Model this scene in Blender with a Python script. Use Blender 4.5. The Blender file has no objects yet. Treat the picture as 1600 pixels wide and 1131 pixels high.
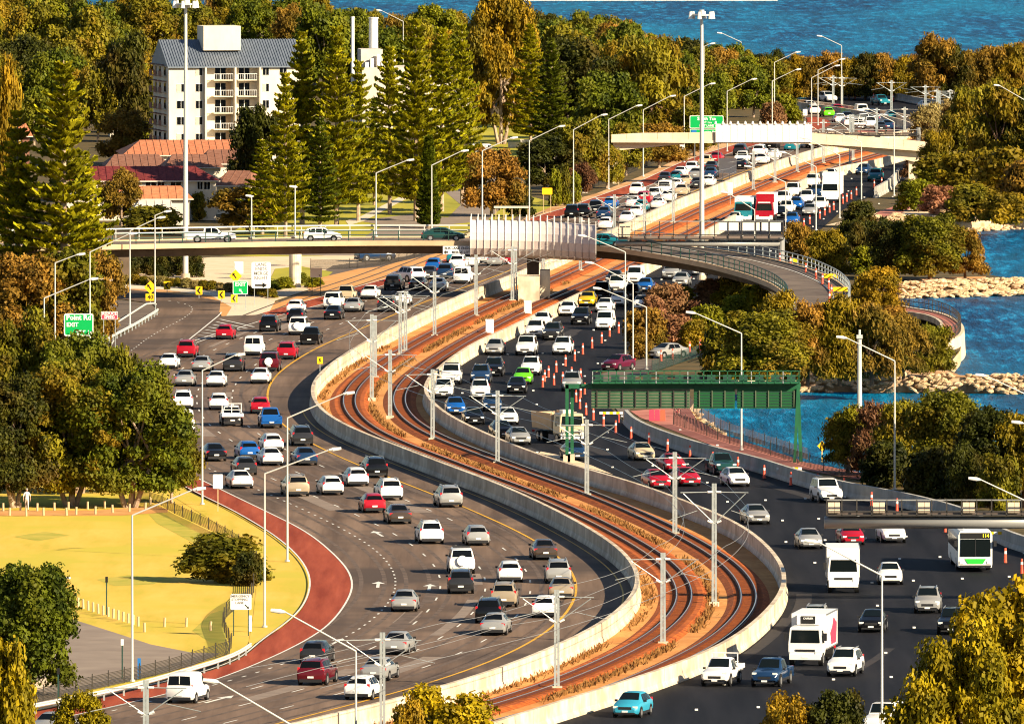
import bpy, math, random
import numpy as np
from mathutils import Vector, Matrix
from mathutils.geometry import tessellate_polygon
random.seed(7); np.random.seed(7)
sc = bpy.context.scene
COL = sc.collection
# ------------------------------------------------------------ camera, sky, sun, exposure
F = 20000.0; H = 63.0; TAN = 1011.5 / F
TH = math.atan(TAN); CT, ST = math.cos(TH), math.sin(TH)
cam = bpy.data.cameras.new('camera'); cam.sensor_width = 36; cam.lens = 36 * F / 1600
cam.clip_start = 5; cam.clip_end = 30000
cam.dof.use_dof = True; cam.dof.focus_distance = 1080; cam.dof.aperture_fstop = 9
co = bpy.data.objects.new('camera', cam); COL.objects.link(co)
co.location = (0, 0, H); co.rotation_euler = (math.pi / 2 - TH, 0, 0)
sc.camera = co
SUN_EL, SUN_AZ = math.radians(25.5), math.radians(38)   # azimuth: from +X turned towards the camera
sd = Vector((math.cos(SUN_EL) * math.cos(SUN_AZ), -math.cos(SUN_EL) * math.sin(SUN_AZ), math.sin(SUN_EL)))
w = bpy.data.worlds.new('World'); sc.world = w; w.use_nodes = True
nt = w.node_tree; nt.nodes.clear()
sky = nt.nodes.new('ShaderNodeTexSky'); sky.sky_type = 'NISHITA'; sky.sun_disc = False
sky.sun_elevation = SUN_EL; sky.sun_rotation = math.atan2(sd.x, sd.y)
sky.air_density = 1.0; sky.dust_density = 0.6; sky.ozone_density = 2.0
bg = nt.nodes.new('ShaderNodeBackground'); bg.inputs[1].default_value = 0.05
wo = nt.nodes.new('ShaderNodeOutputWorld')
nt.links.new(sky.outputs[0], bg.inputs[0]); nt.links.new(bg.outputs[0], wo.inputs[0])
sl = bpy.data.lights.new('sun', 'SUN'); sl.energy = 5.0; sl.angle = math.radians(0.5); sl.color = (1.0, 0.83, 0.58)
so = bpy.data.objects.new('sun', sl); COL.objects.link(so)
so.rotation_euler = sd.to_track_quat('Z', 'Y').to_euler()
sc.view_settings.view_transform = 'Standard'; sc.view_settings.look = 'None'
sc.view_settings.exposure = 1.22; sc.view_settings.gamma = 1; sc.view_settings.use_curve_mapping = False
sc.cycles.max_bounces = 5; sc.cycles.diffuse_bounces = 2; sc.cycles.glossy_bounces = 2
sc.cycles.transmission_bounces = 2; sc.cycles.transparent_max_bounces = 4
sc.cycles.caustics_reflective = False; sc.cycles.caustics_refractive = False
sc.cycles.use_adaptive_sampling = True; sc.cycles.adaptive_threshold = 0.015
sc.cycles.use_denoising = True
sc.cycles.filter_width = 1.1

# ------------------------------------------------------------ pixel (1600x1131 grid) <-> world
def ray(px, py):
    dx = (px - 800.0) / F; dy = (565.5 - py) / F
    return Vector((dx, CT + dy * ST, -ST + dy * CT))
def G(px, py, z=0.0):
    d = ray(px, py); t = (z - H) / d.z
    return Vector((d.x * t, d.y * t, z))
def at(px, py, D):
    d = ray(px, py); t = D / d.y
    return Vector((d.x * t, D, H + d.z * t))
def S(py):                       # pixels per metre on the ground at image row py
    return (py + 446.0) / H
def P(v):                        # world -> pixel
    y = v[1]; z = v[2] - H
    dep = y * CT - z * ST; up = y * ST + z * CT
    return 800 + F * v[0] / dep, 565.5 - F * up / dep

# ------------------------------------------------------------ mesh builder
class MB:
    def __init__(s): s.v = []; s.f = []; s.m = []; s.mi = 0
    def add(s, vs, fs):
        b = len(s.v); s.v += [tuple(v) for v in vs]
        s.f += [tuple(i + b for i in f) for f in fs]; s.m += [s.mi] * len(fs); return s
    def box(s, c, size, rz=0.0, rot=None):
        x, y, z = size[0] / 2, size[1] / 2, size[2] / 2
        vs = [Vector((a * x, b * y, k * z)) for k in (-1, 1) for b in (-1, 1) for a in (-1, 1)]
        M = rot if rot is not None else Matrix.Rotation(rz, 3, 'Z')
        vs = [M @ v + Vector(c) for v in vs]
        return s.add(vs, [(0, 2, 3, 1), (4, 5, 7, 6), (0, 1, 5, 4), (2, 6, 7, 3), (0, 4, 6, 2), (1, 3, 7, 5)])
    def bar(s, a, b, wd, ht=None):
        a = Vector(a); b = Vector(b); d = b - a; L = d.length
        if L < 1e-6: return s
        q = d.to_track_quat('Y', 'Z').to_matrix()
        return s.box((a + b) / 2, (wd, L, ht or wd), rot=q)
    def tube(s, a, b, r0, r1=None, n=8, caps=True):
        a = Vector(a); b = Vector(b); r1 = r0 if r1 is None else r1
        q = (b - a).to_track_quat('Z', 'Y').to_matrix(); vs = []
        for p, r in ((a, r0), (b, r1)):
            for i in range(n):
                t = 2 * math.pi * i / n; vs.append(q @ Vector((r * math.cos(t), r * math.sin(t), 0)) + p)
        fs = [(i, (i + 1) % n, n + (i + 1) % n, n + i) for i in range(n)]
        if caps: fs += [tuple(range(n))[::-1], tuple(range(n, 2 * n))]
        return s.add(vs, fs)
    def path(s, pts, r, n=6):
        for a, b in zip(pts, pts[1:]): s.tube(a, b, r, r, n)
        return s
    def sweep(s, pts, prof, closed=True, caps=True):
        """prof: list of (lateral offset to the right, z); pts: list of Vector (z used as base)"""
        pts = [Vector(p) for p in pts]; n = len(prof); vs = []
        for i, p in enumerate(pts):
            a = pts[max(i - 1, 0)]; b = pts[min(i + 1, len(pts) - 1)]
            t = Vector((b.x - a.x, b.y - a.y, 0)).normalized(); r = Vector((t.y, -t.x, 0))
            for o, z in prof: vs.append(p + r * o + Vector((0, 0, z)))
        fs = []
        for i in range(len(pts) - 1):
            for k in range(n if closed else n - 1):
                k2 = (k + 1) % n
                fs.append((i * n + k, (i + 1) * n + k, (i + 1) * n + k2, i * n + k2))
        if closed and caps:
            fs.append(tuple(range(n))); m = (len(pts) - 1) * n; fs.append(tuple(range(m + n - 1, m - 1, -1)))
        return s.add(vs, fs)
    def poly(s, pts):
        vs = [Vector(p) for p in pts]
        tr = tessellate_polygon([vs]); fs = []
        for t in tr:
            a, b, c = (vs[i] for i in t)
            fs.append(t if (b - a).cross(c - a).z > 0 else t[::-1])
        return s.add(vs, fs)
    def prism(s, pts2, y0, y1):   # polygon in xz extruded along y
        n = len(pts2); vs = [(x, y0, z) for x, z in pts2] + [(x, y1, z) for x, z in pts2]
        fs = [tuple(range(n)), tuple(range(2 * n - 1, n - 1, -1))]
        fs += [(i, n + i, n + (i + 1) % n, (i + 1) % n) for i in range(n)]
        return s.add(vs, fs)
    def mesh(s, name, off=(0, 0, 0), smooth=False):
        me = bpy.data.meshes.new(name)
        v = np.array(s.v, dtype=float) - np.array(off)
        me.from_pydata(v.tolist(), [], s.f)
        if any(s.m): me.polygons.foreach_set('material_index', s.m)
        if smooth: me.polygons.foreach_set('use_smooth', [True] * len(me.polygons))
        me.update(); return me
    def build(s, name, mat, parent=None, smooth=False, off=None, label=None):
        if off is None: off = parent.get('_o', (0, 0, 0)) if parent else (0, 0, 0)
        me = s.mesh(name, off, smooth)
        for m in (mat if isinstance(mat, (list, tuple)) else [mat]): me.materials.append(m)
        o = bpy.data.objects.new(name, me); COL.objects.link(o)
        if parent: o.parent = parent
        if label: o['label'] = label
        return o
def tag(o, label=None, cat=None, group=None, kind=None):
    if label: o['label'] = label
    if cat: o['category'] = cat
    if group: o['group'] = group
    if kind: o['kind'] = kind
    return o
def thing(name, label=None, cat=None, loc=(0, 0, 0), group=None):
    """Empty at loc; parts built in WORLD coordinates are shifted to it through _o"""
    o = bpy.data.objects.new(name, None); COL.objects.link(o); o.location = loc
    o['_o'] = tuple(float(c) for c in loc)
    return tag(o, label, cat, group)
def one(mb, name, mat, label, cat, group=None, loc=None, smooth=False):
    """a thing that is one mesh, its origin at loc"""
    if loc is None: loc = tuple(np.array(mb.v).mean(axis=0))
    o = mb.build(name, mat, None, smooth, off=loc); o.location = loc
    return tag(o, label, cat, group)
def struct(mb, name, mat, smooth=False):
    return tag(mb.build(name, mat, None, smooth), kind='structure')
KIDS = {}
def copy_thing(root, mats=None):
    """copy of a thing with its parts and sub-parts; mats {old material name: new material}"""
    def cp(o, parent):
        c = o.copy(); COL.objects.link(c)
        if parent: c.parent = parent
        if mats and c.type == 'MESH':
            for i, ms in enumerate(c.material_slots):
                src = o.data.materials[i]
                if src and src.name in mats:
                    ms.link = 'OBJECT'; ms.material = mats[src.name]
        for k in kids(o): cp(k, c)
        return c
    return cp(root, None)
def kids(o):
    if o.name not in KIDS: KIDS[o.name] = list(o.children)
    return KIDS[o.name]

# ------------------------------------------------------------ materials
M = {}
def node(nt, t, **kw):
    n = nt.nodes.new(t)
    for k, v in kw.items(): setattr(n, k, v)
    return n
def mat(name, c, rough=0.6, metal=0.0, spec=0.3, c2=None, scale=1.0, detail=4.0, stretch=None, bump=0.0, bscale=None,
        c3=None, scale3=0.1, lo=0.35, hi=0.65, coat=0.0, vary=0.0, coords='Object', transl=0.0, emit=0.0):
    m = bpy.data.materials.new(name); m.use_nodes = True; nt = m.node_tree; L = nt.links.new
    b = nt.nodes['Principled BSDF']
    b.inputs['Base Color'].default_value = (*c, 1); b.inputs['Roughness'].default_value = rough
    b.inputs['Metallic'].default_value = metal; b.inputs['Specular IOR Level'].default_value = spec
    b.inputs['Coat Weight'].default_value = coat
    if emit: b.inputs['Emission Color'].default_value = (*c, 1); b.inputs['Emission Strength'].default_value = emit
    col = None
    if c2 or c3 or bump:
        g = node(nt, 'ShaderNodeNewGeometry') if coords == 'World' else node(nt, 'ShaderNodeTexCoord')
        out = g.outputs['Position'] if coords == 'World' else g.outputs['Object']
        mp = node(nt, 'ShaderNodeMapping'); L(out, mp.inputs[0])
        if stretch: mp.inputs['Scale'].default_value = stretch
        def noise(sc_, det=detail, src=mp.outputs[0]):
            n = node(nt, 'ShaderNodeTexNoise'); n.inputs['Scale'].default_value = sc_; n.inputs['Detail'].default_value = det
            n.inputs['Roughness'].default_value = 0.6
            L(src, n.inputs['Vector']); return n
        def ramp(src, a, b_, l, h):
            r = node(nt, 'ShaderNodeValToRGB'); r.color_ramp.elements[0].position = l; r.color_ramp.elements[1].position = h
            r.color_ramp.elements[0].color = (*a, 1); r.color_ramp.elements[1].color = (*b_, 1); L(src, r.inputs[0]); return r
        if c2:
            r = ramp(noise(scale).outputs[0], c, c2, lo, hi); col = r.outputs[0]
        if c3:
            n3 = noise(scale3, 3, out); r3 = ramp(n3.outputs[0], (0, 0, 0), (1, 1, 1), 0.45, 0.62)
            mx = node(nt, 'ShaderNodeMix', data_type='RGBA'); L(r3.outputs[0], mx.inputs['Factor'])
            if col: L(col, mx.inputs['A'])
            else: mx.inputs['A'].default_value = (*c, 1)
            mx.inputs['B'].default_value = (*c3, 1); col = mx.outputs['Result']
        if bump:
            bn = node(nt, 'ShaderNodeBump'); bn.inputs['Strength'].default_value = bump
            L(noise(bscale or scale * 4).outputs[0], bn.inputs['Height']); L(bn.outputs[0], b.inputs['Normal'])
    if vary:
        oi = node(nt, 'ShaderNodeObjectInfo'); hs = node(nt, 'ShaderNodeHueSaturation')
        ma = node(nt, 'ShaderNodeMapRange'); ma.inputs['To Min'].default_value = 1 - vary; ma.inputs['To Max'].default_value = 1 + vary
        L(oi.outputs['Random'], ma.inputs[0]); L(ma.outputs[0], hs.inputs['Value'])
        mh = node(nt, 'ShaderNodeMapRange'); mh.inputs['To Min'].default_value = 0.5 + vary * 0.05; mh.inputs['To Max'].default_value = 0.5 - vary * 0.05
        L(oi.outputs['Random'], mh.inputs[0]); L(mh.outputs[0], hs.inputs['Hue'])
        if col: L(col, hs.inputs['Color'])
        else: hs.inputs['Color'].default_value = (*c, 1)
        col = hs.outputs[0]
    if col: L(col, b.inputs['Base Color'])
    if transl:
        tr = node(nt, 'ShaderNodeBsdfTranslucent'); ms = node(nt, 'ShaderNodeMixShader'); ms.inputs[0].default_value = transl
        if col: L(col, tr.inputs[0])
        else: tr.inputs[0].default_value = (*c, 1)
        o = nt.nodes['Material Output']; L(b.outputs[0], ms.inputs[1]); L(tr.outputs[0], ms.inputs[2]); L(ms.outputs[0], o.inputs[0])
    M[name] = m; return m
V = 'World'
mat('asphalt_old', (0.105, 0.070, 0.051), .85, c2=(0.235, 0.160, 0.115), spec=.12, scale=.35, stretch=(1.6, .05, 1), c3=(0.085, 0.062, 0.05), scale3=.045, coords=V, bump=.15, bscale=6, lo=.3, hi=.7)
mat('asphalt_new', (0.0080, 0.0085, 0.0115), .8, c2=(0.018, 0.018, 0.022), scale=.5, stretch=(1.3, .06, 1), coords=V, bump=.15, bscale=6, spec=.1)
mat('asphalt_side', (0.10, 0.075, 0.06), .85, c2=(0.17, 0.13, 0.10), scale=.3, coords=V)
mat('asphalt_park', (0.22, 0.17, 0.135), .85, c2=(0.29, 0.23, 0.18), scale=.25, coords=V)
mat('red_asphalt', (0.22, 0.038, 0.018), .8, c2=(0.38, 0.085, 0.042), spec=.1, detail=8, scale=.5, stretch=(1.5, .08, 1), coords=V)
mat('red_path', (0.36, 0.12, 0.085), .85, c2=(0.48, 0.19, 0.14), scale=.3, coords=V)
mat('line_white', (0.72, 0.70, 0.64), .6, c2=(0.42, 0.40, 0.36), scale=1.2, coords=V, lo=.5, hi=.8)
mat('line_faint', (0.36, 0.32, 0.28), .7)
mat('line_yellow', (0.78, 0.42, 0.02), .6, c2=(0.58, 0.30, 0.02), scale=.8, coords=V)
mat('concrete', (0.50, 0.41, 0.30), .75, c2=(0.74, 0.64, 0.49), scale=1.2, detail=7, stretch=(1, .6, .3), coords=V, c3=(0.44, 0.35, 0.25), scale3=.35, bump=.1)
mat('concrete_cream', (0.66, 0.52, 0.35), .7, c2=(0.74, 0.62, 0.44), scale=.5, coords=V)
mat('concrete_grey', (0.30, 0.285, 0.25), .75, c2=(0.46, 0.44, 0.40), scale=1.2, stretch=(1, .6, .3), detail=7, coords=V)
mat('concrete_tan', (0.50, 0.34, 0.20), .75, c2=(0.58, 0.41, 0.25), scale=.6, coords=V)
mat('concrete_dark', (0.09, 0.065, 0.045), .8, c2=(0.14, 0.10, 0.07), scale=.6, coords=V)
mat('kerb', (0.70, 0.58, 0.42), .7)
mat('sand', (0.58, 0.33, 0.15), .9, c2=(0.66, 0.44, 0.24), scale=.4, coords=V, bump=.3, bscale=3, c3=(0.45, 0.22, 0.08), scale3=.08)
mat('sand_pale', (0.66, 0.48, 0.30), .9, c2=(0.74, 0.58, 0.40), scale=.4, coords=V)
mat('orange_earth', (0.56, 0.25, 0.07), .9, c2=(0.62, 0.33, 0.12), scale=.3, coords=V)
mat('dry_grass', (0.76, 0.465, 0.08), .95, c2=(0.50, 0.38, 0.035), scale=.30, detail=9, stretch=(1.4, .16, 1), lo=.4, hi=.66, coords=V, c3=(0.52, 0.42, 0.04), scale3=.045, bump=.6, bscale=2.5)
mat('green_grass', (0.42, 0.36, 0.03), .95, c2=(0.27, 0.26, 0.02), scale=.15, stretch=(1.2, .2, 1), coords=V, bump=.3, bscale=2.5)
mat('grass_green_dry', (0.52, 0.40, 0.06), .95, c2=(0.32, 0.31, 0.03), scale=.4, detail=8, coords=V, bump=.5, bscale=2.5)
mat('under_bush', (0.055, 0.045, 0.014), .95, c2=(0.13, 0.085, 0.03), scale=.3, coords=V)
mat('ballast', (0.52, 0.215, 0.055), .95, c2=(0.70, 0.34, 0.10), scale=2.2, coords=V, bump=.8, bscale=3.5, c3=(0.50, 0.20, 0.05), scale3=.15)
mat('ballast_rust', (0.24, 0.045, 0.005), .95, c2=(0.52, 0.13, 0.017), scale=1.6, coords=V, bump=.8, bscale=3.5)
mat('rail_rust', (0.075, 0.022, 0.012), .6, spec=.3)
mat('rail_top', (0.62, 0.60, 0.58), .25, metal=.9)
mat('sleeper', (0.30, 0.075, 0.015), .9)
mat('galv', (0.34, 0.38, 0.38), .42, metal=.4, c2=(0.45, 0.49, 0.48), scale=2)
mat('pole_white', (0.56, 0.56, 0.52), .4, metal=.15)
mat('lamp_glass', (0.80, 0.80, 0.76), .25)
mat('white_paint', (0.80, 0.79, 0.75), .5)
mat('white_panel', (0.82, 0.80, 0.75), .55, c2=(0.74, 0.71, 0.65), scale=.4)
mat('screen_shell', (0.62, 0.52, 0.48), .45, c2=(0.70, 0.61, 0.56), scale=.5, spec=.3)
mat('screen_rib', (0.70, 0.66, 0.62), .5)
mat('mesh_brown', (0.17, 0.13, 0.11), .7)
mat('rail_green', (0.02, 0.055, 0.045), .5)
mat('dark_steel', (0.045, 0.04, 0.035), .5)
mat('grey_steel', (0.30, 0.30, 0.29), .4, metal=.3)
mat('gantry_green', (0.012, 0.085, 0.040), .5, c2=(0.016, 0.115, 0.05), scale=1)
mat('sign_back', (0.07, 0.10, 0.06), .6, c2=(0.10, 0.13, 0.08), scale=1)
mat('sign_back_green', (0.008, 0.085, 0.026), .55)
mat('sign_green', (0.0, 0.36, 0.08), .45)
mat('sign_yellow', (0.85, 0.52, 0.01), .5)
mat('sign_white', (0.80, 0.79, 0.76), .5)
mat('sign_red', (0.62, 0.05, 0.10), .5)
mat('sign_blue', (0.02, 0.16, 0.45), .5)
mat('black', (0.012, 0.012, 0.012), .5)
mat('fence_mesh', (0.035, 0.03, 0.022), .8)
mat('wood', (0.50, 0.38, 0.22), .85)
mat('cone_orange', (0.80, 0.11, 0.06), .5)
mat('box_cream', (0.66, 0.54, 0.40), .7)
mat('wire', (0.30, 0.28, 0.26), .4, metal=.5)
# leaves: colour varies by clump and tree; shaded gaps painted into the dark tone
def leaf(name, a, b, c3, sc_=.45):
    return mat(name, a, .6, c2=b, scale=sc_, c3=c3, scale3=.16, vary=.22, transl=.22, spec=.15, lo=.38, hi=.62)
leaf('leaf_olive', (0.06686, 0.06451, 0.004692), (0.2452, 0.217, 0.01056), (0.2006, 0.129, 0.009384))
leaf('leaf_green', (0.04235, 0.05865, 0.004692), (0.1616, 0.1818, 0.008211), (0.1337, 0.129, 0.008211))
leaf('leaf_dark', (0.02006, 0.02463, 0.003519), (0.06909, 0.07273, 0.007038), (0.08358, 0.05865, 0.008211))
leaf('leaf_pine', (0.1226, 0.1349, 0.004692), (0.468, 0.4105, 0.009384), (0.2786, 0.2463, 0.007038), .7)
leaf('leaf_pine_dark', (0.05015, 0.07038, 0.004692), (0.1672, 0.1877, 0.008211), (0.08915, 0.1056, 0.007038), .7)
leaf('leaf_rust', (0.1337, 0.07624, 0.01056), (0.3677, 0.2053, 0.02581), (0.1114, 0.08797, 0.009384))
leaf('leaf_gold', (0.1447, 0.09996, 0.005712), (0.3798, 0.2475, 0.01142), (0.1266, 0.1047, 0.006664))
leaf('leaf_yellow', (0.1537, 0.119, 0.003808), (0.4703, 0.3427, 0.006664), (0.1447, 0.1238, 0.003808))
leaf('leaf_bright', (0.1003, 0.1114, 0.004692), (0.2786, 0.2698, 0.009384), (0.1672, 0.1525, 0.008211))
leaf('leaf_pink', (0.2532, 0.1095, 0.05236), (0.3798, 0.1904, 0.0952), (0.1809, 0.0952, 0.03332))
leaf('leaf_cream', (0.2713, 0.1999, 0.06188), (0.4341, 0.3427, 0.1238), (0.199, 0.1523, 0.04284))
leaf('leaf_redpurple', (0.105, 0.04675, 0.02125), (0.1777, 0.085, 0.03825), (0.07267, 0.051, 0.017))
mat('bark_pale', (0.42, 0.33, 0.24), .8, c2=(0.25, 0.16, 0.10), scale=1.5)
mat('bark_brown', (0.13, 0.075, 0.045), .9, c2=(0.20, 0.12, 0.08), scale=2)
mat('rock', (0.36, 0.23, 0.12), .9, c2=(0.66, 0.49, 0.31), scale=1.3, vary=.2, bump=.6, bscale=3)
mat('hay', (0.40, 0.25, 0.07), .9)
# ------------------------------------------------------------ water and land
wm = bpy.data.materials.new('river_water'); wm.use_nodes = True; nt = wm.node_tree; L = nt.links.new
b = nt.nodes['Principled BSDF']
geo = node(nt, 'ShaderNodeNewGeometry'); mp = node(nt, 'ShaderNodeMapping'); mp.inputs['Scale'].default_value = (.55, .075, 1)
L(geo.outputs['Position'], mp.inputs[0])
n1 = node(nt, 'ShaderNodeTexNoise'); n1.inputs['Scale'].default_value = 1.0; n1.inputs['Detail'].default_value = 6; n1.inputs['Roughness'].default_value = .7
L(mp.outputs[0], n1.inputs['Vector'])
n2 = node(nt, 'ShaderNodeTexNoise'); n2.inputs['Scale'].default_value = .06; n2.inputs['Detail'].default_value = 3; L(mp.outputs[0], n2.inputs['Vector'])
r = node(nt, 'ShaderNodeValToRGB'); e = r.color_ramp.elements  # ramp paints wave shading and reflected sky blue into the base colour
e[0].position = .36; e[0].color = (0.001, 0.018, 0.062, 1); e[1].position = .66; e[1].color = (0.010, 0.25, 0.50, 1)
e2 = r.color_ramp.elements.new(.52); e2.color = (0.001, 0.070, 0.19, 1)
L(n1.outputs[0], r.inputs[0])
mx = node(nt, 'ShaderNodeMix', data_type='RGBA'); mx.inputs['B'].default_value = (0.003, 0.25, 0.44, 1)
rr = node(nt, 'ShaderNodeMapRange'); rr.inputs['From Min'].default_value = .42; rr.inputs['From Max'].default_value = .7; rr.inputs['To Max'].default_value = .5
L(n2.outputs[0], rr.inputs[0]); L(rr.outputs[0], mx.inputs['Factor']); L(r.outputs[0], mx.inputs['A']); L(mx.outputs['Result'], b.inputs['Base Color'])
bn = node(nt, 'ShaderNodeBump'); bn.inputs['Strength'].default_value = .9; bn.inputs['Distance'].default_value = 1.0; L(n1.outputs[0], bn.inputs['Height']); L(bn.outputs[0], b.inputs['Normal'])
b.inputs['Roughness'].default_value = .35; b.inputs['IOR'].default_value = 1.1; b.inputs['Specular IOR Level'].default_value = .1
M['water'] = wm
mb = MB(); mb.add([(-4000, -500, -1.5), (4000, -500, -1.5), (4000, 16000, -1.5), (-4000, 16000, -1.5)], [(0, 1, 2, 3)])
struct(mb, 'water', wm)

def smooth_line(pts, step=4.0, sig=3.0):
    p = np.array([(q[0], q[1]) for q in pts], float)
    d = np.r_[0, np.cumsum(np.hypot(*np.diff(p, axis=0).T))]
    n = max(int(d[-1] / step), 4); t = np.linspace(0, d[-1], n)
    x = np.interp(t, d, p[:, 0]); y = np.interp(t, d, p[:, 1])
    if sig:
        k = np.exp(-.5 * (np.arange(-12, 13) / sig) ** 2); k /= k.sum()
        def sm(a):
            lo = a[0] + (a[0] - a[12:0:-1]) if n > 13 else a[:0]; hi = a[-1] + (a[-1] - a[-2:-14:-1]) if n > 13 else a[:0]
            return np.convolve(np.r_[lo, a, hi], k, 'valid') if n > 13 else a
        x, y = sm(x), sm(y)
    return np.stack([x, y], 1)
def tr(pts, z=0.0, step=4.0, sig=3.0):          # traced pixels -> smoothed ground line
    return smooth_line([G(x, y, z) for x, y in pts], step, sig)
def off(c, d):                                    # offset to the right (+) of the direction of travel
    t = np.gradient(c, axis=0); t /= np.hypot(t[:, 0], t[:, 1])[:, None]
    return c + np.stack([t[:, 1], -t[:, 0]], 1) * np.atleast_1d(d)[:, None]
def V3(c, z=0.0): return [Vector((p[0], p[1], z)) for p in c]
def strip(mb, c, a, b_, z):                       # flat band between offsets a and b
    l, r_ = off(c, a), off(c, b_); n = len(c)
    mb.add([(p[0], p[1], z) for p in l] + [(p[0], p[1], z) for p in r_], [(i, n + i, n + i + 1, i + 1) for i in range(n - 1)])
def cut(c, y0=None, y1=None):
    m = np.ones(len(c), bool)
    if y0 is not None: m &= c[:, 1] >= y0
    if y1 is not None: m &= c[:, 1] <= y1
    return c[m]
def Yof(py): return G(800, py).y
def dashes(mb, c, wd, ln, gap, z, y0=None, y1=None, ph=0.0):
    c = cut(c, y0, y1); d = np.r_[0, np.cumsum(np.hypot(*np.diff(c, axis=0).T))]
    s0 = ph
    while s0 + ln < d[-1]:
        p = [np.array([np.interp(s0 + ln * k, d, c[:, 0]), np.interp(s0 + ln * k, d, c[:, 1])]) for k in (0, 1)]
        t = (p[1] - p[0]) / np.linalg.norm(p[1] - p[0]); nn = np.array([t[1], -t[0]]) * wd / 2
        mb.add([(*(p[0] - nn), z), (*(p[0] + nn), z), (*(p[1] + nn), z), (*(p[1] - nn), z)], [(0, 1, 2, 3)])
        s0 += ln + gap
def surf(name, pts, z, m):
    mb = MB(); mb.poly([Vector((*G(x, y, z).xy, z)) for x, y in pts]); return struct(mb, name, m)

N_, F_ = -.06, -1.5        # near shores show their top edge, far shores their water line
shore = [(1900, 1500, N_), (1900, 748, N_), (1500, 738, N_), (1330, 742, N_), (1285, 732, N_), (1245, 718, N_), (1190, 701, N_), (1128, 681, N_), (1090, 658, N_), (1078, 638, N_), (1084, 630, N_), (1110, 618, F_),
         (1180, 614, F_), (1250, 612, F_), (1400, 613, F_), (1600, 615, F_), (1668, 616, F_), (1672, 591, N_), (1600, 589, N_), (1500, 586, N_), (1478, 575, N_), (1500, 548, N_), (1506, 525, N_),
         (1500, 505, N_), (1465, 492, N_), (1425, 482, N_), (1402, 470, N_), (1400, 466, F_), (1500, 464, F_), (1600, 461, F_), (1668, 461, F_), (1672, 437, N_), (1600, 437, N_), (1560, 432, N_),
         (1530, 426, N_), (1500, 408, N_), (1480, 384, N_), (1468, 368, N_), (1480, 364, F_), (1520, 362, F_), (1600, 358, F_), (2300, 350, F_), (2600, 118, N_), (1900, 116, N_), (1500, 121, N_), (1230, 126, N_), (1000, 110, N_),
         (800, 88, N_), (500, 66, N_), (300, 40, N_), (-600, 30, N_)]
ls = [G(x, y, z) for x, y, z in shore]
land = [(p.x, p.y) for p in ls] + [(-700, 2600), (-700, 500), (300, 500)]
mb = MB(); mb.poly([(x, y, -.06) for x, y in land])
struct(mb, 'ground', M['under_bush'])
mb = MB(); n = len(land)
mb.add([(x, y, -.06) for x, y in land] + [(x, y, -3) for x, y in land], [(i, (i + 1) % n, n + (i + 1) % n, n + i) for i in range(n)])
struct(mb, 'shore_bank', M['rock'])

# ------------------------------------------------------------ main curves (near -> far)
W1px = [(300, 1170), (375, 1148), (440, 1131), (480, 1123), (559, 1106), (599, 1096), (665, 1080), (750, 1054), (820, 1030), (864, 1009), (917, 987.5),
        (950, 968), (970, 950), (990, 933), (998, 921), (1000, 908), (999, 895), (991, 879), (980, 865.5), (959, 847), (932, 831), (906, 815), (853, 788), (800, 764),
        (771, 751), (718, 733), (665, 713), (625, 697), (559, 673), (519, 653), (498, 637), (488, 621), (486, 608), (490, 594), (506, 577), (527, 560), (570, 534), (607, 514),
        (639, 498), (700, 469), (745, 450), (820, 421), (890, 390), (959, 357), (1012, 333), (1065, 309), (1118, 289.5), (1171, 268), (1220, 249), (1286, 229), (1340, 217), (1390, 209),
        (1420, 203), (1432, 197), (1425, 191), (1395, 183), (1315, 168), (1230, 157), (1120, 148)]
W2px = [(600, 1180), (700, 1150), (800, 1119), (853, 1099), (959, 1070), (1039, 1043), (1118, 1014), (1171, 980), (1206, 947), (1224, 924), (1230, 903), (1225, 884), (1206.5, 858),
        (1190, 843), (1158, 817), (1118, 800), (1065, 780), (1012, 759), (959, 743), (906, 730), (853, 714), (800, 694), (771, 682), (718, 658), (686, 639), (668, 621),
        (661, 608), (665, 594.5), (678, 581), (700, 561), (745, 532), (800, 509), (853, 482), (901, 460), (933, 444), (970, 428), (1007, 412.6), (1060, 383), (1120, 350), (1180, 318), (1233, 294), (1260, 277),
        (1307, 260), (1366, 251), (1400, 240), (1450, 227), (1490, 213), (1500, 203), (1480, 194), (1415, 178), (1315, 163.5), (1230, 153), (1120, 144)]
W1 = tr(W1px, 1.3); W2 = tr(W2px, 1.25)
Ypx = [(230, 1182), (330, 1156), (430, 1131), (559, 1099), (639, 1077.7), (692, 1064.5), (758, 1040.6), (820, 1013), (853, 993), (880, 971.6), (903, 937), (909, 916), (906, 902.6), (893, 884),
       (871.6, 865.5), (840, 844), (816, 831), (771, 812), (723.6, 791), (678, 772), (612, 748), (559, 727), (493, 698), (445, 669), (424, 650), (417, 631), (414.6, 613), (421, 594.5),
       (440, 577), (466, 559), (506, 537), (572, 511), (620, 489.6), (665, 471), (731, 447), (771, 434), (820, 412.6)]
YL = tr(Ypx)
farY = off(cut(W1, y0=YL[-1, 1] + 25), -4.0); YL = smooth_line(np.r_[YL, farY], 4, 3)
Lpx = [(-60, 1160), (63.7, 1128), (138, 1112), (225, 1093), (318, 1070), (400, 1038), (453, 1014), (506, 985), (532.6, 955.7), (551, 924), (552.5, 908), (543, 886.7), (519, 863), (498, 844), (466, 822.6), (426, 804),
       (400, 791), (371, 777.5), (331, 757.6), (292, 739), (225, 702), (172, 660), (148, 620), (150, 580), (178, 532)]
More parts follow.
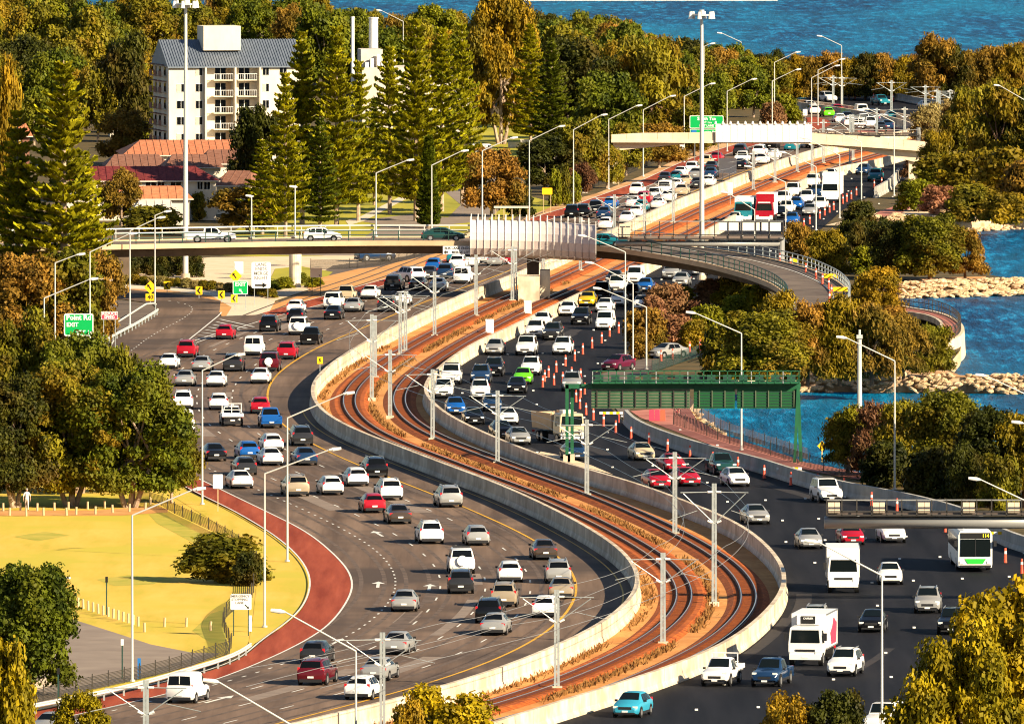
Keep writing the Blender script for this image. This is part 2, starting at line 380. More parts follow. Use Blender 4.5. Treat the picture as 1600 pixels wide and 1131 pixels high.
Kpx = [(-90, 1150), (0, 1123), (106, 1099), (212, 1077.7), (292, 1059), (350, 1044), (386, 1029), (400, 1006), (440, 982), (471.6, 955.7), (485, 929), (487.5, 905), (477, 881), (453, 855), (421, 831), (365, 798),
       (310, 772), (276, 754), (205, 712), (152, 668), (128, 620), (132, 580), (165, 536)]
LL = tr(Lpx, sig=2); KL = tr(Kpx, sig=2)
L2px = [(292, 541), (330, 527), (371, 513), (420, 497), (506, 475), (560, 458), (600, 446), (640, 433), (700, 412), (780, 378), (830, 355), (872, 338.5), (932, 322), (972, 307), (1020, 288),
        (1065, 268), (1094, 256), (1145, 238), (1180, 227), (1230, 214), (1280, 203), (1300, 196), (1295, 187), (1250, 178), (1200, 170), (1120, 160)]
K2px = [(400, 492), (440, 481), (500, 465), (560, 448), (600, 437), (638, 426), (700, 404), (760, 372), (800, 352), (850, 335), (895, 322), (940, 305), (1000, 284), (1060, 256), (1094, 243),
        (1130, 232), (1180, 217), (1240, 203), (1262, 192), (1262, 184), (1235, 178), (1190, 170), (1120, 163)]
L2 = tr(L2px, sig=2); K2 = tr(K2px, sig=2)
R2px = [(1900, 1180), (1900, 900), (1700, 858), (1600, 853), (1512, 808), (1445, 790), (1397, 780), (1339, 778), (1286, 766), (1233, 750), (1180, 733), (1145, 726), (1092, 710), (1039, 692), (1000, 674), (975, 660),
        (930, 610), (935, 588), (960, 560), (985, 545), (1000, 520), (1060, 490), (1110, 450), (1180, 420), (1240, 390), (1281, 360), (1318, 327), (1352, 311), (1395, 292), (1430, 270), (1480, 250), (1530, 225), (1545, 195),
        (1490, 168), (1400, 154), (1315, 147), (1230, 142), (1120, 136)]
R2 = tr(R2px, sig=1.5)
# asphalt sheets
mb = MB(); mb.poly(V3(list(off(W1, -.3)) + list(K2[::-1]) + [tuple(G(342, 494).xy), tuple(G(345, 470).xy), tuple(G(300, 462).xy), tuple(G(190, 451).xy), tuple(G(60, 450).xy), tuple(G(60, 465).xy), tuple(G(190, 467).xy), tuple(G(238, 474).xy), tuple(G(250, 487).xy), tuple(G(205, 515).xy)] + list(KL[::-1])))
struct(mb, 'road', M['asphalt_old'])
mb = MB(); mb.poly(V3(list(off(W2, .3)) + list(R2[::-1]), -.002)); struct(mb, 'road', M['asphalt_new'])
# red shoulders
def between(name, A, B, z, m):
    mb = MB(); mb.poly(V3(list(A) + list(B[::-1]), z)); return struct(mb, name, m)
between('road_shoulder', cut(LL, y1=Yof(565)), cut(KL, y1=Yof(560)), .012, M['red_asphalt'])
between('road_shoulder', cut(L2, y0=Yof(497), y1=Yof(182)), cut(K2, y0=Yof(490), y1=Yof(184)), .012, M['red_asphalt'])
# rail corridor
between('railway_ballast', off(W1, .3), off(W2, -.3), -.01, M['ballast'])
GA = off(W1, 3.35); GB = off(W1, 7.95)
for g, wd in ((GA, 1.55), (GB, 1.25)):
    mb = MB(); mb.sweep(V3(cut(g, y1=Yof(200))), [(-wd - .25, .0), (-wd + .2, .18), (wd - .2, .18), (wd + .25, .0)], closed=False)
    struct(mb, 'track_bed', M['ballast_rust'])
mb = MB()
for g in (GA, GB):
    dashes(mb, g, 2.0, .24, .46, .2, y1=Yof(430))
tag(mb.build('sleepers', M['sleeper']), 'rusty sleepers laid close together under the two railway tracks', 'sleepers', kind='stuff')
for g, nm in ((GA, 'left hand rusty railway track running beside the long concrete wall'), (GB, 'right hand rusty railway track running beside the dark carriageway')):
    T = thing('railway_track', nm, 'railway track', (float(g[0, 0]), float(g[0, 1]), 0), 'railway tracks')
    for s_ in (-.5335, .5335):
        mb = MB(); c = off(cut(g, y1=Yof(185)), s_)
        mb.sweep(V3(c, .2), [(-.10, 0), (-.10, .03), (-.035, .06), (-.035, .14), (.035, .14), (.035, .06), (.10, .03), (.10, 0)])
        o = mb.build('rail', M['rail_rust'], T)
        mb = MB(); mb.sweep(V3(c, .2), [(-.037, .14), (-.03, .165), (.03, .165), (.037, .14)]); mb.build('rail_head', M['rail_top'], T)
mat('dry_tuft', (.27, .13, .035), .9, c2=(.12, .06, .018), scale=1.5, coords=V)
# dry scrub in the corridor
def scrub(name, c, offs, wd, dens, m, label, hgt=.45, y0=None, y1=None):
    c = cut(c, y0, y1); d = np.r_[0, np.cumsum(np.hypot(*np.diff(c, axis=0).T))]
    mb = MB(); rng = random.Random(3)
    nn = int(d[-1] * dens)
    for i in range(nn):
        s0 = rng.random() * d[-1]
        k = math.sin(s0 * .21) + math.sin(s0 * .083 + 1)
        if k < rng.uniform(-1.4, .3): continue
        o = offs + rng.gauss(0, wd)
        x = np.interp(s0, d, c[:, 0]); y = np.interp(s0, d, c[:, 1])
        j = min(int(np.searchsorted(d, s0)), len(c) - 1); a = c[max(j - 1, 0)]; b_ = c[min(j + 1, len(c) - 1)]
        t = (b_ - a) / np.linalg.norm(b_ - a); x += t[1] * o; y -= t[0] * o
        h = hgt * rng.uniform(.4, 1.2); w_ = rng.uniform(.03, .09); an = rng.random() * 3.14; lx = rng.uniform(-.2, .2)
        dx, dy = math.cos(an) * w_, math.sin(an) * w_
        mb.add([(x - dx, y - dy, 0), (x + dx, y + dy, 0), (x + dx * .4 + lx, y + dy * .4, h), (x - dx * .6 + lx, y - dy * .6, h * .8)], [(0, 1, 2, 3)])
    tag(mb.build(name, m), label, 'dry grass', kind='stuff')
scrub('dry_scrub', W1, 5.35, .2, 20, M['dry_tuft'], 'dry tufts of grass growing between the two railway tracks', .34, y1=Yof(440))
scrub('dry_scrub', W1, .8, .22, 7, M['dry_tuft'], 'dry tufts of grass along the foot of the left barrier wall', .34, y1=Yof(540))
# ------------------------------------------------------------ markings
mb = MB(); strip(mb, cut(YL, y1=Yof(225)), -.1, .1, .02)
strip(mb, off(W1, -.75), -.06, .06, .02) if False else None
struct(mb, 'yellow_edge_line', M['line_yellow'])
mb = MB(); strip(mb, off(cut(W1, y0=Yof(1000), y1=Yof(640)), -1.0), -.06, .06, .02); struct(mb, 'yellow_edge_line', M['line_yellow'])
mb = MB()
strip(mb, LL, -.07, .07, .02); strip(mb, cut(L2, y1=Yof(200)), -.07, .07, .02)
strip(mb, KL, -.13, .0, .1) ; strip(mb, cut(K2, y0=Yof(475), y1=Yof(200)), -.1, .05, .05)
for k in range(1, 5):
    c = off(YL, -3.27 * k)
    if k == 4: dashes(mb, c, .14, 1.1, 2.6, .02, y1=Yof(690)); dashes(mb, c, .12, 2.6, 9, .02, y0=Yof(680), y1=Yof(545))
    else: dashes(mb, c, .13, 3.0, 9.0, .02, y1=Yof([0, 235, 235, 505][k]), ph=k * 1.7)
# lane next to the exit, and the exit lane line
dashes(mb, off(cut(YL, y0=Yof(640), y1=Yof(560)), -16.3), .12, 1.1, 2.6, .02)
rmp = tr([(205, 548), (230, 529), (255, 514), (283, 500), (300, 488), (302, 480), (290, 474), (262, 470)], sig=1)
dashes(mb, rmp, .13, 1.1, 2.6, .02)
strip(mb, tr([(286, 538), (310, 519), (342, 493), (346, 488)], sig=0), -.08, .08, .02)
strip(mb, tr([(286, 538), (330, 524), (371, 513)], sig=0), -.08, .08, .021)
for k in range(9):                                    # painted chevron bars of the gore
    t = k / 8.0; a = (298 + 46 * t, 532 - 33 * t); b_ = (312 + 85 * t, 531 - 20 * t)
    strip(mb, tr([a, ((a[0] + b_[0]) / 2, (a[1] + b_[1]) / 2 - .2), b_], sig=0, step=1), -.13, .13, .022)
# lane arrows
def arrow(px, py, turn=0):
    p = G(px, py); j = int(np.argmin(np.abs(YL[:, 1] - p.y))); t = YL[min(j + 1, len(YL) - 1)] - YL[j]; a = math.atan2(t[0], t[1]) + turn
    R = Matrix.Rotation(-a, 3, 'Z')
    mb.add([R @ Vector(v) + Vector((p.x, p.y, .02)) for v in [(-.12, 0, 0), (.12, 0, 0), (.12, 4.5, 0), (-.12, 4.5, 0)]], [(0, 1, 2, 3)])
    mb.add([R @ Vector(v) + Vector((p.x, p.y, .021)) for v in [(-.5, 4.2, 0), (.5, 4.2, 0), (0, 6.5, 0)]], [(0, 1, 2)])
struct(mb, 'lane_markings', M['line_white'])
mb = MB()
for p_ in ((670, 922), (590, 918), (320, 1098), (515, 1008), (598, 838)): arrow(*p_)
struct(mb, 'lane_arrows', M['line_white'])
# reflective studs on the new asphalt, left out where nobody could count them
mb = MB(); rng = random.Random(5)
for k in range(1, 7):
    c = cut(off(W2, 3.3 * k + (.3 if k > 4 else 0)), y1=Yof(240)); d = np.r_[0, np.cumsum(np.hypot(*np.diff(c, axis=0).T))]
    s0 = 3.0 * k
    while s0 < d[-1]:
        x = np.interp(s0, d, c[:, 0]) + rng.uniform(-.25, .25); y = np.interp(s0, d, c[:, 1])
        px, py = P((x, y, 0))
        if not (935 < px and py < 640 and px < 1500 and py > 520) or k < 4: mb.box((x, y, .05), (.2, .26, .1))
        s0 += 24
tag(mb.build('road_studs', M['white_paint']), 'small white road studs scattered along the dark carriageway', 'road studs', kind='stuff')

# ------------------------------------------------------------ ground covers (each a sheet a little above the one below)
park = [(-60, 745), (150, 733), (262, 740), (292, 765), (330, 800), (396, 840), (430, 880), (430, 940), (396, 985), (384, 1012), (300, 1050), (100, 1090), (-60, 1130)]
surf('lawn', park, -.045, M['dry_grass'])
surf('verge', [(274, 756), (310, 774), (365, 800), (421, 833), (453, 857), (476, 883), (486, 906), (484, 929), (470, 955), (438, 981), (398, 1005), (386, 1020), (396, 960), (402, 900), (380, 850), (330, 812), (270, 775)], -.03, M['dry_grass'])
surf('lawn', [(232, 803), (252, 800), (290, 822), (340, 846), (380, 872), (392, 892), (370, 888), (330, 862), (280, 836), (246, 818)], -.038, M['grass_green_dry'])
surf('lawn', [(150, 905), (200, 898), (262, 902), (240, 912), (180, 915)], -.038, M['grass_green_dry']); surf('lawn', [(300, 985), (330, 958), (356, 950), (350, 975), (356, 1005), (330, 1004)], -.038, M['grass_green_dry']); surf('lawn', [(20, 838), (70, 830), (110, 836), (60, 845)], -.038, M['grass_green_dry'])
surf('service_road', [(-60, 968), (98, 962), (180, 988), (235, 1006), (300, 1019), (345, 1020), (300, 1040), (150, 1075), (-60, 1130)], -.02, M['asphalt_park'])
surf('footpath', [(-60, 797), (150, 797), (240, 790), (262, 795), (262, 800), (190, 805), (-60, 806)], -.03, M['orange_earth'])
surf('footpath', [(-60, 1090), (50, 1064), (98, 1052), (98, 1066), (0, 1095), (-60, 1110)], -.012, M['sand_pale'])
surf('verge', [(165, 536), (205, 515), (249, 487), (256, 492), (262, 500), (235, 520), (190, 545), (160, 570)], -.015, M['sand_pale'])
surf('verge', [(60, 449), (190, 448), (300, 456), (345, 465), (400, 480), (440, 470), (520, 440), (620, 410), (700, 392), (700, 403), (640, 425), (560, 449), (500, 464), (440, 481), (398, 492), (348, 497), (342, 486), (336, 474), (300, 463), (190, 453), (60, 452)], -.008, M['orange_earth'])
surf('footpath', [(60, 440), (190, 441), (250, 443), (330, 450), (400, 462), (430, 470), (420, 489), (350, 499), (362, 480), (330, 462), (250, 452), (60, 449)], -.005, M['kerb'])
surf('verge', [(170, 416), (250, 410), (330, 402), (500, 400), (700, 380), (740, 360), (740, 390), (640, 412), (520, 440), (430, 470), (380, 455), (300, 445), (200, 440), (140, 440)], -.035, M['sand_pale'])
surf('lawn', [(430, 420), (470, 416), (520, 425), (500, 442), (440, 452), (420, 440)], -.01, M['green_grass'])
surf('road', [(480, 440), (520, 415), (640, 400), (760, 372), (790, 350), (820, 330), (835, 331), (800, 354), (760, 375), (700, 405), (638, 425), (560, 420), (500, 437)], -.012, M['asphalt_side'])
surf('verge', [(480, 450), (500, 434), (560, 420), (640, 412), (690, 402), (640, 426), (560, 449), (510, 461)], -.006, M['orange_earth'])
surf('lawn', [(420, 330), (600, 300), (700, 300), (800, 300), (880, 320), (800, 352), (740, 378), (600, 400), (440, 402), (300, 398)], -.045, M['green_grass'])
surf('service_road', [(420, 398), (560, 375), (600, 352), (560, 345), (640, 335), (700, 340), (720, 320), (690, 295), (770, 290), (790, 320), (760, 345), (690, 352), (660, 370), (600, 400)], -.03, M['asphalt_park'])
surf('footpath', [(540, 345), (560, 340), (640, 300), (655, 300), (570, 345), (545, 352)], -.02, M['kerb'])
surf('service_road', [(735, 252), (870, 240), (880, 262), (770, 285), (735, 285)], -.03, M['asphalt_park'])
surf('lawn', [(735, 180), (800, 178), (835, 190), (835, 245), (735, 247)], -.03, M['green_grass'])
surf('verge', [(838, 333), (880, 316), (930, 303), (1000, 276), (1060, 248), (1100, 232), (1180, 208), (1250, 196), (1262, 192), (1240, 203), (1180, 217), (1130, 232), (1094, 243), (1060, 256), (1000, 284), (940, 305), (895, 322), (850, 335), (820, 346), (760, 375), (760, 366), (800, 345)], -.02, M['sand'])
surf('traffic_island', [(1340, 209), (1405, 203), (1440, 212), (1440, 196), (1415, 184), (1400, 190), (1390, 200), (1340, 204)], .005, M['red_path'])
# right side: merge island, shared path, shore
surf('traffic_island', [(930, 582), (960, 571), (1118, 524), (1118, 514), (1080, 520), (990, 548), (975, 556)], .01, M['sand'])
surf('ramp_road', [(975, 655), (938, 606), (936, 586), (1000, 562), (1118, 525), (1240, 500), (1330, 470), (1330, 500), (1240, 530), (1118, 548), (1020, 580), (970, 600), (985, 640)], .004, M['asphalt_side'])
surf('shared_path', [(985, 642), (1075, 634), (1088, 655), (1128, 678), (1190, 698), (1260, 722), (1420, 752), (1420, 762), (1290, 740), (1200, 722), (1120, 698), (1040, 668), (1000, 652)], -.02, M['red_path'])
surf('traffic_island', [(842, 708), (852, 710), (905, 728), (958, 741), (925, 727), (870, 710), (845, 705)], .012, M['sand_pale'])
surf('verge', [(1290, 352), (1400, 325), (1440, 310), (1520, 330), (1600, 336), (1600, 339), (1480, 345), (1380, 350)], -.03, M['sand_pale'])
surf('shared_path', [(1340, 352), (1375, 330), (1410, 318), (1430, 322), (1395, 340), (1360, 358)], -.012, M['red_path'])

surf('side_road', [(60, 470), (190, 469), (236, 475), (247, 486), (205, 512), (165, 532), (130, 560), (60, 560)], -.028, M['asphalt_side'])

# old patches and worn strips in the asphalt
mat('asphalt_patch', (0.080, 0.056, 0.043), .9, c2=(0.15, 0.105, 0.08), scale=.8, coords=V)
mat('asphalt_patch_pale', (0.20, 0.155, 0.125), .9, c2=(0.26, 0.20, 0.16), scale=.8, coords=V)
mat('asphalt_patch_dark', (0.024, 0.022, 0.024), .9, c2=(0.035, 0.03, 0.03), scale=.8, coords=V)
rng = random.Random(17)
for base, lst in ((YL, [(-3.27 * rng.randrange(0, 5) - rng.uniform(.2, 1.4), rng.choice(('asphalt_patch', 'asphalt_patch', 'asphalt_patch_pale')), rng.uniform(450, 1110)) for _ in range(34)]), (W2, [(rng.uniform(1, 16), 'asphalt_patch_dark', rng.uniform(420, 1080)) for _ in range(16)])):
    for o_, m_, py in lst:
        y0 = Yof(py); c = cut(base, y0, y0 + rng.uniform(10, 45))
        if len(c) < 4: continue
        mb = MB(); strip(mb, c, o_ - rng.uniform(.3, 1.3), o_ + .2, .007 + rng.random() * .004); struct(mb, 'road_patch', M[m_])
mb = MB()                                             # wheel tracks polished into the lanes
for k in range(5):
    for o_ in (-.85, .85): strip(mb, cut(off(YL, -3.27 * (k + .5) + o_), y1=Yof(330)), -.16, .16, .005)
struct(mb, 'wheel_tracks', M['asphalt_patch'])
# ------------------------------------------------------------ concrete barriers, one panel after another
def barrier(name, c, h, label, y1=None, y0=None, seg=12.0, m=None, wd=.42, skip=None, group=None):
    c = cut(c, y0, y1); d = np.r_[0, np.cumsum(np.hypot(*np.diff(c, axis=0).T))]
    T = thing(name, label, 'barrier', (float(c[0, 0]), float(c[0, 1]), 0), group)
    s0 = 0
    while s0 < d[-1] - 1:
        s1 = min(s0 + seg - .07, d[-1]); t = np.linspace(s0, s1, 5)
        p = np.stack([np.interp(t, d, c[:, 0]), np.interp(t, d, c[:, 1])], 1)
        mb = MB(); mb.sweep(V3(p, -.1), [(-wd / 2 - .1, 0), (-wd / 2 - .08, .25), (-wd / 2 + .03, .5), (-wd / 2 + .05, h + .1), (wd / 2 - .05, h + .1), (wd / 2 - .03, .5), (wd / 2 + .08, .25), (wd / 2 + .1, 0)])
        mb.build('panel', m or M['concrete'], T); s0 += seg
    return T
barrier('concrete_barrier', W1, 1.3, 'long curving concrete barrier between the grey carriageway and the railway tracks', y1=Yof(150))
barrier('concrete_barrier', W2, 1.25, 'long curving concrete barrier between the railway tracks and the dark carriageway', y1=Yof(150))
W3 = tr([(1900, 905), (1760, 872), (1640, 849), (1600, 838), (1570, 828), (1512, 793.5), (1445, 776), (1397, 765), (1339, 757), (1286, 745), (1233, 730), (1180, 712), (1145, 705), (1092, 691), (1039, 674), (1010, 663), (988, 652), (978, 640)], 1.2, sig=1.5)
barrier('concrete_barrier', W3, 1.2, 'concrete barrier dividing the dark carriageway from the red shared path by the water', m=M['concrete_grey'])
FB = tr([(1500, 172), (1440, 164), (1400, 156), (1315, 149), (1230, 144), (1150, 141)], 0, sig=1)
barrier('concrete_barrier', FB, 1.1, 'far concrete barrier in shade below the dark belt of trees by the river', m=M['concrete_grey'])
FB2 = tr([(1368, 309), (1386, 299), (1396, 290), (1404, 280)], 0, sig=0)
barrier('concrete_barrier', FB2, 1.4, 'short pale concrete barrier with a blunt end beside the footbridge foot', m=M['concrete_grey'], seg=6)

# ------------------------------------------------------------ curved overpass
FR = [(-60, 387, 6.2), (150, 384.5, 6.2), (286, 382, 6.2), (420, 379.5, 6.2), (560, 378, 6.2), (734, 378, 6.2), (860, 381, 6.02), (933, 386, 5.85), (980, 391, 5.65), (1047, 402, 5.35), (1105, 413, 5.05), (1171, 431, 4.75), (1208, 446, 4.5), (1228, 462, 4.3), (1232, 480, 4.1), (1215, 504, 3.6), (1160, 530, 2.4)]
fr = [G(x, y, z) for x, y, z in FR]
bk = [f + Vector((0, 12, 0)) for f in fr[:7]] + [G(x, y, z) for x, y, z in [(985, 376.5, 5.7), (1062, 384.5, 5.5), (1135, 393.5, 5.2), (1200, 404, 5.0), (1268, 421, 4.75), (1312, 441, 4.5), (1331, 460, 4.3), (1325, 486, 4.1), (1285, 516, 3.6), (1210, 543, 2.4)]]
def dens(pts, n=7):
    a = np.array([tuple(p) for p in pts]); k = np.arange(len(a)); t = np.linspace(0, len(a) - 1, (len(a) - 1) * n + 1)
    out = np.stack([np.interp(t, k, a[:, i]) for i in range(3)], 1)
    ker = np.array([1, 2, 3, 4, 3, 2, 1.]); ker /= ker.sum()
    for i in range(3):
        s_ = np.r_[[out[0, i]] * 3, out[:, i], [out[-1, i]] * 3]; sm = np.convolve(s_, ker, 'valid')
        out[3:-3, i] = sm[3:-3]
    return [Vector(p) for p in out]
fr = dens(fr); bk = dens(bk)
OP = thing('road_overpass', 'curved road overpass on concrete piers crossing above the traffic', 'overpass', tuple(G(461, 448)))
def ribbon(mb, A, B):
    n = len(A); mb.add(A + B, [(i, n + i, n + i + 1, i + 1)[::-1] for i in range(n - 1)])
mb = MB()
up = lambda L_, z: [p + Vector((0, 0, z)) for p in L_]
lerp = lambda A, B, t: [a.lerp(b_, t) for a, b_ in zip(A, B)]
ribbon(mb, up(lerp(fr, bk, .03), -.02), up(lerp(fr, bk, .97), -.02)); mb.build('deck_surface', M['asphalt_side'], OP)
def shell(mb, rows):                       # closed lofted section
    n = len(rows[0]); m = len(rows); vs = [p for r_ in rows for p in r_]; fs = []
    for k in range(m):
        k2 = (k + 1) % m
        for i in range(n - 1): fs.append((k * n + i, k * n + i + 1, k2 * n + i + 1, k2 * n + i))
    mb.add(vs, fs)
mb = MB(); shell(mb, [up(fr, .12), up(lerp(fr, bk, .025), .12), up(lerp(fr, bk, .03), -.35), up(lerp(fr, bk, .97), -.35), up(lerp(fr, bk, .975), .12), up(bk, .12), up(bk, -.42), up(fr, -.42)])
mb.build('deck_edge', M['concrete_tan'], OP)
mb = MB(); shell(mb, [up(lerp(fr, bk, .13), -.42), up(lerp(fr, bk, .87), -.42), up(lerp(fr, bk, .80), -1.35), up(lerp(fr, bk, .19), -1.35)])
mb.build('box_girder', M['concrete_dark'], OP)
mb = MB()
A, B = up(lerp(fr, bk, .10), .02), up(lerp(fr, bk, .118), .02); ribbon(mb, A, B); A, B = up(lerp(fr, bk, .72), .02), up(lerp(fr, bk, .738), .02); ribbon(mb, A, B)
mb.build('edge_line', M['line_white'], OP)
def railing(T, L_, h, nr, m, step=2.7, i0=0, i1=None, r=.045, pr=.05):
    L_ = L_[i0:i1]; a = np.array([tuple(p) for p in L_]); d = np.r_[0, np.cumsum(np.linalg.norm(np.diff(a, axis=0), axis=1))]
    q = lambda s_: Vector([np.interp(s_, d, a[:, k]) for k in range(3)])
    s0 = .5
    while s0 < d[-1]:
        p = q(s0); mb = MB(); mb.bar(p, p + Vector((0, 0, h)), pr * 2, pr * 2); mb.build('post', m, T); s0 += step
    for k in range(nr):
        z = h * (1 - k * .42); mb = MB(); mb.sweep([p + Vector((0, 0, z)) for p in L_], [(-r, -r), (-r, r), (r, r), (r, -r)]); mb.build('rail', m, T)
F2 = up(lerp(fr, bk, .012), .12); B2 = up(lerp(fr, bk, .988), .12)
i_s = min(range(len(fr)), key=lambda i: abs(P(fr[i])[0] - 737)); i_e = min(range(len(fr)), key=lambda i: abs(P(fr[i])[0] - 930))
railing(OP, F2, 1.1, 2, M['rail_green'], i1=i_s + 1); railing(OP, F2, 1.1, 3, M['rail_green'], i0=i_e)
railing(OP, B2, 1.2, 2, M['pole_white'], i1=i_s + 3, r=.075); railing(OP, B2, 1.1, 3, M['galv'], i0=i_e - 2)
def pier(px, py, wd, dp, ztop, nm='pier', m=None):
    p = G(px, py); mb = MB(); mb.tube((p.x, p.y + dp, -.5), (p.x, p.y + dp, ztop), wd / 2, wd / 2, 16); return mb.build(nm, m or M['concrete'], OP, smooth=False)
pier(461, 448, 1.3, 0, 5.0); pier(461, 440, 1.3, 4, 5.0)
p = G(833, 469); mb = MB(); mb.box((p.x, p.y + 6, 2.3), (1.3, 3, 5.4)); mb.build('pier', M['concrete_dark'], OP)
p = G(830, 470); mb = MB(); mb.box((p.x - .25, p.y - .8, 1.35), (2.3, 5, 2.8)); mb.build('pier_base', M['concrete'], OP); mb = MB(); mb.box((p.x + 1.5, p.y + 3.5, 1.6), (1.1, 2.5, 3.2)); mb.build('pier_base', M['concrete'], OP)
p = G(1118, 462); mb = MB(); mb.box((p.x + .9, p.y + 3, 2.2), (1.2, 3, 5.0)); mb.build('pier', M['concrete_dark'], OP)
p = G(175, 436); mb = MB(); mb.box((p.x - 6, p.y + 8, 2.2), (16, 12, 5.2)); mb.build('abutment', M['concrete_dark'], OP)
# curved noise screen hung on the front of the overpass
SCR = thing('noise_screen', 'pale curved noise screen of ribbed panels hung on the front of the overpass', 'screen', tuple(fr[i_s]))
def front_at(px):
    for a, b_ in zip(fr, fr[1:]):
        xa, xb = P(a)[0], P(b_)[0]
        if xa <= px <= xb: return a.lerp(b_, (px - xa) / max(xb - xa, 1e-6))
    return fr[0]
prof = [(-.15, -1.6), (.55, -1.3), (1.1, -.6), (1.35, .3), (1.2, 1.1), (.8, 1.8), (.2, 2.4)]
NS = 18; xs = [735 + (931 - 735) * k / NS for k in range(NS + 1)]
def screen_pts(px, o=0.0, pr=prof): 
    b_ = front_at(px); return [b_ + Vector((0, -y - o, z)) for y, z in pr]
for k in range(NS):
    a, b_ = screen_pts(xs[k] + .6), screen_pts(xs[k + 1] - .6); n = len(a)
    a2, b2 = [p + Vector((0, .08, 0)) for p in a], [p + Vector((0, .08, 0)) for p in b_]
    mb = MB(); mb.add(a + b_, [(i, n + i, n + i + 1, i + 1) for i in range(n - 1)]); mb.add(a2 + b2, [(i, i + 1, n + i + 1, n + i) for i in range(n - 1)])
    mb.build('panel', M['screen_shell'], SCR)
rp = [(-.12, -1.7), (.58, -1.34), (1.13, -.62), (1.38, .3), (1.23, 1.12), (.83, 1.84), (.3, 2.42), (.3, 2.75)]
for k in range(NS + 1):
    pp = screen_pts(xs[k], .0, rp); mb = MB()
    for q, r_ in zip(pp, pp[1:]): mb.bar(q, r_ + (r_ - q) * .02, .07, .07)
    mb.build('rib', M['screen_rib'], SCR)
SC2 = thing('noise_screen', 'brown mesh screen standing behind the pale curved one along the far edge of the overpass', 'screen', tuple(front_at(737) + Vector((0, 12, 0))))
for k in range(NS):
    a, b_ = front_at(xs[k] + 1) + Vector((0, 11.6, 0)), front_at(xs[k + 1]) + Vector((0, 11.6, 0))
    mb = MB(); mb.add([a + Vector((0, 0, .2)), b_ + Vector((0, 0, .2)), b_ + Vector((0, .1, 2.0)), a + Vector((0, .1, 2.0))], [(0, 1, 2, 3)]); mb.add([a + Vector((0, .06, .2)), b_ + Vector((0, .06, .2)), b_ + Vector((0, .16, 2.0)), a + Vector((0, .16, 2.0))], [(3, 2, 1, 0)])
    mb.build('panel', M['mesh_brown'], SC2)
    mb = MB(); mb.bar(a, a + Vector((0, 0, 2.6)), .12); mb.build('post', M['screen_rib'], SC2)

# ------------------------------------------------------------ footbridge
D_ = Yof(287)
FBR = thing('footbridge', 'cream concrete footbridge with a white panelled screen over the far carriageways', 'footbridge', tuple(at(957, 284, D_)))
def fbt(px):  # top edge row of the parapet
    return np.interp(px, [955, 1000, 1117, 1200, 1270, 1350, 1420, 1484], [210.5, 208, 207, 206.5, 208.5, 213, 219, 226])
def fbb(px): return np.interp(px, [955, 1000, 1117, 1200, 1270, 1350, 1420, 1484], [223, 223, 224, 224.5, 225, 230, 235, 240])
xs2 = [955 + 529 * k / 22 for k in range(23)]
for a, b_ in zip(xs2, xs2[1:]):
    for dy in (0, 3.4):
        mb = MB(); t = [at(a + .4, fbt(a), D_ + dy), at(b_, fbt(b_), D_ + dy), at(b_, fbb(b_) - 4, D_ + dy), at(a + .4, fbb(a) - 4, D_ + dy)]
        mb.add(t + [q + Vector((0, .18, 0)) for q in t], [(0, 3, 2, 1), (4, 5, 6, 7), (0, 1, 5, 4), (3, 7, 6, 2)])
        mb.build('parapet', M['concrete_cream'], FBR)
mb = MB(); T0 = [at(x, fbb(x) - 4, D_ - .1) for x in xs2]; T1 = [at(x, fbb(x), D_ - .1) for x in xs2]
shell(mb, [T0, T1, [q + Vector((0, 3.8, 0)) for q in T1], [q + Vector((0, 3.8, 0)) for q in T0]]); mb.build('deck', M['concrete_cream'], FBR)
mb = MB(); xb = [958, 1000, 1030, 1062, 1075]; T0 = [at(x, 223.5, D_ + 1) for x in xb]; T1 = [at(x, y, D_ + 1) for x, y in zip(xb, (236, 232, 229, 226, 224.5))]
shell(mb, [T0, T1, [q + Vector((0, 2, 0)) for q in T1], [q + Vector((0, 2, 0)) for q in T0]]); mb.build('haunch', M['concrete_cream'], FBR)
mb = MB(); xb = [1270, 1300, 1350, 1400, 1440, 1484]; T0 = [at(x, fbb(x) - .5, D_ + 1) for x in xb]; T1 = [at(x, y, D_ + 1) for x, y in zip(xb, (227, 229, 236, 246, 256, 262))]
shell(mb, [T0, T1, [q + Vector((0, 2, 0)) for q in T1], [q + Vector((0, 2, 0)) for q in T0]]); mb.build('haunch', M['concrete_cream'], FBR)
for a, b_ in zip(np.linspace(1118, 1269, 14)[:-1], np.linspace(1118, 1269, 14)[1:]):
    for dy in (-.35, 3.75):
        mb = MB(); t = [at(a + .2, 194, D_ + dy), at(b_ - .2, 194, D_ + dy), at(b_ - .2, 222.5, D_ + dy), at(a + .2, 222.5, D_ + dy)]
        mb.add(t + [q + Vector((0, .12, 0)) for q in t], [(0, 3, 2, 1), (4, 5, 6, 7), (0, 1, 5, 4), (3, 7, 6, 2)]); mb.build('screen_panel', M['white_panel'], FBR)
    mb = MB(); q = at(a, 194.5, D_ - .3); mb.tube(q, q + Vector((0, 0, .42)), .22, .1, 8); mb.build('finial', M['white_panel'], FBR)
for x in (962, 1425):
    q = at(x, 240, D_ + 1.7); mb = MB(); mb.box((q.x, q.y + .3, 2.3), (.9, 1.2, 5.2)); mb.build('pier', M['concrete_cream'], FBR)

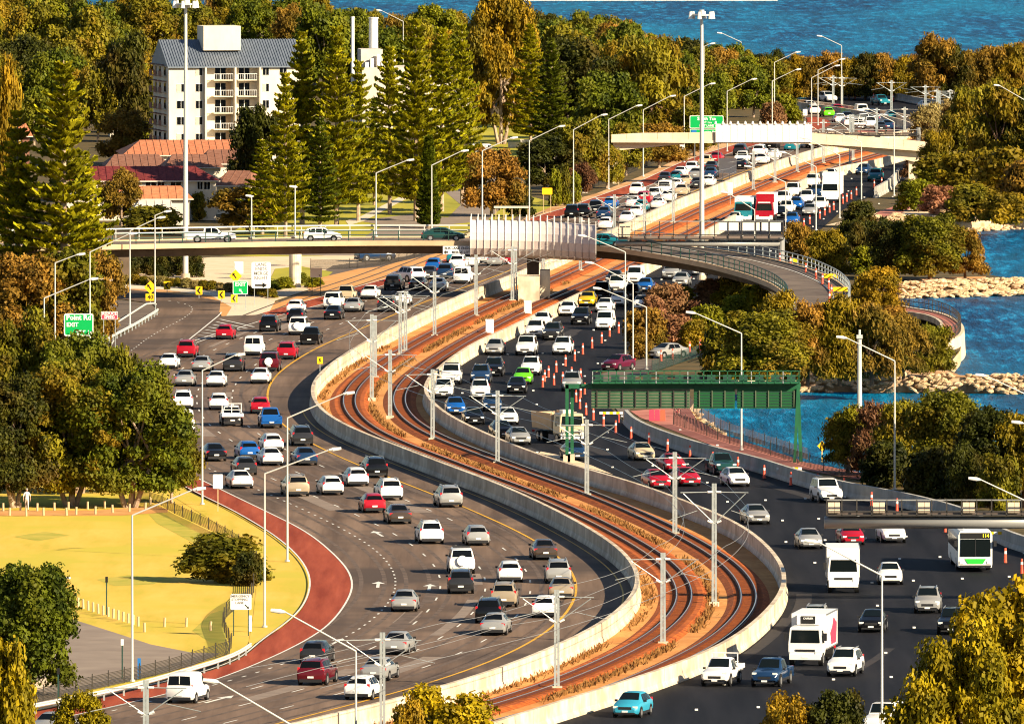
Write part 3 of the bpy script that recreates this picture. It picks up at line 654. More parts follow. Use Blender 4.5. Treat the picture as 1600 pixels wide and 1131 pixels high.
# ------------------------------------------------------------ gantries
def text(s_, size, m, name='lettering', parent=None, loc=(0, 0, 0), bold=.012, align='CENTER', rz=0):
    cu = bpy.data.curves.new('text', 'FONT'); cu.body = s_; cu.size = size; cu.align_x = align; cu.align_y = 'CENTER'; cu.offset = bold * size; cu.extrude = .006; cu.resolution_u = 2; cu.space_line = .95
    t = bpy.data.objects.new('text', cu); COL.objects.link(t)
    me = bpy.data.meshes.new_from_object(t.evaluated_get(bpy.context.evaluated_depsgraph_get())); bpy.data.objects.remove(t); bpy.data.curves.remove(cu)
    me.materials.clear(); me.materials.append(m); o = bpy.data.objects.new(name, me); COL.objects.link(o)
    o.rotation_euler = (math.pi / 2, 0, rz); o.location = loc; o.parent = parent; return o
D_ = Yof(722); sG = S(722)
GG = thing('sign_gantry', 'dark green steel sign gantry seen from behind over the dark carriageway', 'gantry', tuple(at(890, 722, D_)))
def bx(T, name, x0, y0, x1, y1, D, dep, m, o=0):
    a = at(x0, y0, D); b_ = at(x1, y1, D); mb = MB(); mb.box(((a.x + b_.x) / 2, D + o + dep / 2, (a.z + b_.z) / 2), (abs(b_.x - a.x), dep, abs(a.z - b_.z))); return mb.build(name, m, T)
for x in (883.5, 891.5): bx(GG, 'leg', x, 601, x + 5, 712, D_, .4, M['gantry_green'], 0 if x < 885 else .8)
for x in (884, 891): bx(GG, 'footing', x - 4, 710, x + 7, 722, D_, .8, M['concrete'])
mb = MB(); mb.bar(at(1247, 607, D_), at(1241.5, 722, D_), .25); mb.build('leg', M['gantry_green'], GG)
mb = MB(); mb.bar(at(1247, 607, D_ + 1), at(1251.5, 722, D_ + 1), .28); mb.build('leg', M['gantry_green'], GG)
bx(GG, 'beam', 883, 600, 925, 607, D_, .5, M['gantry_green']); bx(GG, 'cross_beam', 918, 599, 1251, 608, D_ + .3, .6, M['gantry_green'])
bx(GG, 'walkway', 924, 597, 1250, 599.5, D_ - .8, 1.4, M['gantry_green'])
for y in (579.5, 587, 594):
    for dy in (-.8, .6):
        mb = MB(); mb.bar(at(925, y, D_ + dy), at(1251, y, D_ + dy), .07); mb.build('handrail', M['gantry_green'], GG)
for k in range(27):
    x = 926 + k * 12.4; 
    for dy in (-.8, .6): mb = MB(); mb.bar(at(x, 579, D_ + dy), at(x, 599, D_ + dy), .07); mb.build('handrail_post', M['galv'] if k % 4 == 0 else M['gantry_green'], GG)
for k in range(13):
    x = 930 + k * 25; bx(GG, 'light_box', x, 586, x + 13, 596, D_, .2, M['rail_green'], .3)
for (x0, x1, m) in ((924, 1078, 'sign_back'), (1084, 1148, 'sign_back_green'), (1152, 1246, 'sign_back_green')):
    S_ = bx(GG, 'sign_panel', x0, 607.5, x1, 638, D_ + .1, .08, M[m])
    k = x0 + 8
    while k < x1 - 4:
        o = bx(GG, 'stiffener', k, 610, k + 1.6, 636, D_ - .02, .1, M['sign_back'] if m != 'sign_back' else M['dark_steel']); k += 20
    for j in range(6):
        y = 612 + j * 4.6; bx(GG, 'stiffener', x0 + 1, y, x1 - 1, y + .8, D_ + .04, .05, M['gantry_green'] if m == 'sign_back' else M['rail_green'])

def tube_gantry(label, x0, x1, yt, yb, ywt, ywb, D, bays, r_off=0, leg=None, panels=False, box_every=3):
    T = thing('sign_gantry', label, 'gantry', tuple(at(x0, yb, D)))
    if yt is not None:
        a, b_ = at(x0, (yt + yb) / 2, D), at(x1, (yt + yb) / 2, D); r_ = abs(at(x0, yt, D).z - at(x0, yb, D).z) / 2
        mb = MB(); mb.tube(a, b_, r_, r_, 20); mb.build('tube', M['grey_steel'], T, smooth=True)
    n = bays; wdt = (x1 - x0 - 4) / n
    for k in range(n + 1):
        x = x0 + 4 + k * wdt
        mb = MB(); mb.bar(at(x, ywt, D - .7), at(x, ywb, D - .7), .09); mb.bar(at(x, ywt, D + .7), at(x, ywb, D + .7), .09); mb.bar(at(x, ywb, D - .7), at(x, ywb, D + .7), .09); mb.build('post', M['dark_steel'], T)
    for y in (ywt, ywb, (ywt * .25 + ywb * .75)):
        for dy in (-.7, .7):
            mb = MB(); mb.bar(at(x0 + 4, y, D + dy), at(x1, y, D + dy), .09); mb.build('rail', M['grey_steel'] if y == ywt else M['dark_steel'], T)
    for k in range(n):
        x = x0 + 4 + k * wdt
        if panels: bx(T, 'sign_panel', x + 2, ywt + 1.5, x + wdt - 2, ywt + (ywb - ywt) * .58, D + .3, .1, M['white_panel'])
        elif k % box_every == 0:
            bx(T, 'control_box', x + 2, ywt + 4, x + wdt * .5, ywb - 4, D, .3, M['box_cream'], .1); bx(T, 'control_box', x + wdt * .5 + .6, ywt + 4, x + wdt - 3, ywb - 4, D, .3, M['box_cream'], .1)
        bx(T, 'grating', x + 1, ywb - 5, x + wdt - 1, ywb - 1, D, .1, M['mesh_brown'], .5)
    bx(T, 'walkway', x0 + 4, ywb - .5, x1, ywb + 1.2, D - .7, 1.4, M['dark_steel'])
    if leg:
        q = at(leg[0], leg[1], D); mb = MB(); mb.tube((q.x, q.y, 0), (q.x, q.y, at(leg[0], (yt or ywt), D).z + .3), .35, .35, 12); mb.build('leg', M['grey_steel'], T)
    return T
tube_gantry('silver tube gantry with a mesh walkway and cream boxes at the right edge', 1288, 1760, 806.5, 825.5, 781, 805, Yof(945), 20, leg=(1758, 900))
tube_gantry('gantry with three white sign panels behind the curved end of the overpass', 962, 1224, 376, 385, 346, 374, Yof(476), 12, leg=(1221, 470), box_every=99)
T = thing('message_sign', 'row of three big white sign panels on the gantry behind the overpass', 'sign', tuple(at(1122, 360, Yof(475.5))))
for k in range(3): bx(T, 'sign_panel', 1124 + k * 33, 348, 1154 + k * 33, 361, Yof(475.5), .12, M['white_panel'])
for k in range(3): bx(T, 'sign_frame', 1122.5 + k * 33, 346, 1155.5 + k * 33, 347.8, Yof(475.5), .12, M['dark_steel'])
tube_gantry('far dark gantry walkway with cream boxes just above the footbridge', 1236, 1436, None, 213, 203, 212, Yof(262), 15, leg=(1435, 262), box_every=2)

# ------------------------------------------------------------ street lights
lights = [(449, 877, 653, 551, 609), (413.5, 979.5, 740, 530, 697), (206.5, 1064, 805, 318, 758), (316, 788, 579, 380, 549), (69, 659, 466, 151, 432), (86, 593, 411, 131, 394),
 (140.5, 572, 394, 212, 361), (203, 508, 361, 256, 336), (242, 476, 337, 266, 327), (827, 361, 220, 881, 194), (896, 330, 203, 947, 176), (951, 296, 187, 1001.6, 162),
 (1005, 276, 172, 1054, 147), (1069, 254, 151, 1116, 128), (1136, 237, 143, 1181, 121), (1206.5, 224, 127, 1250, 106), (1210, 200, 98, 1249, 79), (1268, 200, 122, 1311, 100), (1278, 196, 110, 1319, 90),
 (1315, 170, 71.6, 1278, 54), (1158, 150, 66, 1122, 49.6), (1612, 280, 163, 1555, 130), (1397, 306, 191, 1350, 167), (1346, 325, 223, 1294, 200), (1312, 341, 243, 1252, 212), (1275, 360, 261, 1220, 235), (1227.5, 368, 285, 1165, 257), (1179, 404, 328, 1129, 296),
 (977, 556, 394, 906, 365), (989, 577, 443, 917, 406), (1010, 577, 480, 929, 447), (1158.5, 703, 521, 1074.6, 484), (1398, 765, 564, 1310, 522), (1624, 800, 626, 1527.5, 581), (1680, 880, 700, 1584, 654),
 (1640, 985, 800, 1517, 742), (1378, 1180, 899, 1262, 838), (556, 1250, 1017, 428, 946), (455, 1380, 1132, 323, 1054), (1100, 190, 73, 1116, 66), (591, 180, 80, 591, 80), (630, 150, 34, 590, 14)]
words = ['first', 'second', 'third', 'fourth', 'fifth', 'sixth', 'seventh', 'eighth', 'ninth', 'tenth', 'eleventh', 'twelfth', 'thirteenth', 'fourteenth', 'fifteenth', 'sixteenth', 'seventeenth', 'eighteenth', 'nineteenth', 'twentieth']
def ordn(n):
    if n <= 20: return words[n - 1]
    t = ['twenty', 'thirty', 'forty', 'fifty', 'sixty', 'seventy', 'eighty', 'ninety'][n // 10 - 2]
    return (t[:-1] + 'ieth') if n % 10 == 0 else t + '-' + words[n % 10 - 1]
def street_light(bx_, by, ty, ax, ay, label, z0=0.0, D=None, r0=.095, group='street lights along the road'):
    b0 = G(bx_, by, z0) if D is None else at(bx_, by, D); D = b0.y; top = at(bx_, ty, D)
    T = thing('street_light', label, 'street light', tuple(b0), group)
    mb = MB(); mb.tube(b0, top, r0, r0 * .62, 10); mb.tube(b0, b0 + Vector((0, 0, .12)), r0 * 2, r0 * 2, 8); mb.build('pole', M['pole_white'], T, smooth=False)
    if ax != bx_:
        tip = at(ax, ay, D); d = tip - top; k = tip - d.normalized() * .75
        mb = MB(); mb.tube(top, k, r0 * .6, r0 * .45, 8); mb.build('arm', M['pole_white'], T)
        mb = MB(); h = Vector((math.copysign(1, d.x), 0, .12)).normalized()
        mb.tube(k, k + h * .25, .07, .12, 8); mb.tube(k + h * .25, k + h * .85, .14, .1, 8); mb.build('lamp_head', M['lamp_glass'], T)
    return T
grp = [('left verge of the grey carriageway', lambda x, y: x < 500 and y > 500), ('left verge', None)]
L_left = sorted([q for q in lights if q[3] > q[0] and q[0] < 1140 and q[0] != 1100], key=lambda q: -q[1])
L_far = sorted([q for q in lights if q[3] > q[0] and q[0] > 1140], key=lambda q: q[0])
L_right = sorted([q for q in lights if q[3] < q[0] and q[0] != 630], key=lambda q: -q[1])
for k, q in enumerate(L_left): street_light(*q, 'white street light, arm to the right, %s from the near end of the left verge' % ordn(k + 1))
for k, q in enumerate(L_far): street_light(*q, 'far street light, arm to the right, %s from the left above the footbridge' % ordn(k + 1))
for k, q in enumerate(L_right): street_light(*q, 'white street light, arm to the left, %s from the near end of the dark carriageway' % ordn(k + 1))
street_light(1100, 190, 73, 1116, 66, 'street light half hidden behind the right hand tall floodlight mast')
street_light(630, 150, 34, 590, 14, 'distant street light poking above the forest near the two white chimneys')
for (x, zt, ax, ay, back) in ((461, 290, 456, 286, 1), (587.5, 270.6, 645, 247, 0), (674.5, 258.6, 730, 232, 0), (753.5, 236, 807, 212, 0), (393, 306, 386, 303, 0)):
    b0 = front_at(x) + Vector((0, 11.4, .1)); 
    street_light(x, P(b0)[1], zt, ax, ay, 'street light on the far edge of the overpass, %s' % {461: 'above the round concrete pier', 587.5: 'midway between the pier and the screen', 674.5: 'beside the narrow dark pine', 753.5: 'rising behind the pale curved screen', 393: 'behind the merge right sign'}[x], D=b0.y, r0=.1)
# tall floodlight masts
def high_mast(bx_, by, ty, label, r0=.32, n=6):
    b0 = G(bx_, by); top = at(bx_, ty, b0.y)
    T = thing('floodlight_mast', label, 'floodlight mast', tuple(b0), 'tall floodlight masts')
    mb = MB(); mb.tube(b0, top, r0, r0 * .55, 14); mb.build('pole', M['pole_white'], T)
    mb = MB(); mb.tube(b0 + Vector((0, 0, -.1)), b0 + Vector((0, 0, .5)), r0 * 1.7, r0 * 1.5, 14); mb.build('pole_base', M['concrete'], T)
    mb = MB(); mb.tube(top, top + Vector((0, 0, .8)), r0 * .7, r0 * .9, 12); mb.tube(top + Vector((0, 0, .15)), top + Vector((0, 0, .3)), 1.25, 1.25, 16); mb.build('head_frame', M['pole_white'], T)
    for k in range(n):
        a = 2 * math.pi * k / n + .3; c = top + Vector((1.3 * math.cos(a), 1.3 * math.sin(a), .15)); mb = MB(); mb.tube(c + Vector((0, 0, .45)), c + Vector((0, 0, -.35)), .14, .26, 8); mb.build('floodlight', M['lamp_glass'], T)
    return T
high_mast(290, 434, 10, 'tall white floodlight mast in front of the apartment block'); high_mast(1096.5, 437, 27, 'tall white floodlight mast in front of the green South Tce sign')
p = G(1343, 735); T = thing('camera_pole', 'thick white pole with a small camera on top beside the lookout trees', 'pole', tuple(p))
mb = MB(); mb.tube(p, at(1343, 660, p.y), .27, .24, 12); mb.build('pole_base', M['grey_steel'], T)
mb = MB(); mb.tube(at(1343, 660, p.y), at(1343, 528, p.y), .22, .17, 12); mb.build('pole', M['pole_white'], T)
mb = MB(); mb.tube(at(1343, 528, p.y), at(1343, 515, p.y), .1, .1, 8); mb.box(at(1343, 526, p.y), (.5, .5, .3)); mb.build('camera', M['pole_white'], T)

# ------------------------------------------------------------ railway masts and wires
masts = [(870, 1078, 921), (1036, 1008, 863), (1116, 946, 755), (1054.5, 837, 706), (917, 776, 655.5), (777.5, 726, 610), (676, 689, 577), (609.5, 654, 546.6), (581, 626, 491), (586, 592, 493), (625.5, 556, 458), (633.5, 551, 455),
 (679, 527, 424.6), (743.8, 496, 398), (800.6, 472, 385), (805.5, 471, 386), (907, 425, 340), (849, 436, 401), (960, 372, 304), (1007, 365, 301), (1052, 350, 283), (1177, 299, 236), (1211, 287.5, 232), (1245.6, 271, 205), (1269, 270.6, 207), (1286.5, 257, 187),
 (1328.5, 257, 179), (1333, 250, 179), (1302, 167.5, 118), (1315.6, 169, 119), (1370, 211, 169), (1413.6, 218, 167.5), (1393, 179, 125.6), (1446, 178, 133), (1464.5, 180, 140), (1468, 181, 142), (1485, 183, 140), (1492.5, 184, 143), (1329, 210, 179), (1198, 160, 105), (1203, 160, 105), (597.6, 1150, 987.5), (228, 1228, 1062)]
masts.sort(key=lambda q: -q[1])
def catenary_mast(x, by, ty, label, dirs, cl=2.4):
    b0 = G(x, by, 0); D = b0.y; top = at(x, ty, D); h = top.z
    T = thing('railway_mast', label, 'railway mast', tuple(b0), 'masts of the railway overhead line')
    wdt = .20
    mb = MB(); 
    for s_ in (-1, 1): mb.bar(b0 + Vector((s_ * wdt * .55, 0, 0)), top + Vector((s_ * wdt * .45, 0, 0)), .075, .16)
    k = .4
    while k < h - .2: mb.box(b0 + Vector((0, .02, k)), (wdt, .1, .1)); k += .8
    mb.build('post', M['galv'], T)
    mb = MB(); mb.box(b0 + Vector((0, 0, .1)), (.7, .7, .35)); mb.build('footing', M['concrete'], T)
    for s_ in dirs:
        z1 = h * .93; z2 = h * .67; e = Vector((s_ * cl, -.3, 0)); mb = MB()
        mb.tube(b0 + Vector((0, 0, z1)), b0 + e + Vector((0, 0, z1 - .03)), .035, .035, 6); mb.tube(b0 + Vector((0, 0, z2)), b0 + e * .92 + Vector((0, 0, z1 - .1)), .035, .035, 6)
        mb.tube(b0 + e * .5 + Vector((0, 0, z2 + (z1 - z2) * .42)), b0 + e * 1.35 + Vector((0, 0, z2 + .25)), .025, .025, 6); mb.build('cantilever', M['galv'], T)
        mb = MB(); mb.tube(b0 + e * .06 + Vector((0, 0, z1)), b0 + e * .2 + Vector((0, 0, z1)), .075, .075, 8); mb.tube(b0 + e * .08 + Vector((0, 0, z2 + .08)), b0 + e * .2 + Vector((0, 0, z2 + .22)), .075, .075, 8); mb.build('insulator', M['white_paint'], T)
    return T
twin = {806: 1, 586: 1, 634: 1, 1333: 1, 1468: 1, 1203: 1}
for k, (x, by, ty) in enumerate(masts):
    dirs = () if x in (805.5, 586, 1333, 1468, 1203) else ((-1, 1) if x not in (849, 907) else (1,))
    catenary_mast(x, by, ty, 'steel railway mast with insulated arms, %s from the near end of the tracks' % ordn(k + 1), dirs)
for g, nm in ((GA, 'thin contact wire strung above the left railway track'), (GB, 'thin contact wire strung above the right railway track')):
    g2 = cut(g, y1=Yof(330)); mb = MB(); c = V3(g2, 5.1); mb.sweep(c, [(-.016, 0), (0, .028), (.016, 0)]); c2 = [p + Vector((0, 0, 1.1 - .35 * abs(math.sin(i * .33)))) for i, p in enumerate(c)]; mb.sweep(c2, [(-.014, 0), (0, .025), (.014, 0)])
    one(mb, 'overhead_wire', M['wire'], nm, 'wire', 'overhead wires')

# ------------------------------------------------------------ signs
def post_sign(name, label, px, by, cx, cy, wpx, hpx, m, posts=(-.35, .35), shape='rect', pm='galv', border=None, group=None, fac=0.0, D=None):
    b0 = G(px, by) if D is None else at(px, by, D); D = b0.y; s_ = F / (D * 1.0)
    c = at(cx, cy, D); wdt, hgt = wpx / s_, hpx / s_
    T = thing(name, label, 'sign', tuple(b0), group)
    mb = MB()
    if shape == 'rect':
        r_ = min(wdt, hgt) * .09; pts = []
        for (sx, sz, a0) in ((1, 1, 0), (-1, 1, 90), (-1, -1, 180), (1, -1, 270)):
            for k in range(4):
                a = math.radians(a0 + 30 * k); pts.append((c.x + sx * (wdt / 2 - r_) + r_ * math.cos(a), c.z + sz * (hgt / 2 - r_) + r_ * math.sin(a)))
    elif shape == 'diamond': pts = [(c.x + wdt / 2, c.z), (c.x, c.z + hgt / 2), (c.x - wdt / 2, c.z), (c.x, c.z - hgt / 2)]
    mb.prism(pts, c.y - .03, c.y + .03); mb.build('sign_plate', M[m], T)
    if border:
        mb = MB(); n = len(pts); inn = [((x - c.x) * (1 - .12 * hgt / wdt if wdt > hgt else .9) + c.x, (z - c.z) * .9 + c.z) for x, z in pts]; inn = [((x - c.x) * (1 - .09 * min(wdt, hgt) / wdt) + c.x, (z - c.z) * (1 - .09 * min(wdt, hgt) / hgt) + c.z) for x, z in pts]
        vs = [(x, c.y - .035, z) for x, z in pts] + [(x, c.y - .035, z) for x, z in inn]; mb.add(vs, [(i, (i + 1) % n, n + (i + 1) % n, n + i) for i in range(n)]); mb.build('border', M[border], T)
    for q in posts:
        mb = MB(); x = c.x + q * wdt; mb.bar((x, D + .06, b0.z), (x, D + .06, c.z), .07); mb.build('post', M[pm], T)
    T['_c'] = tuple(c); T['_wh'] = (wdt, hgt); return T
def write(T, s_, size, m, dx=0, dz=0, **k):
    c = Vector(T['_c']) - Vector(T['_o']); return text(s_, size, M[m], 'lettering', T, (c.x + dx, c.y - .045, c.z + dz), **k)
def arrow_on(T, dx, dz, a, L_, m, wd=None):
    c = Vector(T['_c']) + Vector((dx, -.05, dz)); wd = wd or L_ * .14; R = Matrix.Rotation(-a, 3, 'Y'); mb = MB()
    f = lambda x, z: R @ Vector((x, 0, z)) + c
    mb.add([f(-L_ / 2, -wd / 2), f(L_ * .2, -wd / 2), f(L_ * .2, wd / 2), f(-L_ / 2, wd / 2), f(L_ * .12, -wd * 1.6), f(L_ / 2, 0), f(L_ * .12, wd * 1.6)], [(0, 1, 2, 3), (4, 5, 6)]); mb.build('arrow', M[m], T)
T = post_sign('road_sign', 'green Point Rd exit sign with a white border, partly behind the tree', 123, 690, 123, 507.5, 46, 35, 'sign_green', border='sign_white')
write(T, 'Point Rd', .62, 'sign_white', 0, .62, bold=.03); write(T, 'EXIT', .5, 'sign_white', -.55, .0, bold=.03); write(T, 'LEFT 1s', .5, 'sign_white', .35, -.68, bold=.03)
T = post_sign('road_sign', 'red and white REDUCE SPEED sign beside the exit ramp', 170, 606, 171, 493, 26, 12.5, 'sign_red', border='sign_white'); write(T, 'REDUCE\nSPEED', .36, 'sign_white', bold=.03)
T = post_sign('road_sign', 'green EXIT sign with a small white arrow on the gore island', 375, 486, 375.5, 449.5, 23.5, 21, 'sign_green', border='sign_white'); write(T, 'EXIT', .55, 'sign_white', 0, .35, bold=.03); arrow_on(T, .05, -.35, math.radians(130), .55, 'sign_white', .12)
T = post_sign('road_sign', 'white LANE ENDS MERGE RIGHT sign with a black arrow', 408, 476, 408, 430, 30, 41, 'sign_white'); write(T, 'LANE\nENDS\nMERGE\nRIGHT', .5, 'grey_steel', 0, .42); arrow_on(T, 0, -1.08, 0, 1.3, 'black')
for k, (x, y) in enumerate(((189, 440), (261, 446), (311, 454), (346, 460.5), (366, 466.5))):
    T = post_sign('chevron_sign', 'yellow sign with a black left chevron, %s from the left round the exit bend' % ordn(k + 1), x, y + 12, x, y, 10.5, 13, 'sign_yellow', posts=(0,), group='chevron signs round the exit bend')
    c = Vector(T['_c']) + Vector((0, -.05, 0)); h = T['_wh'][1] * .38; w_ = T['_wh'][0] * .3; mb = MB()
    f = lambda a, b_: c + Vector((a, 0, b_)); mb.add([f(-w_, 0), f(w_ * .2, h), f(w_, h), f(-w_ * .15, 0), f(w_, -h), f(w_ * .2, -h)], [(0, 3, 2, 1), (0, 5, 4, 3)]); mb.build('chevron', M['black'], T)
for (x, by, y, lab) in ((235, 476, 449, 'yellow diamond curve sign with a 40 plate beside the exit ramp'), (368, 470, 431.5, 'yellow diamond curve sign behind the green EXIT sign')):
    T = post_sign('warning_sign', lab, x, by, x, y, 20, 21, 'sign_yellow', posts=(0,), shape='diamond'); arrow_on(T, -.12, .05, math.radians(125), .7, 'black', .12)
    if by == 476:
        c = at(x, 464.5, Vector(T['_o']).y); mb = MB(); mb.box(c, (1.02, .05, .75)); mb.build('speed_plate', M['sign_yellow'], T); text('40', .62, M['black'], 'lettering', T, tuple(c - Vector(T['_o']) + Vector((0, -.04, 0))))
T = post_sign('road_sign', 'small white board with a black dot above the grassed verge by the pier', 494, 462, 494, 426, 18.5, 15, 'sign_white', pm='rail_green'); arrow_on(T, .38, -.3, math.radians(-45), .22, 'black', .06)
T = post_sign('road_sign', 'white EMERGENCY STOPPING LANE sign with an arrow by the mesh fence', 376, 993, 376.5, 940, 33, 24.5, 'sign_white', pm='rail_green'); write(T, 'EMERGENCY\nSTOPPING\nLANE', .24, 'grey_steel', -.08, .17); arrow_on(T, .42, -.32, math.radians(-45), .4, 'black', .06)
T = post_sign('road_sign', 'small yellow sign with a black 5 on the left barrier wall', 500, 600, 500, 563, 9, 11, 'sign_yellow', posts=(0,)); write(T, '5', .4, 'black', bold=.04)
T = post_sign('warning_sign', 'yellow diamond road narrows sign behind the grey barrier', 1285, 722, 1284.5, 696.5, 15, 16, 'sign_yellow', posts=(0,), shape='diamond', pm='sign_yellow'); c = Vector(T['_c']); mb = MB(); mb.bar(c + Vector((-.12, -.05, -.2)), c + Vector((-.05, -.05, .2)), .05); mb.bar(c + Vector((.12, -.05, -.2)), c + Vector((.05, -.05, .2)), .05); mb.build('symbol', M['black'], T)
T = post_sign('warning_sign', 'shaded orange diamond sign half hidden among the trees right of the thick pole', 1387, 748, 1386, 701, 11, 14, 'sign_yellow', posts=(0,), shape='diamond', pm='cone_orange')
T = post_sign('road_sign', 'white back of a small sign on the red shoulder near the big tree', 340, 799, 340.5, 752, 15.5, 22.5, 'sign_white', posts=(0,), pm='wood')
T = post_sign('road_sign', 'white square back of a sign beside the far red shoulder', 967, 291, 967, 266.5, 9, 12, 'sign_white', posts=(0,), pm='wood')
T = post_sign('road_sign', 'small white camera sign under the left end of the footbridge', 1062, 252, 1064, 231, 9.5, 9, 'sign_white', posts=(-.3,)); mb = MB(); c = Vector(T['_c']); mb.box(c + Vector((0, -.05, 0)), (.5, .02, .28)); mb.build('symbol', M['black'], T)
T = post_sign('road_sign', 'small white sign back left of the two far crossing lamp posts', 1258, 196, 1258, 176, 7, 10, 'sign_white', posts=(0,))
T = post_sign('message_sign', 'large plain white square board among the far queue of cars', 1137, 284, 1137, 259, 28, 23.5, 'white_panel', posts=(-.3, .1))
T = post_sign('equipment_cabinet', 'tall white cabinet on a post beside the far tracks', 1141.5, 320, 1141, 295, 8, 20, 'white_panel', posts=(0,))
T = post_sign('road_sign', 'blank yellow board beside the clipped hedge', 855, 333, 855, 299, 16, 10.5, 'sign_yellow', pm='wood')
D_ = Yof(262); T = post_sign('road_sign', 'green South Tce exit sign behind the footbridge', 1104, 262, 1104, 191, 53, 20, 'sign_green', border='sign_white', D=D_)
write(T, 'South Tce', .62, 'sign_white', 0, .45, bold=.03); write(T, 'EXIT 1km', .36, 'sign_white', 0, -.08); write(T, 'LEFT LANE', .42, 'sign_white', 0, -.52, bold=.03)
T = post_sign('road_sign', 'lower green sign with a blue square below the South Tce one', 1104, 262.1, 1104, 209, 52, 14, 'sign_green', border='sign_white', D=D_)
write(T, 'Canning Hwy', .42, 'sign_white', .4, .22, bold=.03); write(T, '3km', .38, 'sign_white', .6, -.3, bold=.03); c = Vector(T['_c']); mb = MB(); mb.box(c + Vector((-1.75, -.06, .1)), (.7, .03, .8)); mb.build('symbol', M['sign_blue'], T)
p = front_at(714) + Vector((0, -.35, 0)); T = post_sign('road_sign', 'white BUS LANE ENDS MERGE LEFT sign fixed under the overpass edge', 714, P(p)[1], 714.5, 391, 45, 13, 'sign_white', posts=(), D=p.y)
write(T, 'BUS LANE ENDS', .38, 'black', 0, .2, bold=.02); write(T, 'MERGE LEFT', .38, 'black', .45, -.24, bold=.02); arrow_on(T, -1.2, -.22, math.pi, .45, 'black', .16)
T = post_sign('speed_sign', 'small white sign on a yellow post on the ramp island', 1085.5, 528, 1085.5, 506, 13, 7, 'sign_white', posts=(0,), pm='sign_yellow')
# ------------------------------------------------------------ guard rail, mesh fence, bollards
gr = [G(x, y, .7) for x, y in [(-60, 1122), (0, 1108), (132, 1085), (225, 1064), (292, 1043), (371, 1022), (392, 1004)]]
GR = thing('guard_rail', 'white steel guard rail along the red shoulder at bottom left', 'guard rail', tuple(gr[0]))
c = smooth_line(gr, 3, 2); mb = MB(); mb.sweep(V3(c, .42), [(0, 0), (.08, .07), (.02, .15), (.08, .23), (0, .3), (-.03, .3), (-.03, 0)]); mb.build('rail', M['pole_white'], GR)
d = np.r_[0, np.cumsum(np.hypot(*np.diff(c, axis=0).T))]
for s_ in np.arange(1, d[-1], 4.0):
    mb = MB(); mb.box((np.interp(s_, d, c[:, 0]) - .1, np.interp(s_, d, c[:, 1]), .3), (.12, .15, .7)); mb.build('post', M['galv'], GR)
for lab, pts, zz, m_ in (('white guard rail along the outside of the exit ramp', [(160, 531), (185, 518), (210, 505), (235, 490), (247, 482)], .7, 'pole_white'),):
    c = smooth_line([G(x, y, zz) for x, y in pts], 2, 1); T = thing('guard_rail', lab, 'guard rail', (float(c[0, 0]), float(c[0, 1]), 0)); mb = MB(); mb.sweep(V3(c, .42), [(0, 0), (.08, .07), (.02, .15), (.08, .23), (0, .3), (-.03, .3), (-.03, 0)]); mb.build('rail', M[m_], T)
    for k in range(0, len(c), 2): mb = MB(); mb.box((c[k, 0] - .1, c[k, 1], .3), (.12, .15, .7)); mb.build('post', M['galv'], T)
p = G(157, 538); D2 = Yof(492); T = thing('handrail_pipe', 'long white pipe on posts sloping down beside the exit ramp', 'pipe', tuple(p)); mb = MB(); mb.path([at(157, 520, p.y), at(228, 475, D2), at(243, 474, D2)], .1, 8); mb.build('pipe', M['pole_white'], T)
for x, y, dd in ((157, 520, p.y), (243, 474, D2)): mb = MB(); q = at(x, y, dd); mb.bar((q.x, q.y, 0), q, .12); mb.build('post', M['galv'], T)
def mesh_fence(label, pts, h, step=3.2, m='fence_mesh', z=0.0, pr=.035, top=True, gaps=1):
    c = smooth_line([G(x, y, z) for x, y in pts], 1.5, 1); T = thing('mesh_fence', label, 'fence', (float(c[0, 0]), float(c[0, 1]), z))
    d = np.r_[0, np.cumsum(np.hypot(*np.diff(c, axis=0).T))]; q = lambda s_: Vector((np.interp(s_, d, c[:, 0]), np.interp(s_, d, c[:, 1]), z)); rng = random.Random(2)
    for s_ in np.arange(0, d[-1], step):
        p = q(s_); le = Vector((rng.uniform(-.06, .06), 0, 0)); mb = MB(); mb.bar(p, p + le + Vector((0, 0, h * 1.12)), pr * 2); mb.build('post', M['dark_steel'], T)
        s1 = min(s_ + step, d[-1]); mb = MB(); n = 5
        # woven mesh: crossing wires
        for k in range(int(h / .09)):
            zz = .03 + k * .09; mb.add([q(s_) + Vector((0, 0, zz)), q(s1) + Vector((0, 0, zz)), q(s1) + Vector((0, 0, zz + .045)), q(s_) + Vector((0, 0, zz + .045))], [(0, 1, 2, 3)])
        mb.build('mesh', M[m], T)
    return T
mesh_fence('low black mesh fence behind the guard rail at bottom left', [(-60, 1124), (30, 1103), (61, 1096), (106, 1086), (151, 1076), (196, 1066), (239, 1056.5), (271, 1048.5), (308, 1036), (342, 1027), (358, 1021)], .95)
mesh_fence('sagging black mesh fence zigzagging past the emergency lane sign', [(358, 1021), (362, 1012), (352, 992), (347, 977), (355, 962), (370, 950), (392, 938), (397, 925), (395, 902)], .95, 5)
mesh_fence('black mesh fence running from the big tree down towards the round bush', [(400, 880), (372, 852), (345, 836), (305, 817), (268, 800), (255, 791), (240, 783), (205, 783)], .85, 5)
mesh_fence('dark fence below the forest along the far red shoulder', [(860, 318), (905, 300), (960, 282), (1010, 260), (1050, 243), (1095, 228), (1150, 214)], 1.2, 8)
mesh_fence('dark railing along the red shared path above the water', [(1052, 663), (1092, 676), (1130, 690), (1180, 704), (1240, 722), (1290, 738), (1330, 748)], 1.1, 6)
mesh_fence('pale railing on the water side of the red shared path', [(1078, 638), (1092, 652), (1130, 675), (1190, 695), (1262, 718)], 1.0, 6, m='galv')
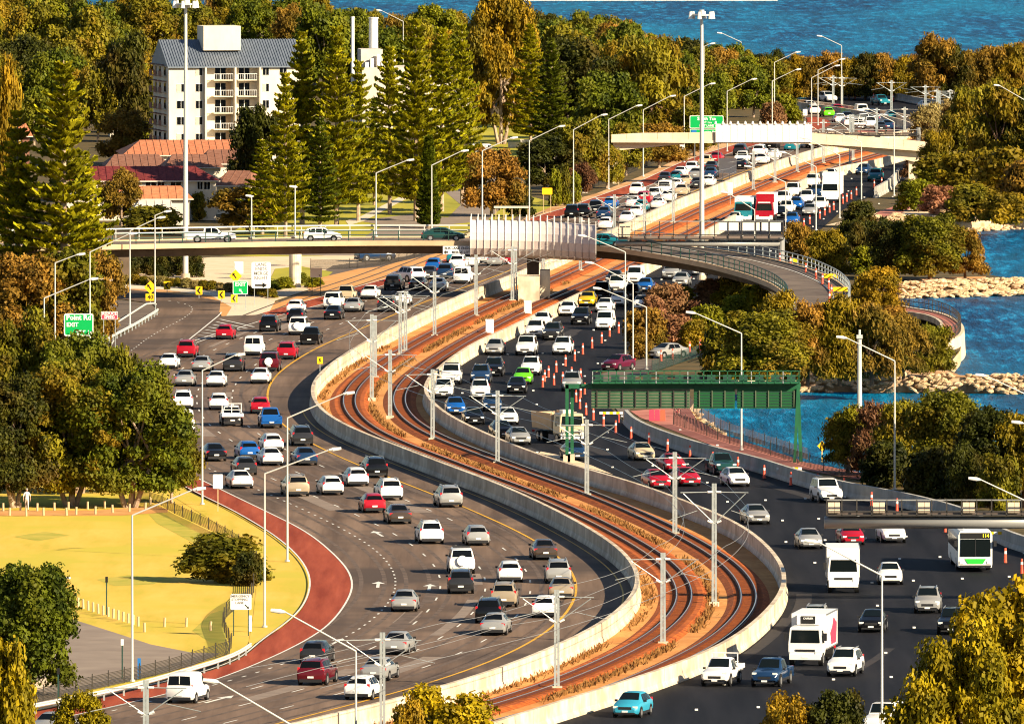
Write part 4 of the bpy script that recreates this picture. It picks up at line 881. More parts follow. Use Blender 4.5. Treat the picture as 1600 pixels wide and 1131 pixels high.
mesh_fence('metal railing along the lower edge of the merging ramp', [(1018, 583), (1060, 568), (1118, 549), (1180, 535)], 1.2, 5, m='rail_green')
mesh_fence('dark fence beside the parked cars under the overpass', [(485, 421), (540, 421), (600, 414), (640, 405), (690, 392)], 1.1, 5)
rng = random.Random(11)
def bollard(x, y, label, group, h=.62, r_=.09, m='wood'):
    p = G(x, y); mb = MB(); mb.tube(p, p + Vector((rng.uniform(-.03, .03), 0, h)), r_, r_ * .95, 8); one(mb, 'bollard', M[m], label, 'bollard', group, tuple(p))
bo = [(5, 798), (32, 797), (58, 798), (85, 797), (107, 796), (137, 795.5), (164, 794), (214, 791), (235, 788)]
for k, (x, y) in enumerate(bo): bollard(x, y, 'short timber post, %s from the left in the row behind the walker' % ordn(k + 1), 'timber posts edging the park path')
bo = [(15, 805), (41, 806), (68, 805), (104, 805), (119, 804), (149, 803), (176, 800.5), (202, 799), (227, 797)]
for k, (x, y) in enumerate(bo): bollard(x, y, 'short timber post, %s from the left in the row in front of the walker' % ordn(k + 1), 'timber posts edging the park path')
for k in range(17):
    t = k / 16; bollard(91 + 125 * t, 938 + 40 * t, 'timber post, %s from the left above the service road' % ordn(k + 1), 'timber posts above the service road', .68)
for k, (x, y) in enumerate(((226, 987), (257, 979), (291, 979), (329, 985))): bollard(x, y, 'pale timber post, %s from the left on the yellow lawn below the bush' % ordn(k + 1), 'timber posts on the lawn', .65)
for (x, y, h, m, lab, nm) in ((85.5, 936, .85, 'sign_blue', 'small blue marker post beside the round green tree', 'marker_post'), (217.5, 1060, 1.35, 'sign_blue', 'blue marker post at the foot of the white lamp pole', 'marker_post'), (391, 986, 1.1, 'white_paint', 'white marker post right of the emergency lane sign', 'marker_post')):
    p = G(x, y); mb = MB(); mb.box(p + Vector((0, 0, h / 2)), (.22, .1, h)); one(mb, nm, M[m], lab, 'post', None, tuple(p))
for (x, by, ty, lab) in ((166.5, 960, 902, 'thin dark pole in the park above the row of timber posts'), (191, 1060, 1000, 'green pole with a small white top on the service road'), (91, 1098, 1045, 'thin green pole behind the guard rail'), (46, 915, 884, 'thin dark pole at the edge of the yellow lawn')):
    p = G(x, by); T = thing('park_pole', lab, 'pole', tuple(p)); mb = MB(); mb.bar(p, at(x, ty, p.y), .09); mb.build('post', M['rail_green'], T)
    mb = MB(); mb.box(at(x, ty + 3, p.y), (.18, .12, .4)); mb.build('cap', M['black'] if x < 170 else M['white_paint'], T)
# park lamp
p = G(70, 985); T = thing('park_lamp', 'small dark curved park lamp above the round green tree', 'lamp', tuple(p)); mb = MB(); a = at(70, 920, p.y)
mb.path([p, a, at(74, 912, p.y), at(84, 904, p.y), at(99, 902, p.y)], .05); mb.build('pole', M['dark_steel'], T); mb = MB(); mb.box(at(104, 902.5, p.y), (.55, .25, .12)); mb.build('lamp_head', M['white_paint'], T)
# ------------------------------------------------------------ orange posts along the closed lane
cones = [(848, 606), (851, 597), (857, 590.5), (869, 582.5), (883.5, 573), (865.5, 602.4), (879, 600), (893, 592), (907, 594.5), (913.5, 617), (907, 622), (900, 629), (906, 639.6), (915.6, 649), (927, 657), (943, 667), (962, 677), (986, 687), (1014, 696.6), (1043, 707),
 (1078, 716.5), (1113.5, 727), (1153, 735), (1194, 748), (1235.7, 759), (1277.6, 761.6), (1319, 768), (1361.7, 791), (1401.5, 801), (1477, 832), (1571, 880), (1596.5, 897), (898, 564.6), (910.6, 554.5), (925, 545), (940, 537), (952.5, 526.7), (966.6, 521),
 (1265, 351), (1256, 356), (1281, 342.5), (1288.5, 337.5), (1296, 333), (1302.5, 329), (1317, 319), (1323, 316), (1330, 312), (1338, 306), (1366, 295), (1377.5, 290.6), (1395.6, 159), (1428, 160), (1457, 163), (1277, 155), (1365, 157), (1336, 155.5), (1033, 565), (1051, 563), (1077.5, 552), (1094, 548)]
cones.sort(key=lambda q: -q[1])
def cone(p, label, group):
    T = thing('traffic_cone', label, 'traffic cone', tuple(p), group); mb = MB(); mb.tube(p + Vector((0, 0, .05)), p + Vector((0, 0, 1.15)), .12, .075, 8); mb.build('cone_body', M['cone_orange'], T)
    mb = MB(); mb.tube(p + Vector((0, 0, .72)), p + Vector((0, 0, .92)), .101, .095, 8); mb.build('white_band', M['white_paint'], T)
    mb = MB(); mb.box(p + Vector((0, 0, .03)), (.42, .42, .06)); mb.build('cone_base', M['black'], T)
for k, (x, y) in enumerate(cones): cone(G(x, y), 'tall orange traffic cone, %s from the near end of the closed lane' % ordn(k + 1), 'orange cones along the closed lane')
for k, (x, y) in enumerate([(1218.5, 412.6), (1235, 418), (1259, 428.5), (1275, 436.5), (1285, 444.5), (1295, 452.4), (1299, 463), (1296, 473.6)]): cone(G(x, y, 4.5), 'orange traffic cone, %s from the left round the curved overpass end' % ordn(k + 1), 'orange cones on the overpass')
for k, (x, y, wd) in enumerate(((1241, 409, 9), (1298, 433.5, 20), (1313, 454.5, 21), (1293, 479, 18))):
    p = G(x, y + 4, 4.45); T = thing('road_barricade', 'yellow plastic barricade board, %s from the left on the curved overpass end' % ordn(k + 1), 'barricade', tuple(p), 'yellow barricades on the overpass')
    mb = MB(); mb.box(p + Vector((0, 0, .42)), (wd / 14.2, .3, .45)); mb.build('board', M['sign_yellow'], T)
    for s_ in (-.4, .4): mb = MB(); mb.bar(p + Vector((s_ * wd / 14.2, 0, 0)), p + Vector((s_ * wd / 14.2, 0, .25)), .08); mb.build('leg', M['dark_steel'], T)
for (x, y, lab) in ((955, 660, 'yellow striped barricade in the closed lane under the green gantry'), (1233, 748, 'white striped barricade beside the orange cones right of the gantry leg'), (1562, 850, 'yellow striped barricade behind the bus')):
    p = G(x, y); T = thing('road_barricade', lab, 'barricade', tuple(p), 'barricades in the closed lane')
    for j in range(7):
        mb = MB(); mb.box(p + Vector((-.9 + j * .3, 0, .85)), (.29, .06, .22)); mb.build('board', M['sign_yellow'] if j % 2 else M['white_paint'], T)
    for s_ in (-.7, .7): mb = MB(); mb.bar(p + Vector((s_, -.3, 0)), p + Vector((s_, 0, .8)), .07); mb.bar(p + Vector((s_, .3, 0)), p + Vector((s_, 0, .8)), .07); mb.build('leg', M['cone_orange'], T)
# cabinets beside the tracks
for (x, by, ty, wpx, lab) in ((765, 523, 499, 13, 'white equipment cabinet standing between the tracks and the dark carriageway'), (824.5, 492, 470, 12, 'white equipment cabinet beside the track below the overpass'), (373, 428, 409, 14, 'white cabinet on the sandy ground under the overpass'), (1434, 0, 0, 0, '')):
    if not wpx: continue
    p = G(x, by); h = (by - ty) / S(by); T = thing('equipment_cabinet', lab, 'cabinet', tuple(p)); mb = MB(); mb.box(p + Vector((0, .3, h / 2)), (wpx / S(by), .6, h)); mb.build('body', M['white_panel'], T)
    mb = MB(); mb.box(p + Vector((0, -.02, h / 2)), (wpx / S(by) * .86, .04, h * .86)); mb.build('door', M['white_paint'], T)
# ------------------------------------------------------------ vehicles (prototypes at the origin, front towards +Y)
mat('paint', (0.8, 0.8, 0.8), .28, spec=.5, coat=.6)
mat('glass_dark', (0.004, 0.005, 0.006), .1, spec=.2)
mat('glass_front', (0.005, 0.008, 0.009), .1, spec=.25)
mat('tyre', (0.012, 0.012, 0.012), .8)
mat('rim', (0.45, 0.45, 0.45), .35, metal=.7)
mat('tail_red', (0.55, 0.012, 0.02), .3, spec=.5)
mat('head_lens', (0.75, 0.75, 0.72), .15, spec=.6)
mat('plate', (0.80, 0.80, 0.76), .4)
mat('trim', (0.02, 0.02, 0.022), .5)
mat('seat_dark', (0.03, 0.03, 0.03), .8)
paints = {'white': (.80, .79, .76), 'silver': (.36, .36, .35), 'grey': (.035, .035, .038), 'black': (.005, .005, .006), 'red': (.34, .006, .018), 'dark red': (.10, .006, .012),
          'blue': (.006, .085, .33), 'dark blue': (.010, .032, .085), 'teal': (.01, .17, .22), 'light blue': (.03, .28, .42), 'beige': (.50, .40, .26), 'bronze': (.085, .06, .045), 'lime green': (.12, .55, .01), 'yellow': (.62, .38, .01), 'maroon': (.09, .01, .03), 'dark green': (.012, .05, .05), 'tan': (.40, .32, .22)}
for k, c in paints.items():
    mat('paint ' + k, c, .14 if k in ('black', 'grey', 'dark blue', 'dark red', 'dark green', 'bronze', 'maroon') else .3, metal=.35 if k in ('silver', 'grey', 'bronze', 'tan') else 0, spec=.3, coat=.15)

def car_body(st):
    """st: stations (y, half width, z bottom, z belt, z top, half width at top); returns a closed lofted MB"""
    rings = []
    for (y, wd, zb, zl, zt, wr) in st:
        h = [(wd * .88, zb), (wd * .985, zb + .12), (wd, (zb + zl) / 2 + .05), (wd * .965, zl - .03), (wd * .94, zl), (wr, zt - .05), (wr * .86, zt), (0, zt + .02)]
        ring = [(x, y, z) for x, z in h] + [(-x, y, z) for x, z in h[-2::-1]]
        rings.append(ring)
    mb = MB(); n = len(rings[0]); vs = [v for r_ in rings for v in r_]; fs = []
    for i in range(len(rings) - 1):
        for k in range(n - 1): fs.append((i * n + k, (i + 1) * n + k, (i + 1) * n + k + 1, i * n + k + 1))
        fs.append((i * n + n - 1, (i + 1) * n + n - 1, (i + 1) * n, i * n))
    fs.append(tuple(range(n))); m = (len(rings) - 1) * n; fs.append(tuple(range(m + n - 1, m - 1, -1)))
    mb.add(vs, fs); return mb
def pane(a, b_, sh=.07, lift=.014, wl=.88):
    """glass between two stations' roof lines (a lower, b upper)"""
    (y0, _, _, zl, z0, w0), (y1, _, _, _, z1, w1) = a, b_
    t0, t1 = sh, 1 - sh
    y = lambda t: y0 + (y1 - y0) * t; z = lambda t: z0 + (z1 - z0) * t; w_ = lambda t: (w0 + (w1 - w0) * t) * wl
    n = Vector((0, (z1 - z0), -(y1 - y0))); n = n if n.z > 0 else -n; n = n.normalized() * lift
    mb = MB(); ctr = .018
    for s_ in (-1, 1):
        vs = [Vector((0, y(t0), z(t0) + ctr)) + n, Vector((s_ * w_(t0), y(t0), z(t0))) + n, Vector((s_ * w_(t1), y(t1), z(t1))) + n, Vector((0, y(t1), z(t1) + ctr)) + n]
        mb.add(vs, [(0, 1, 2, 3)] if (s_ > 0) == (y1 > y0) else [(3, 2, 1, 0)])
    return mb
def side_pane(st, ys, side, lift=.012):
    lo, hi = [], []
    Y = [q[0] for q in st]
    def at_(y, k): return float(np.interp(y, Y, [q[k] for q in st]))
    for y in ys:
        wd, zl, zt, wr = at_(y, 1), at_(y, 3), at_(y, 4), at_(y, 5)
        xa, za, xb_, zb_ = wd * .94, zl, wr, zt - .05
        f = lambda t: (side * (xa + (xb_ - xa) * t + lift), y, za + (zb_ - za) * t)
        lo.append(f(.06)); hi.append(f(.90))
    mb = MB(); n = len(ys); vs = lo + hi
    mb.add(vs, [(i, i + 1, n + i + 1, n + i) if side > 0 else (i + 1, i, n + i, n + i + 1) for i in range(n - 1)])
    return mb
SHARED = {}
def shared(key, f):
    if key not in SHARED: SHARED[key] = f()
    return SHARED[key]
def put(name, me, parent, loc=(0, 0, 0), rz=0):
    o = bpy.data.objects.new(name, me); COL.objects.link(o); o.parent = parent; o.location = loc; o.rotation_euler = (0, 0, rz); return o
def wheel_me(r_, wd):
    def f():
        mb = MB(); mb.tube((-wd / 2, 0, 0), (wd / 2, 0, 0), r_, r_, 14); me = mb.mesh('wheel'); me.materials.append(M['tyre']); return me
    return shared(('w', r_, wd), f)
def rim_me(r_, wd):
    def f():
        mb = MB(); mb.tube((-wd / 2 - .01, 0, 0), (wd / 2 + .01, 0, 0), r_ * .64, r_ * .64, 10); me = mb.mesh('rim'); me.materials.append(M['rim']); return me
    return shared(('r', r_, wd), f)
def boxme(key, size, m, taper=1.0):
    def f():
        mb = MB(); mb.box((0, 0, 0), size); me = mb.mesh(key); me.materials.append(M[m]); return me
    return shared((key, size, m), f)
def arch_me(r_):
    mb = MB(); mb.tube((-.045, 0, .015), (.045, 0, .015), r_ * 1.17, r_ * 1.17, 16); me = mb.mesh('wheel_arch'); me.materials.append(M['trim']); return me
def finish(T, st, L_, wf, wr_, r_, W_, tail=True, front=True, zt=.82, tl=(.16, .06, .14), glass=None, plate=True, mirror=True, zh=.66, wheels=(1, 1)):
    for y in (wf, wr_):
        for s_ in (-1, 1):
            w_ = put('wheel', wheel_me(r_, .2), T, (s_ * (W_ - .09), y, r_)); put('rim', rim_me(r_, .2), w_)
    y0, y1 = st[0][0], st[-1][0]
    for s_ in (-1, 1):
        put('taillight', boxme('taillight', tl, 'tail_red'), T, (s_ * (W_ * .94 - tl[0] / 2), y0 + .10, zt))
        put('headlight', boxme('headlight', (.30, .12, .13), 'head_lens'), T, (s_ * (W_ * .90 - .17), y1 - .13, zh))
        put('sill', boxme('sill', (.05, (wf - wr_) - .75, .16), 'trim'), T, (s_ * (W_ - .012), (wf + wr_) / 2, st[4][2] + .07))
        for y in (wf, wr_): put('wheel_arch', shared(('arch', r_), lambda: arch_me(r_)), T, (s_ * (W_ - .035), y, r_))
        if mirror: put('mirror', boxme('mirror', (.18, .12, .13), 'trim'), T, (s_ * (W_ + .05), wf - .75, st_z(st, wf - .75) + .06))
    put('licence_plate', boxme('plate', (.4, .03, .12), 'plate'), T, (0, y0 - .012, .55 if zt < 1.1 else .62)); put('licence_plate', boxme('plate', (.38, .03, .11), 'plate'), T, (0, y1 + .012, .40))
    put('grille', boxme('grille', (.85, .04, .17), 'trim'), T, (0, y1 - .015, .60)); put('bumper_trim', boxme('bumper_trim', (1.5, .05, .20), 'trim'), T, (0, y0 - .008, .32)); put('bumper_trim', boxme('bumper_trim', (1.3, .04, .10), 'trim'), T, (0, y1 + .005, .28))
def st_z(st, y): return float(np.interp(y, [q[0] for q in st], [q[3] for q in st]))
PR = {}
def body_parts(T, st, fw, rw, sides, body='body'):
    mb = car_body(st); o = mb.build(body, M['paint'], T, smooth=True)
    try: o.data.set_sharp_from_angle(angle=math.radians(32))
    except Exception: pass
    def g(name, mb_, m):
        me = mb_.mesh(name); me.materials.append(M[m]); put(name, me, T)
    if fw: g('windscreen', pane(st[fw[0]], st[fw[1]]), 'glass_front')
    if rw: g('rear_window', pane(st[rw[0]], st[rw[1]]), 'glass_dark')
    for s_ in (-1, 1):
        for k, (a, b_) in enumerate(sides): g('side_window', side_pane(st, list(np.linspace(a, b_, 4)), s_), 'glass_dark')
# rear first (y ascending)
def sedan():
    T = thing('sedan'); st = [(-2.36, .70, .34, .62, .66, .62), (-2.28, .86, .24, .86, .93, .72), (-1.72, .90, .20, .93, 1.03, .70), (-1.02, .91, .20, .94, 1.39, .56), (-.35, .91, .20, .93, 1.45, .58), (.30, .91, .20, .92, 1.42, .57), (1.12, .90, .20, .92, 1.00, .74), (1.85, .88, .20, .80, .86, .72), (2.22, .82, .24, .66, .72, .66), (2.36, .66, .34, .52, .56, .56)]
    body_parts(T, st, (6, 5), (2, 3), ((-1.0, -.28), (-.22, .55))); finish(T, st, 4.7, 1.42, -1.36, .32, .91, zt=.80, tl=(.26, .08, .15)); return T
def hatch():
    T = thing('hatchback'); st = [(-2.05, .74, .34, .66, .70, .66), (-1.98, .86, .24, .90, 1.02, .70), (-1.62, .88, .20, .95, 1.36, .57), (-1.0, .89, .20, .95, 1.47, .58), (.2, .89, .20, .92, 1.47, .58), (1.02, .88, .20, .92, 1.02, .73), (1.55, .86, .20, .82, .90, .70), (1.95, .80, .25, .66, .74, .64), (2.08, .66, .34, .52, .58, .56)]
    body_parts(T, st, (5, 4), (1, 2), ((-1.45, -.75), (-.68, -.02), (.04, .5))); finish(T, st, 4.1, 1.25, -1.25, .31, .89, zt=.92, tl=(.17, .08, .26)); return T
def suv():
    T = thing('suv'); st = [(-2.28, .80, .42, .74, .78, .72), (-2.22, .91, .30, 1.00, 1.12, .76), (-1.98, .93, .26, 1.06, 1.58, .66), (-1.3, .94, .26, 1.06, 1.69, .66), (.15, .94, .26, 1.04, 1.68, .66), (.95, .93, .26, 1.04, 1.14, .78), (1.7, .92, .26, .98, 1.05, .76), (2.15, .88, .30, .84, .92, .72), (2.30, .74, .42, .64, .70, .62)]
    body_parts(T, st, (5, 4), (1, 2), ((-1.85, -1.2), (-1.12, -.4), (-.33, .42))); finish(T, st, 4.6, 1.38, -1.38, .37, .94, zt=1.02, tl=(.15, .08, .34), zh=.82)
    for s_ in (-1, 1): put('roof_rail', boxme('roof_rail', (.05, 2.2, .05), 'rim'), T, (s_ * .58, -.7, 1.735))
    return T
def wagon4x4():
    T = thing('four_wheel_drive'); st = [(-2.35, .86, .48, .80, .84, .80), (-2.30, .94, .38, 1.12, 1.22, .84), (-2.20, .95, .34, 1.16, 1.78, .74), (-1.3, .95, .34, 1.16, 1.86, .74), (.25, .95, .34, 1.14, 1.84, .74), (.80, .95, .34, 1.14, 1.22, .84), (1.7, .94, .34, 1.08, 1.14, .84), (2.20, .90, .40, .98, 1.04, .80), (2.32, .80, .48, .74, .80, .72)]
    body_parts(T, st, (5, 4), (1, 2), ((-2.05, -1.2), (-1.1, -.4), (-.32, .45))); finish(T, st, 4.7, 1.42, -1.42, .40, .95, zt=1.05, tl=(.14, .08, .30), zh=.92)
    mb = MB(); mb.tube((0, -2.52, 1.0), (0, -2.32, 1.0), .38, .38, 18); mb.build('spare_wheel', M['white_paint'], T)
    for y in (-1.4, -.6, .1): put('roof_rack', boxme('roof_rack', (1.3, .06, .05), 'trim'), T, (0, y, 1.92))
    return T
def ute(tray=False):
    T = thing('ute'); 
    st = [(-1.02, .90, .34, 1.02, 1.08, .80), (-.86, .92, .34, 1.04, 1.66, .66), (-.2, .92, .34, 1.04, 1.74, .66), (.32, .92, .34, 1.02, 1.70, .66), (1.05, .92, .34, 1.02, 1.12, .78), (1.85, .91, .34, .98, 1.05, .76), (2.38, .88, .38, .90, .96, .72), (2.54, .76, .46, .68, .74, .62)]
    body_parts(T, st, (4, 3), (0, 1), ((-.75, -.15), (-.08, .6)), 'cab')
    if tray:
        mb = MB(); mb.box((0, -1.75, .84), (1.86, 1.75, .14)); mb.build('tray', M['grey_steel'], T)
        for s_ in (-1, 1): mb = MB(); mb.box((s_ * .93, -1.9, 1.02), (.05, 2.3, .28)); mb.build('drop_side', M['white_paint'], T)
        mb = MB(); mb.box((0, -3.02, 1.02), (1.84, .05, .28)); mb.build('tailgate', M['white_paint'], T)
        mb = MB(); 
        for s_ in (-.85, 0, .85): mb.bar((s_, -1.08, .9), (s_, -1.08, 1.95), .06)
        mb.bar((-.9, -1.08, 1.95), (.9, -1.08, 1.95), .06); mb.bar((-.9, -1.08, 1.4), (.9, -1.08, 1.4), .05); mb.build('headboard', M['white_paint'], T)
    else:
        mb = MB(); mb.prism([(-.92, .40), (.92, .40), (.93, 1.04), (.82, 1.08), (.80, .62), (-.80, .62), (-.82, 1.08), (-.93, 1.04)], -2.70, -1.02); mb.build('tub', M['paint'], T)
        mb = MB(); mb.box((0, -2.72, .84), (1.70, .08, .46)); mb.build('tailgate', M['paint'], T)
    s2 = [(-2.74,) + st[0][1:]] + st[1:]
    finish(T, s2, 5.2, 1.62, -1.62, .38, .94, zt=.92, tl=(.12, .08, .30), zh=.88); return T
def van():
    T = thing('van'); st = [(-2.25, .84, .34, .90, .96, .80), (-2.20, .91, .26, 1.05, 1.12, .84), (-2.12, .92, .24, 1.08, 1.78, .76), (-1.9, .92, .24, 1.10, 1.90, .78), (.1, .92, .24, 1.08, 1.90, .78), (.55, .92, .24, 1.05, 1.80, .72), (1.25, .91, .24, 1.02, 1.16, .80), (1.9, .88, .26, .84, .92, .72), (2.15, .72, .34, .62, .68, .60)]
    body_parts(T, st, (6, 5), (1, 2), ((.35, 1.0),)); finish(T, st, 4.3, 1.35, -1.45, .32, .92, zt=1.0, tl=(.13, .08, .42), zh=.78)
    mb = MB(); mb.box((0, -2.21, 1.5), (.04, .03, .5)); mb.build('door_seam', M['paint'], T); return T
def truck(kind):
    T = thing('box_truck'); W_ = 1.12
    mb = MB(); mb.prism([(-W_ + .06, .62), (W_ - .06, .62), (W_, .9), (W_, 1.5), (W_ - .10, 2.52), (W_ - .2, 2.62), (-W_ + .2, 2.62), (-W_ + .10, 2.52), (-W_, 1.5), (-W_, .9)], 1.85, 3.55)
    mb.build('cab', M['paint'], T)
    mb = MB(); mb.add([(-.98, 3.57, 1.55), (.98, 3.57, 1.55), (.90, 3.565, 2.40), (-.90, 3.565, 2.40)], [(3, 2, 1, 0)]); mb.build('windscreen', M['glass_front'], T)
    for s_ in (-1, 1):
        mb = MB(); vs = [(s_ * (W_ + .012), 3.3, 1.5), (s_ * (W_ + .012), 2.35, 1.5), (s_ * (W_ - .07), 2.35, 2.35), (s_ * (W_ - .07), 3.15, 2.35)]; mb.add(vs, [(0, 1, 2, 3) if s_ > 0 else (3, 2, 1, 0)]); mb.build('side_window', M['glass_dark'], T)
        mb = MB(); mb.box((s_ * (W_ + .2), 3.45, 1.95), (.22, .12, .5)); mb.build('mirror', M['trim'], T)
        mb = MB(); mb.box((s_ * .86, 3.57, .88), (.36, .06, .2)); mb.build('headlight', M['head_lens'], T)
        mb = MB(); mb.box((s_ * .95, -3.68, .8), (.22, .06, .2)); mb.build('taillight', M['tail_red'], T)
    mb = MB(); mb.box((0, 3.6, .62), (2.1, .14, .36)); mb.build('bumper', M['white_paint'], T)
    mb = MB(); mb.box((0, 3.57, 1.05), (1.3, .06, .14)); mb.build('grille', M['trim'], T)
    mb = MB(); mb.box((0, 3.66, .6), (.4, .06, .12)); mb.build('licence_plate', M['plate'], T)
    mb = MB(); mb.box((0, -.8, .75), (.8, 5.6, .25)); mb.build('chassis', M['trim'], T)
    if kind == 'dump':
        mb = MB(); mb.prism([(-1.1, 1.1), (1.1, 1.1), (1.22, 2.55), (1.14, 2.55), (1.02, 1.2), (-1.02, 1.2), (-1.14, 2.55), (-1.22, 2.55)], -3.6, 1.5); mb.box((0, 1.5, 1.9), (2.3, .1, 1.5)); mb.box((0, -3.6, 1.8), (2.2, .1, 1.3)); mb.build('tipper_body', M['concrete_tan'], T)
        mb = MB(); mb.box((0, 2.2, 2.75), (1.0, .9, .3)); mb.build('air_box', M['white_paint'], T)
        mb = MB(); mb.bar((-1.0, 3.78, .75), (1.0, 3.78, .75), .08); mb.bar((-1.0, 3.78, 1.1), (1.0, 3.78, 1.1), .08); mb.bar((-.8, 3.78, .5), (-.8, 3.78, 1.35), .08); mb.bar((.8, 3.78, .5), (.8, 3.78, 1.35), .08); mb.build('bull_bar', M['rim'], T)
    else:
        zt = {'box': 3.15, 'fridge': 3.35, 'red': 3.6, 'tall': 3.75}[kind]
        mb = MB(); mb.box((0, -1.0, (1.0 + zt) / 2), (2.36, 5.3, zt - 1.0)); mb.build('box_body', M['white_paint'], T)
        for s_ in (-1, 1):
            for z in (1.04, zt - .04): mb = MB(); mb.box((s_ * 1.19, -1.0, z), (.05, 5.34, .09)); mb.build('edge_rail', M['rim'], T)
            for j in range(6): mb = MB(); mb.box((s_ * 1.185, -3.2 + j * .9, (1 + zt) / 2), (.02, .05, zt - 1.1)); mb.build('panel_seam', M['grey_steel'], T)
        for j in (-1, 1): mb = MB(); mb.box((j * .58, -3.67, (1 + zt) / 2), (1.12, .05, zt - 1.15)); mb.build('rear_door', M['white_panel'], T)
    if kind == 'fridge':
        mb = MB(); mb.box((0, 1.9, 2.98), (1.5, .5, .62)); mb.build('cooling_unit', M['white_paint'], T)
        mb = MB(); mb.box((0, 2.17, 2.98), (.95, .05, .5)); mb.build('cooling_grille', M['black'], T)
        text('CARRIER', .17, M['white_paint'], 'lettering', T, (0, 2.205, 3.08), bold=.02, rz=math.pi)
        for s_ in (-1, 1):
            mb = MB(); mb.prism([(-1.5, 1.2), (.6, 1.2), (1.2, 2.0), (.3, 2.3), (-.4, 2.9), (-1.8, 2.5)], 0, .02); o = mb.build('side_graphic', M['sign_red'], T); o.rotation_euler = (0, 0, math.pi / 2); o.location = (s_ * 1.2, -1.2, 0)
    if kind == 'red':
        mb = MB(); mb.box((0, 1.75, 3.05), (2.2, .4, 1.0)); mb.build('wind_deflector', M['paint'], T)
        mb = MB(); mb.box((0, 3.585, 2.55), (1.5, .04, .14)); mb.build('visor', M['white_paint'], T)
    if kind == 'tall':
        mb = MB(); mb.prism([(-1.05, 2.5), (1.05, 2.5), (1.0, 3.5), (-1.0, 3.5)], 1.75, 3.0); mb.build('wind_deflector', M['white_paint'], T)
    for y, w2 in ((2.75, 0), (-2.2, 1)) + (((-1.2, 1),) if kind in ('dump', 'red', 'tall') else ()):
        for s_ in (-1, 1):
            w_ = put('wheel', wheel_me(.46, .3 if not w2 else .5), T, (s_ * (W_ - .16 - .1 * w2), y, .46)); put('rim', rim_me(.46, .3 if not w2 else .5), w_)
    return T
def bus():
    T = thing('bus'); W_ = 1.25
    mb = MB(); prof_ = [(-W_ + .04, .35), (W_ - .04, .35), (W_, .6), (W_, 2.7), (W_ - .12, 3.0), (W_ - .4, 3.08), (-W_ + .4, 3.08), (-W_ + .12, 3.0), (-W_, 2.7), (-W_, .6)]
    mb.prism(prof_, -6.0, 5.95); mb.build('body', M['white_paint'], T)
    mb = MB(); mb.add([(-1.12, 6.0, 1.15), (1.12, 6.0, 1.15), (1.10, 5.985, 2.42), (-1.10, 5.985, 2.42)], [(3, 2, 1, 0)]); mb.build('windscreen', M['glass_front'], T)
    mb = MB(); mb.box((0, 5.99, 1.8), (.05, .04, 1.28)); mb.build('window_post', M['trim'], T)
    mb = MB(); mb.box((0, 5.975, 2.68), (2.2, .06, .42)); mb.build('destination_board', M['black'], T)
    text('114', .34, mat('amber_led', (.75, .55, .02), .5, emit=.6), 'lettering', T, (-.75, 6.02, 2.68), bold=.03, rz=math.pi)
    mb = MB(); mb.prism([(-.55, .62), (.55, .62), (.78, .98), (-.78, .98)], 5.96, 6.0); mb.build('green_panel', mat('bus_green', (.03, .55, .05), .4), T)
    for s_ in (-1, 1):
        mb = MB(); mb.box((s_ * 1.0, 5.98, .72), (.32, .06, .2)); mb.build('headlight', M['head_lens'], T)
        mb = MB(); mb.box((s_ * 1.45, 6.1, 2.1), (.2, .16, .42)); mb.build('mirror', M['trim'], T)
        for k in range(8): mb = MB(); mb.box((s_ * 1.252, -5.2 + k * 1.38, 1.95), (.03, 1.28, .95)); mb.build('side_window', M['glass_dark'], T)
        for y in (3.2, -2.9): w_ = put('wheel', wheel_me(.48, .3), T, (s_ * 1.1, y, .48)); put('rim', rim_me(.48, .3), w_)
        mb = MB(); mb.box((s_ * .6, 1.0, 3.2), (.5, 2.4, .2)) if s_ > 0 else mb.box((0, -2.5, 3.2), (1.6, 2.6, .24)); mb.build('roof_unit', M['white_panel'], T)
    mb = MB(); mb.box((0, 6.0, .45), (2.3, .06, .14)); mb.build('bumper', M['trim'], T)
    return T
protos = {'sedan': sedan(), 'hatch': hatch(), 'suv': suv(), '4wd': wagon4x4(), 'ute': ute(), 'tray': ute(True), 'van': van(), 'box': truck('box'), 'fridge': truck('fridge'), 'dump': truck('dump'), 'redtruck': truck('red'), 'tall': truck('tall'), 'bus': bus()}
def half(T):            # lighter far copies: no small fittings
    keep = {'body', 'cab', 'windscreen', 'rear_window', 'side_window', 'wheel', 'tub', 'tailgate', 'tray', 'drop_side', 'headboard', 'spare_wheel', 'taillight', 'headlight', 'licence_plate'}
    return keep
NICE = {'sedan': 'sedan', 'hatch': 'hatchback', 'suv': 'suv', '4wd': 'four wheel drive', 'ute': 'ute', 'tray': 'tray ute', 'van': 'van', 'box': 'box truck', 'fridge': 'refrigerated truck', 'dump': 'tipper truck', 'redtruck': 'truck', 'tall': 'tall truck', 'bus': 'bus'}
CATN = {'sedan': 'car', 'hatch': 'car', 'suv': 'car', '4wd': 'car', 'ute': 'ute', 'tray': 'ute', 'van': 'van', 'box': 'truck', 'fridge': 'truck', 'dump': 'truck', 'redtruck': 'truck', 'tall': 'truck', 'bus': 'bus'}
OBJN = {'sedan': 'sedan', 'hatch': 'hatchback', 'suv': 'suv', '4wd': 'four_wheel_drive', 'ute': 'ute', 'tray': 'tray_ute', 'van': 'van', 'box': 'box_truck', 'fridge': 'refrigerated_truck', 'dump': 'tipper_truck', 'redtruck': 'box_truck', 'tall': 'box_truck', 'bus': 'bus'}
FAR_SKIP = {'sill', 'wheel_arch', 'mirror', 'rim', 'bumper_trim', 'grille', 'roof_rail', 'roof_rack', 'door_seam', 'panel_seam', 'edge_rail'}
